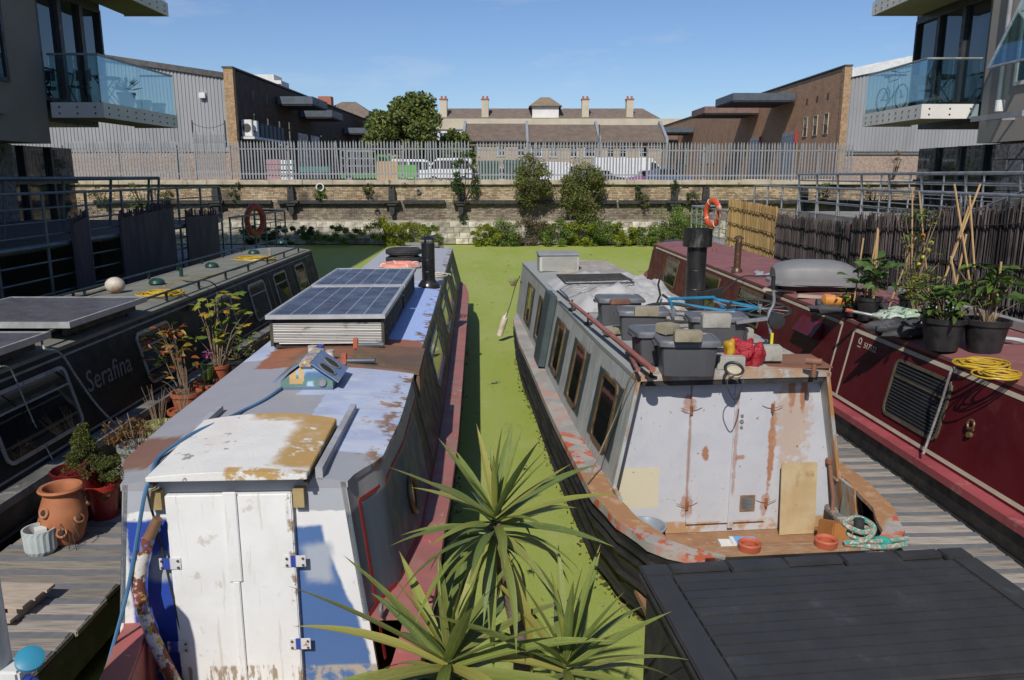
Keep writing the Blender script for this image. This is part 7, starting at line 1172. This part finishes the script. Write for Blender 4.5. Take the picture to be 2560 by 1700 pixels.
t = roofplant('potted_acer', 'small bright lime green plant in the middle of the maroon roof', 2290, 812, .1, .16, BK, 60, (0, 0, .42), (.16, .14, .13), .075, 'oval', [L2, L2, L1], 23)
t = roofplant('potted_pepper', 'bushy green plant in a wide black tub at the maroon roof edge', 2352, 872, .19, .3, BK, 90, (-.03, 0, .46), (.2, .18, .14), .1, 'oval', [L5, L8, L1, L8], 24); canes(t, [((.1, .1, .25), (.18, .12, 1.05)), ((.2, .05, .25), (.05, .1, .85)), ((-.1, .1, .2), (.3, .2, 1.5)), ((.0, .2, .3), (.22, .2, 1.3))], 0)
t = roofplant('potted_chilli', 'nearest leafy plant in a black bucket with a wooden stake', 2458, 878, .19, .3, BK, 34, (0, 0, .62), (.26, .22, .16), .15, 'oval', [L8, L5, L8, L1], 25); canes(t, [((.07, 0, .25), (.06, 0, .82)), ((-.05, .1, .3), (-.3, .25, 1.5)), ((.0, .15, .3), (-.12, .3, 1.4))], 0)
t = roofplant('potted_herb', 'low trailing green plant on the maroon roof beside the orange bottle', 2130, 790, .09, .14, BK, 30, (0, 0, .22), (.14, .12, .09), .08, 'oval', [L1, L8], 26)
t = thing('patterned_sack', 'pale leafy patterned compost sack slumped on the maroon roof', 'sack', at(2265, 815, z=ZE)); lump((0, .1, .08), .3, .22, .1, 14, 22, .14).build('sack_body', patchmat('leafy_print', (.5, .55, .48), [dict(n=(14, .5, .53), c=(.28, .42, .26)), dict(n=(19, .55, .58), c=(.07, .12, .13)), dict(n=(11, .62, .66), c=(.5, .12, .04))], .5), t, smooth=True)
t = thing('gas_bottle', 'orange cylinder lying under dark cloth on the maroon roof', 'cylinder', at(2100, 785, z=ZE)); s = MB(); s.tube([(-.22, .02, .16), (-.19, .02, .16), (.15, -.01, .16), (.2, -.01, .16)], [.03, .075, .075, .03], 16); s.build('cylinder_body', mat('orange_cylinder', (.62, .26, .06), (.5, .2, .05), 5, .4, dirt=(.04, .03, .03), dscale=5, dthr=(.6, .64)), t, smooth=True); lump((-.1, 0, .06), .3, .1, .06, 6, 16, .2).build('dark_cloth', M['tarp_d'], t, smooth=True); lump((.3, .1, .05), .22, .12, .06, 8, 16, .3).build('dark_cloth', M['tarp_d'], t, smooth=True)
t = thing('sack_truck', 'black sack truck with small wheel lying among the plants', 'sack truck', at(2205, 805, z=ZE)); s = MB(); s.torus((0, 0, .11), .08, .03, 20, 8, Matrix.Rotation(R(80), 3, 'Y')); s.build('wheel', M['tyre'], t, smooth=True); s = MB(); s.tube([(-.42, -.05, .14), (-.1, -.08, .08), (.12, -.2, .03)], .017, 8); s.build('handle_tube', M['steel'], t, smooth=True); s = MB(); s.tube([(-.43, -.05, .142), (-.36, -.054, .13)], .021, 8); s.build('orange_band', M['orange_ring'], t)
t = thing('storage_basket', 'small white and blue plastic basket on the maroon roof', 'basket', at(2348, 800, z=ZE + .1), .2); s = MB(); s.loft([[(-.1, -.08, 0), (.1, -.08, 0), (.1, .08, 0), (-.1, .08, 0)], [(-.14, -.1, .14), (.14, -.1, .14), (.14, .1, .14), (-.14, .1, .14)], [(-.125, -.09, .14), (.125, -.09, .14), (.125, .09, .14), (-.125, .09, .14)], [(-.09, -.07, .01), (.09, -.07, .01), (.09, .07, .01), (-.09, .07, .01)]]); s.build('basket_body', patchmat('white_blue_basket', (.7, .7, .7), [dict(y=(None, -.05), soft=.003, c=(.3, .45, .62))], .5), t); s = MB(); s.box(-.09, .09, -.07, .07, -.1, -.001); s.build('basket_stand', BK, t)
coil('hose_coil', 'coil of yellow orange hose at the near end of the maroon roof', at(2455, 915, z=ZE), .2, .0085, 6, M['hose_y'], 9, .9); coil('hose_coil', 'second yellow hose loop nearest the camera on the maroon roof', at(2500, 940, z=ZE), .15, .008, 5, M['hose_y'], 10, .9)
cable('garden_hose', 'short yellow and green hose loop beside the black tub on the maroon roof', 'hose', [at(2210, 812, z=ZE), at(2222, 828, z=ZE + .03), at(2245, 835, z=ZE + .03), at(2262, 830, z=ZE + .02), at(2280, 828, z=ZE)], .011, M['hose_y'])
s = MB(); s.box(-.06, .05, -3.2, 2.2, 0, .09); o = tag(s.build('folded_gangplank', mat('aluminium_plank', (.45, .45, .44), (.36, .36, .35), 4, .5, .4)), 'long pale aluminium gangplank along the far edge of the maroon roof', 'gangplank'); o.location = (5.3, 8.4, ZE); o.rotation_euler.z = .045
cable('mooring_rope', 'frayed rope hanging over the near maroon window', 'rope', [at(2385, 918, z=1.66), at(2375, 935, z=1.6), at(2352, 1010, z=1.3), at(2326, 1085, z=1.0), at(2308, 1135, z=.82)], .011, mat('frayed_grey_rope', (.32, .31, .3), (.2, .19, .19), 40, .9))
t = thing('mooring_cleat', 'steel cleat on the plank pontoon beside the maroon boat', 'cleat', at(2198, 1105, z=PZ), -.6); s = MB(); s.tube([(-.11, 0, .07), (-.05, 0, .06), (.05, 0, .06), (.11, 0, .07)], [.012, .018, .018, .012], 8); s.build('horns', M['steel'], t, smooth=True); s = MB(); s.box(-.045, .045, -.02, .02, 0, .055); s.build('foot', M['steel'], t)
t = thing('covered_bundle', 'black covered bundle at the near end of the maroon boat', 'bundle', (4.3, 5.3, 1.66)); lump((.2, -.1, .14), .32, .5, .28, 2, 16, .1).build('cover', M['tarp_d'], t, smooth=True)
cable('black_line', 'black line tied from the maroon roof towards the grey boat', 'rope', [at(1985, 683, z=ZE + .02), at(1905, 690, z=ZE + .03), at(1855, 692, z=ZE + .02), at(1810, 728, z=1.68), at(1765, 765, z=1.7)], .011, M['tarred'])
# ------------------------------------------------------------------ black storage box, near right
M['boxblack'] = mat('black_resin', (.036, .036, .038), (.043, .043, .045), 5, .55, 0, .4, dirt=(.12, .12, .12), dscale=5, dthr=(.58, .8), damt=.5, bmp=.3, bscale=70, detail=8)
t = thing('garden_storage_box', 'large black plastic storage box with planked lid in the near right corner', 'storage box', (.69, 2.42, .86), R(6.5)); W_, D_, H_ = 1.62, .92, .55
s = MB(); s.box(.03, W_ - .03, .03, D_ - .03, 0, H_ - .002); s.build('box_body', M['boxblack'], t, bevel=.02)
def lz(y): return H_ + .03 + .07 * (1 - 0 * y)
s = MB(); s.box(0, W_, 0, D_, H_, H_ + .045); li = s.build('lid', M['boxblack'], t, bevel=.015)
for x0, x1, y0, y1 in ((.0, .125, .0, D_ - .1), (W_ - .125, W_, .0, D_ - .1)): s = MB(); s.box(x0 + .003, x1, y0 + .003, y1, H_ + .046, H_ + .068); s.build('end_frame', M['boxblack'], li, bevel=.006)
xs = [.003, .14, .42, .7, .98, 1.26, 1.48, W_ - .003]
for k, (a, b_) in enumerate(zip(xs[:-1], xs[1:])): s = MB(); s.box(a, b_ - .004, D_ - (.098 if k % 2 == 0 else .065), D_ - .004, H_ + .046, H_ + .072); s.build('hinge_block', M['boxblack'], li, bevel=.006)
n = 12; pw = (D_ - .11) / n
for k in range(n): s = MB(); s.box(.131, W_ - .131, .004 + k * pw, .004 + (k + 1) * pw - .009, H_ + .046, H_ + .068); s.build('slat', M['boxblack'], li, bevel=.002)
# ------------------------------------------------------------------ yuccas in planters at the quay edge
M['yuc'] = []
def yleaf(name, c):
    m, nt, b = newmat(name, .42, 0, .45); v = coords(nt); sp = nd(nt, 'ShaderNodeSeparateXYZ', i_0=v); oi = nd(nt, 'ShaderNodeObjectInfo')
    cc = mixc(nt, mrange(nt, noise(nt, coords(nt, (1, 26, 26)), 6., 5), .35, .65), c, tuple(k * .72 for k in c)); cc = mixc(nt, mrange(nt, oi.outputs['Random'], .55, 1, 0, .6), cc, (c[0] * 1.5, c[1] * 1.2, c[2]))
    cc = mixc(nt, mrange(nt, mth(nt, 'ADD', sp.outputs[0], mth(nt, 'MULTIPLY', noise(nt, v, 14.), .12)), .93, 1.02), cc, (.22, .13, .06)); cc = mixc(nt, mrange(nt, mth(nt, 'ABSOLUTE', sp.outputs[1], 0), .0, .006, .5, 0), cc, (c[0] * 1.6, c[1] * 1.45, c[2] * 1.3))
    nt.links.new(cc, b.inputs['Base Color']); bump(nt, b, noise(nt, coords(nt, (1, 60, 60)), 5., 4), .35, .004)
    t_ = nd(nt, 'ShaderNodeBsdfTranslucent', i_Color=cc); mx = nd(nt, 'ShaderNodeMixShader', i_0=.2, i_1=b.outputs[0], i_2=t_.outputs[0]); nt.links.new(mx.outputs[0], nt.nodes['Material Output'].inputs[0]); return m
for k, c in enumerate(((.19, .25, .06), (.235, .285, .07), (.16, .215, .06), (.28, .3, .085))): M['yuc'].append(yleaf('yucca_leaf_%d' % k, c))
M['yuc_old'] = leafone('yucca_old_leaf', (.38, .2, .1), .2)
yl = []
for k, (dr, fold) in enumerate(((.08, .35), (.3, .35), (.65, .3), (1.05, .3), (.12, .4))):
    s = MB(); vs = []; N = 9
    for i in range(N + 1):
        f = i / N; w = .045 * (.55 + .45 * math.sin(min(1, f / .45) * math.pi / 2)) * (1 - max(0, (f - .45) / .55) ** 1.6) + .0006; x = f - dr * .16 * f * f; z = -dr * f ** 2.2 * .75; vs += [(x, -w, z + w * fold), (x, 0, z), (x, w, z + w * fold)]
    s.add(vs, [(3 * i + j, 3 * i + j + 1, 3 * i + 4 + j, 3 * i + 3 + j) for i in range(N) for j in (0, 1)]); yl.append([tuple(v) for v in s.V]); yf = s.F
ym = {}
def yucca(lab, head, foot, n, L, seed, dead=5, up=86):
    g = random.Random(seed); t = thing('yucca', lab, 'yucca', foot, group='yuccas at the quay edge'); hd = Vector(head) - Vector(foot)
    s = MB(); s.lathe([(.13, -.25), (.17, .0), (.18, .0), (.18, .03), (.155, .03), (.15, -.03), (.001, -.03)]); s.build('planter', M['terra'], t, smooth=True)
    s = MB(); P_ = [Vector((0, 0, -.05)), Vector((.02, 0, hd.z * .35)), hd * .75 + Vector((.02, 0, 0)), hd]; s.tube(smooth_path(P_, 5), [.04 - .001 * k for k in range(16)], 10); s.build('trunk', mat('yucca_bark_' + str(seed), (.2, .14, .11), (.12, .085, .07), 14, .9, bmp=.9, bscale=60, stretch=(1, 1, 3)), t, smooth=True)
    for k in range(n + dead):
        f = k / n; el = R(up - 120 * f ** .7 + g.uniform(-9, 9)) if k < n else R(-70 + g.uniform(-10, 14)); vi = min(3, int(f * 3.4)) if k < n else 1
        if k < 5: vi = 0
        m_ = g.choice(M['yuc']) if k < n else M['yuc_old']; key = (vi, m_.name)
        if key not in ym: me = bpy.data.meshes.new('leaf'); me.from_pydata(yl[vi], [], yf); me.materials.append(m_); me.polygons.foreach_set('use_smooth', [True] * len(me.polygons)); ym[key] = me
        o = bpy.data.objects.new('leaf', ym[key]); COL.objects.link(o); o.parent = t; l = L * g.uniform(.75, 1.1) * (1 if k < n else .55) * (.72 if k < 9 else 1); o.scale = (l, l * g.uniform(.85, 1.1), l)
        o.location = hd + Vector((0, 0, .05 - .14 * f)); az = k * 2.39996 + g.uniform(-.25, .25); o.rotation_euler = Euler((g.uniform(-.25, .25), -el, az), 'XYZ')
    return t
yucca('tallest yucca standing in front of the water between the two near boats', at(1238, 1308, y=2.72), (.02, 2.72, 1.12), 54, .46, 5, 8); yucca('low yucca at the bottom edge in front of the white boat', at(1120, 1668, y=2.5), (-.3, 2.5, 1.1), 50, .62, 8, 3, 86); yucca('low yucca at the bottom edge left of the black storage box', at(1415, 1680, y=2.55), (.22, 2.55, 1.1), 46, .6, 11, 3, 86)
M['lime_flower'] = leafone('lime_flower', (.4, .45, .06), .3); t = thing('euphorbia', 'small lime green flower spike among the yuccas', 'flower', at(1156, 1580, y=2.7)); leaf_cloud('florets', M['lime_flower'], clump_pts(260, (0, 0, .0), (.022, .022, .06), 18, .016, 3), .016, t, .8, 3); s = MB(); s.cyl((0, 0, -.35), (0, 0, .03), .005, n=6); s.build('stem', L1, t)
g = np.random.default_rng(12); P_ = np.stack([g.uniform(-6, 6, 700), g.uniform(4, 37, 700), np.full(700, .006)], 1); fl_ = leaf_cloud('floating_litter', leafmat('floating_leaves', [(.2, .14, .06), (.35, .33, .12), (.5, .48, .4), (.08, .07, .04)]), P_, .05, None, .5, 12); fl_['kind'] = 'stuff'; fl_['label'] = 'scattered leaves and litter floating on the duckweed'; fl_['category'] = 'litter'; fl_.scale = (1, 1, .15); fl_.location.z = .012
t = thing('rubbish_sack', 'black plastic sack slumped between the sack truck and the wide tub', 'sack', at(2262, 845, z=ZE)); lump((0, .12, .08), .26, .16, .1, 21, 20, .3).build('sack_body', M['tarp_d'], t, smooth=True)
t = thing('rubbish_sack', 'dark rolled matting under the roof box end on the maroon roof', 'matting', at(2085, 770, z=ZE)); s = MB(); s.tube([(-.22, 0, .05), (.3, -.03, .05)], .05, 12); s.tube([(-.18, .1, .05), (.34, .07, .05)], .05, 12); s.build('roll', M['tarp_d'], t, smooth=True)
t = thing('plastic_dish', 'flat green dish on the near maroon roof', 'dish', at(2525, 858, z=ZE)); s = MB(); s.lathe([(.1, 0), (.14, .02), (.15, .035), (.135, .03), (.1, .012), (.001, .01)]); s.build('dish', M['ribbed'], t, smooth=True)
g = np.random.default_rng(31); P_ = []
for bt, sd in ((A, 1), (D, -1), (D, 1), (S, 1), (E_, -1)):   # scum and weed caught along the hulls at the waterline
    for k in range(650):
        y = g.uniform(-.9, 13 if bt is not D else 9); P_.append(tuple(bt.l2w((sd * (max(bt.H(y, 1) - .1, 0) + abs(g.normal()) * .05), y, .012))))
sc = leaf_cloud('hull_scum', leafmat('brown_scum', [(.1, .08, .03), (.2, .17, .06), (.3, .27, .1), (.06, .07, .02)]), P_, .045, None, .6, 31); sc['kind'] = 'stuff'; sc['label'] = 'brown weed and scum caught along the hulls at the waterline'; sc['category'] = 'scum'
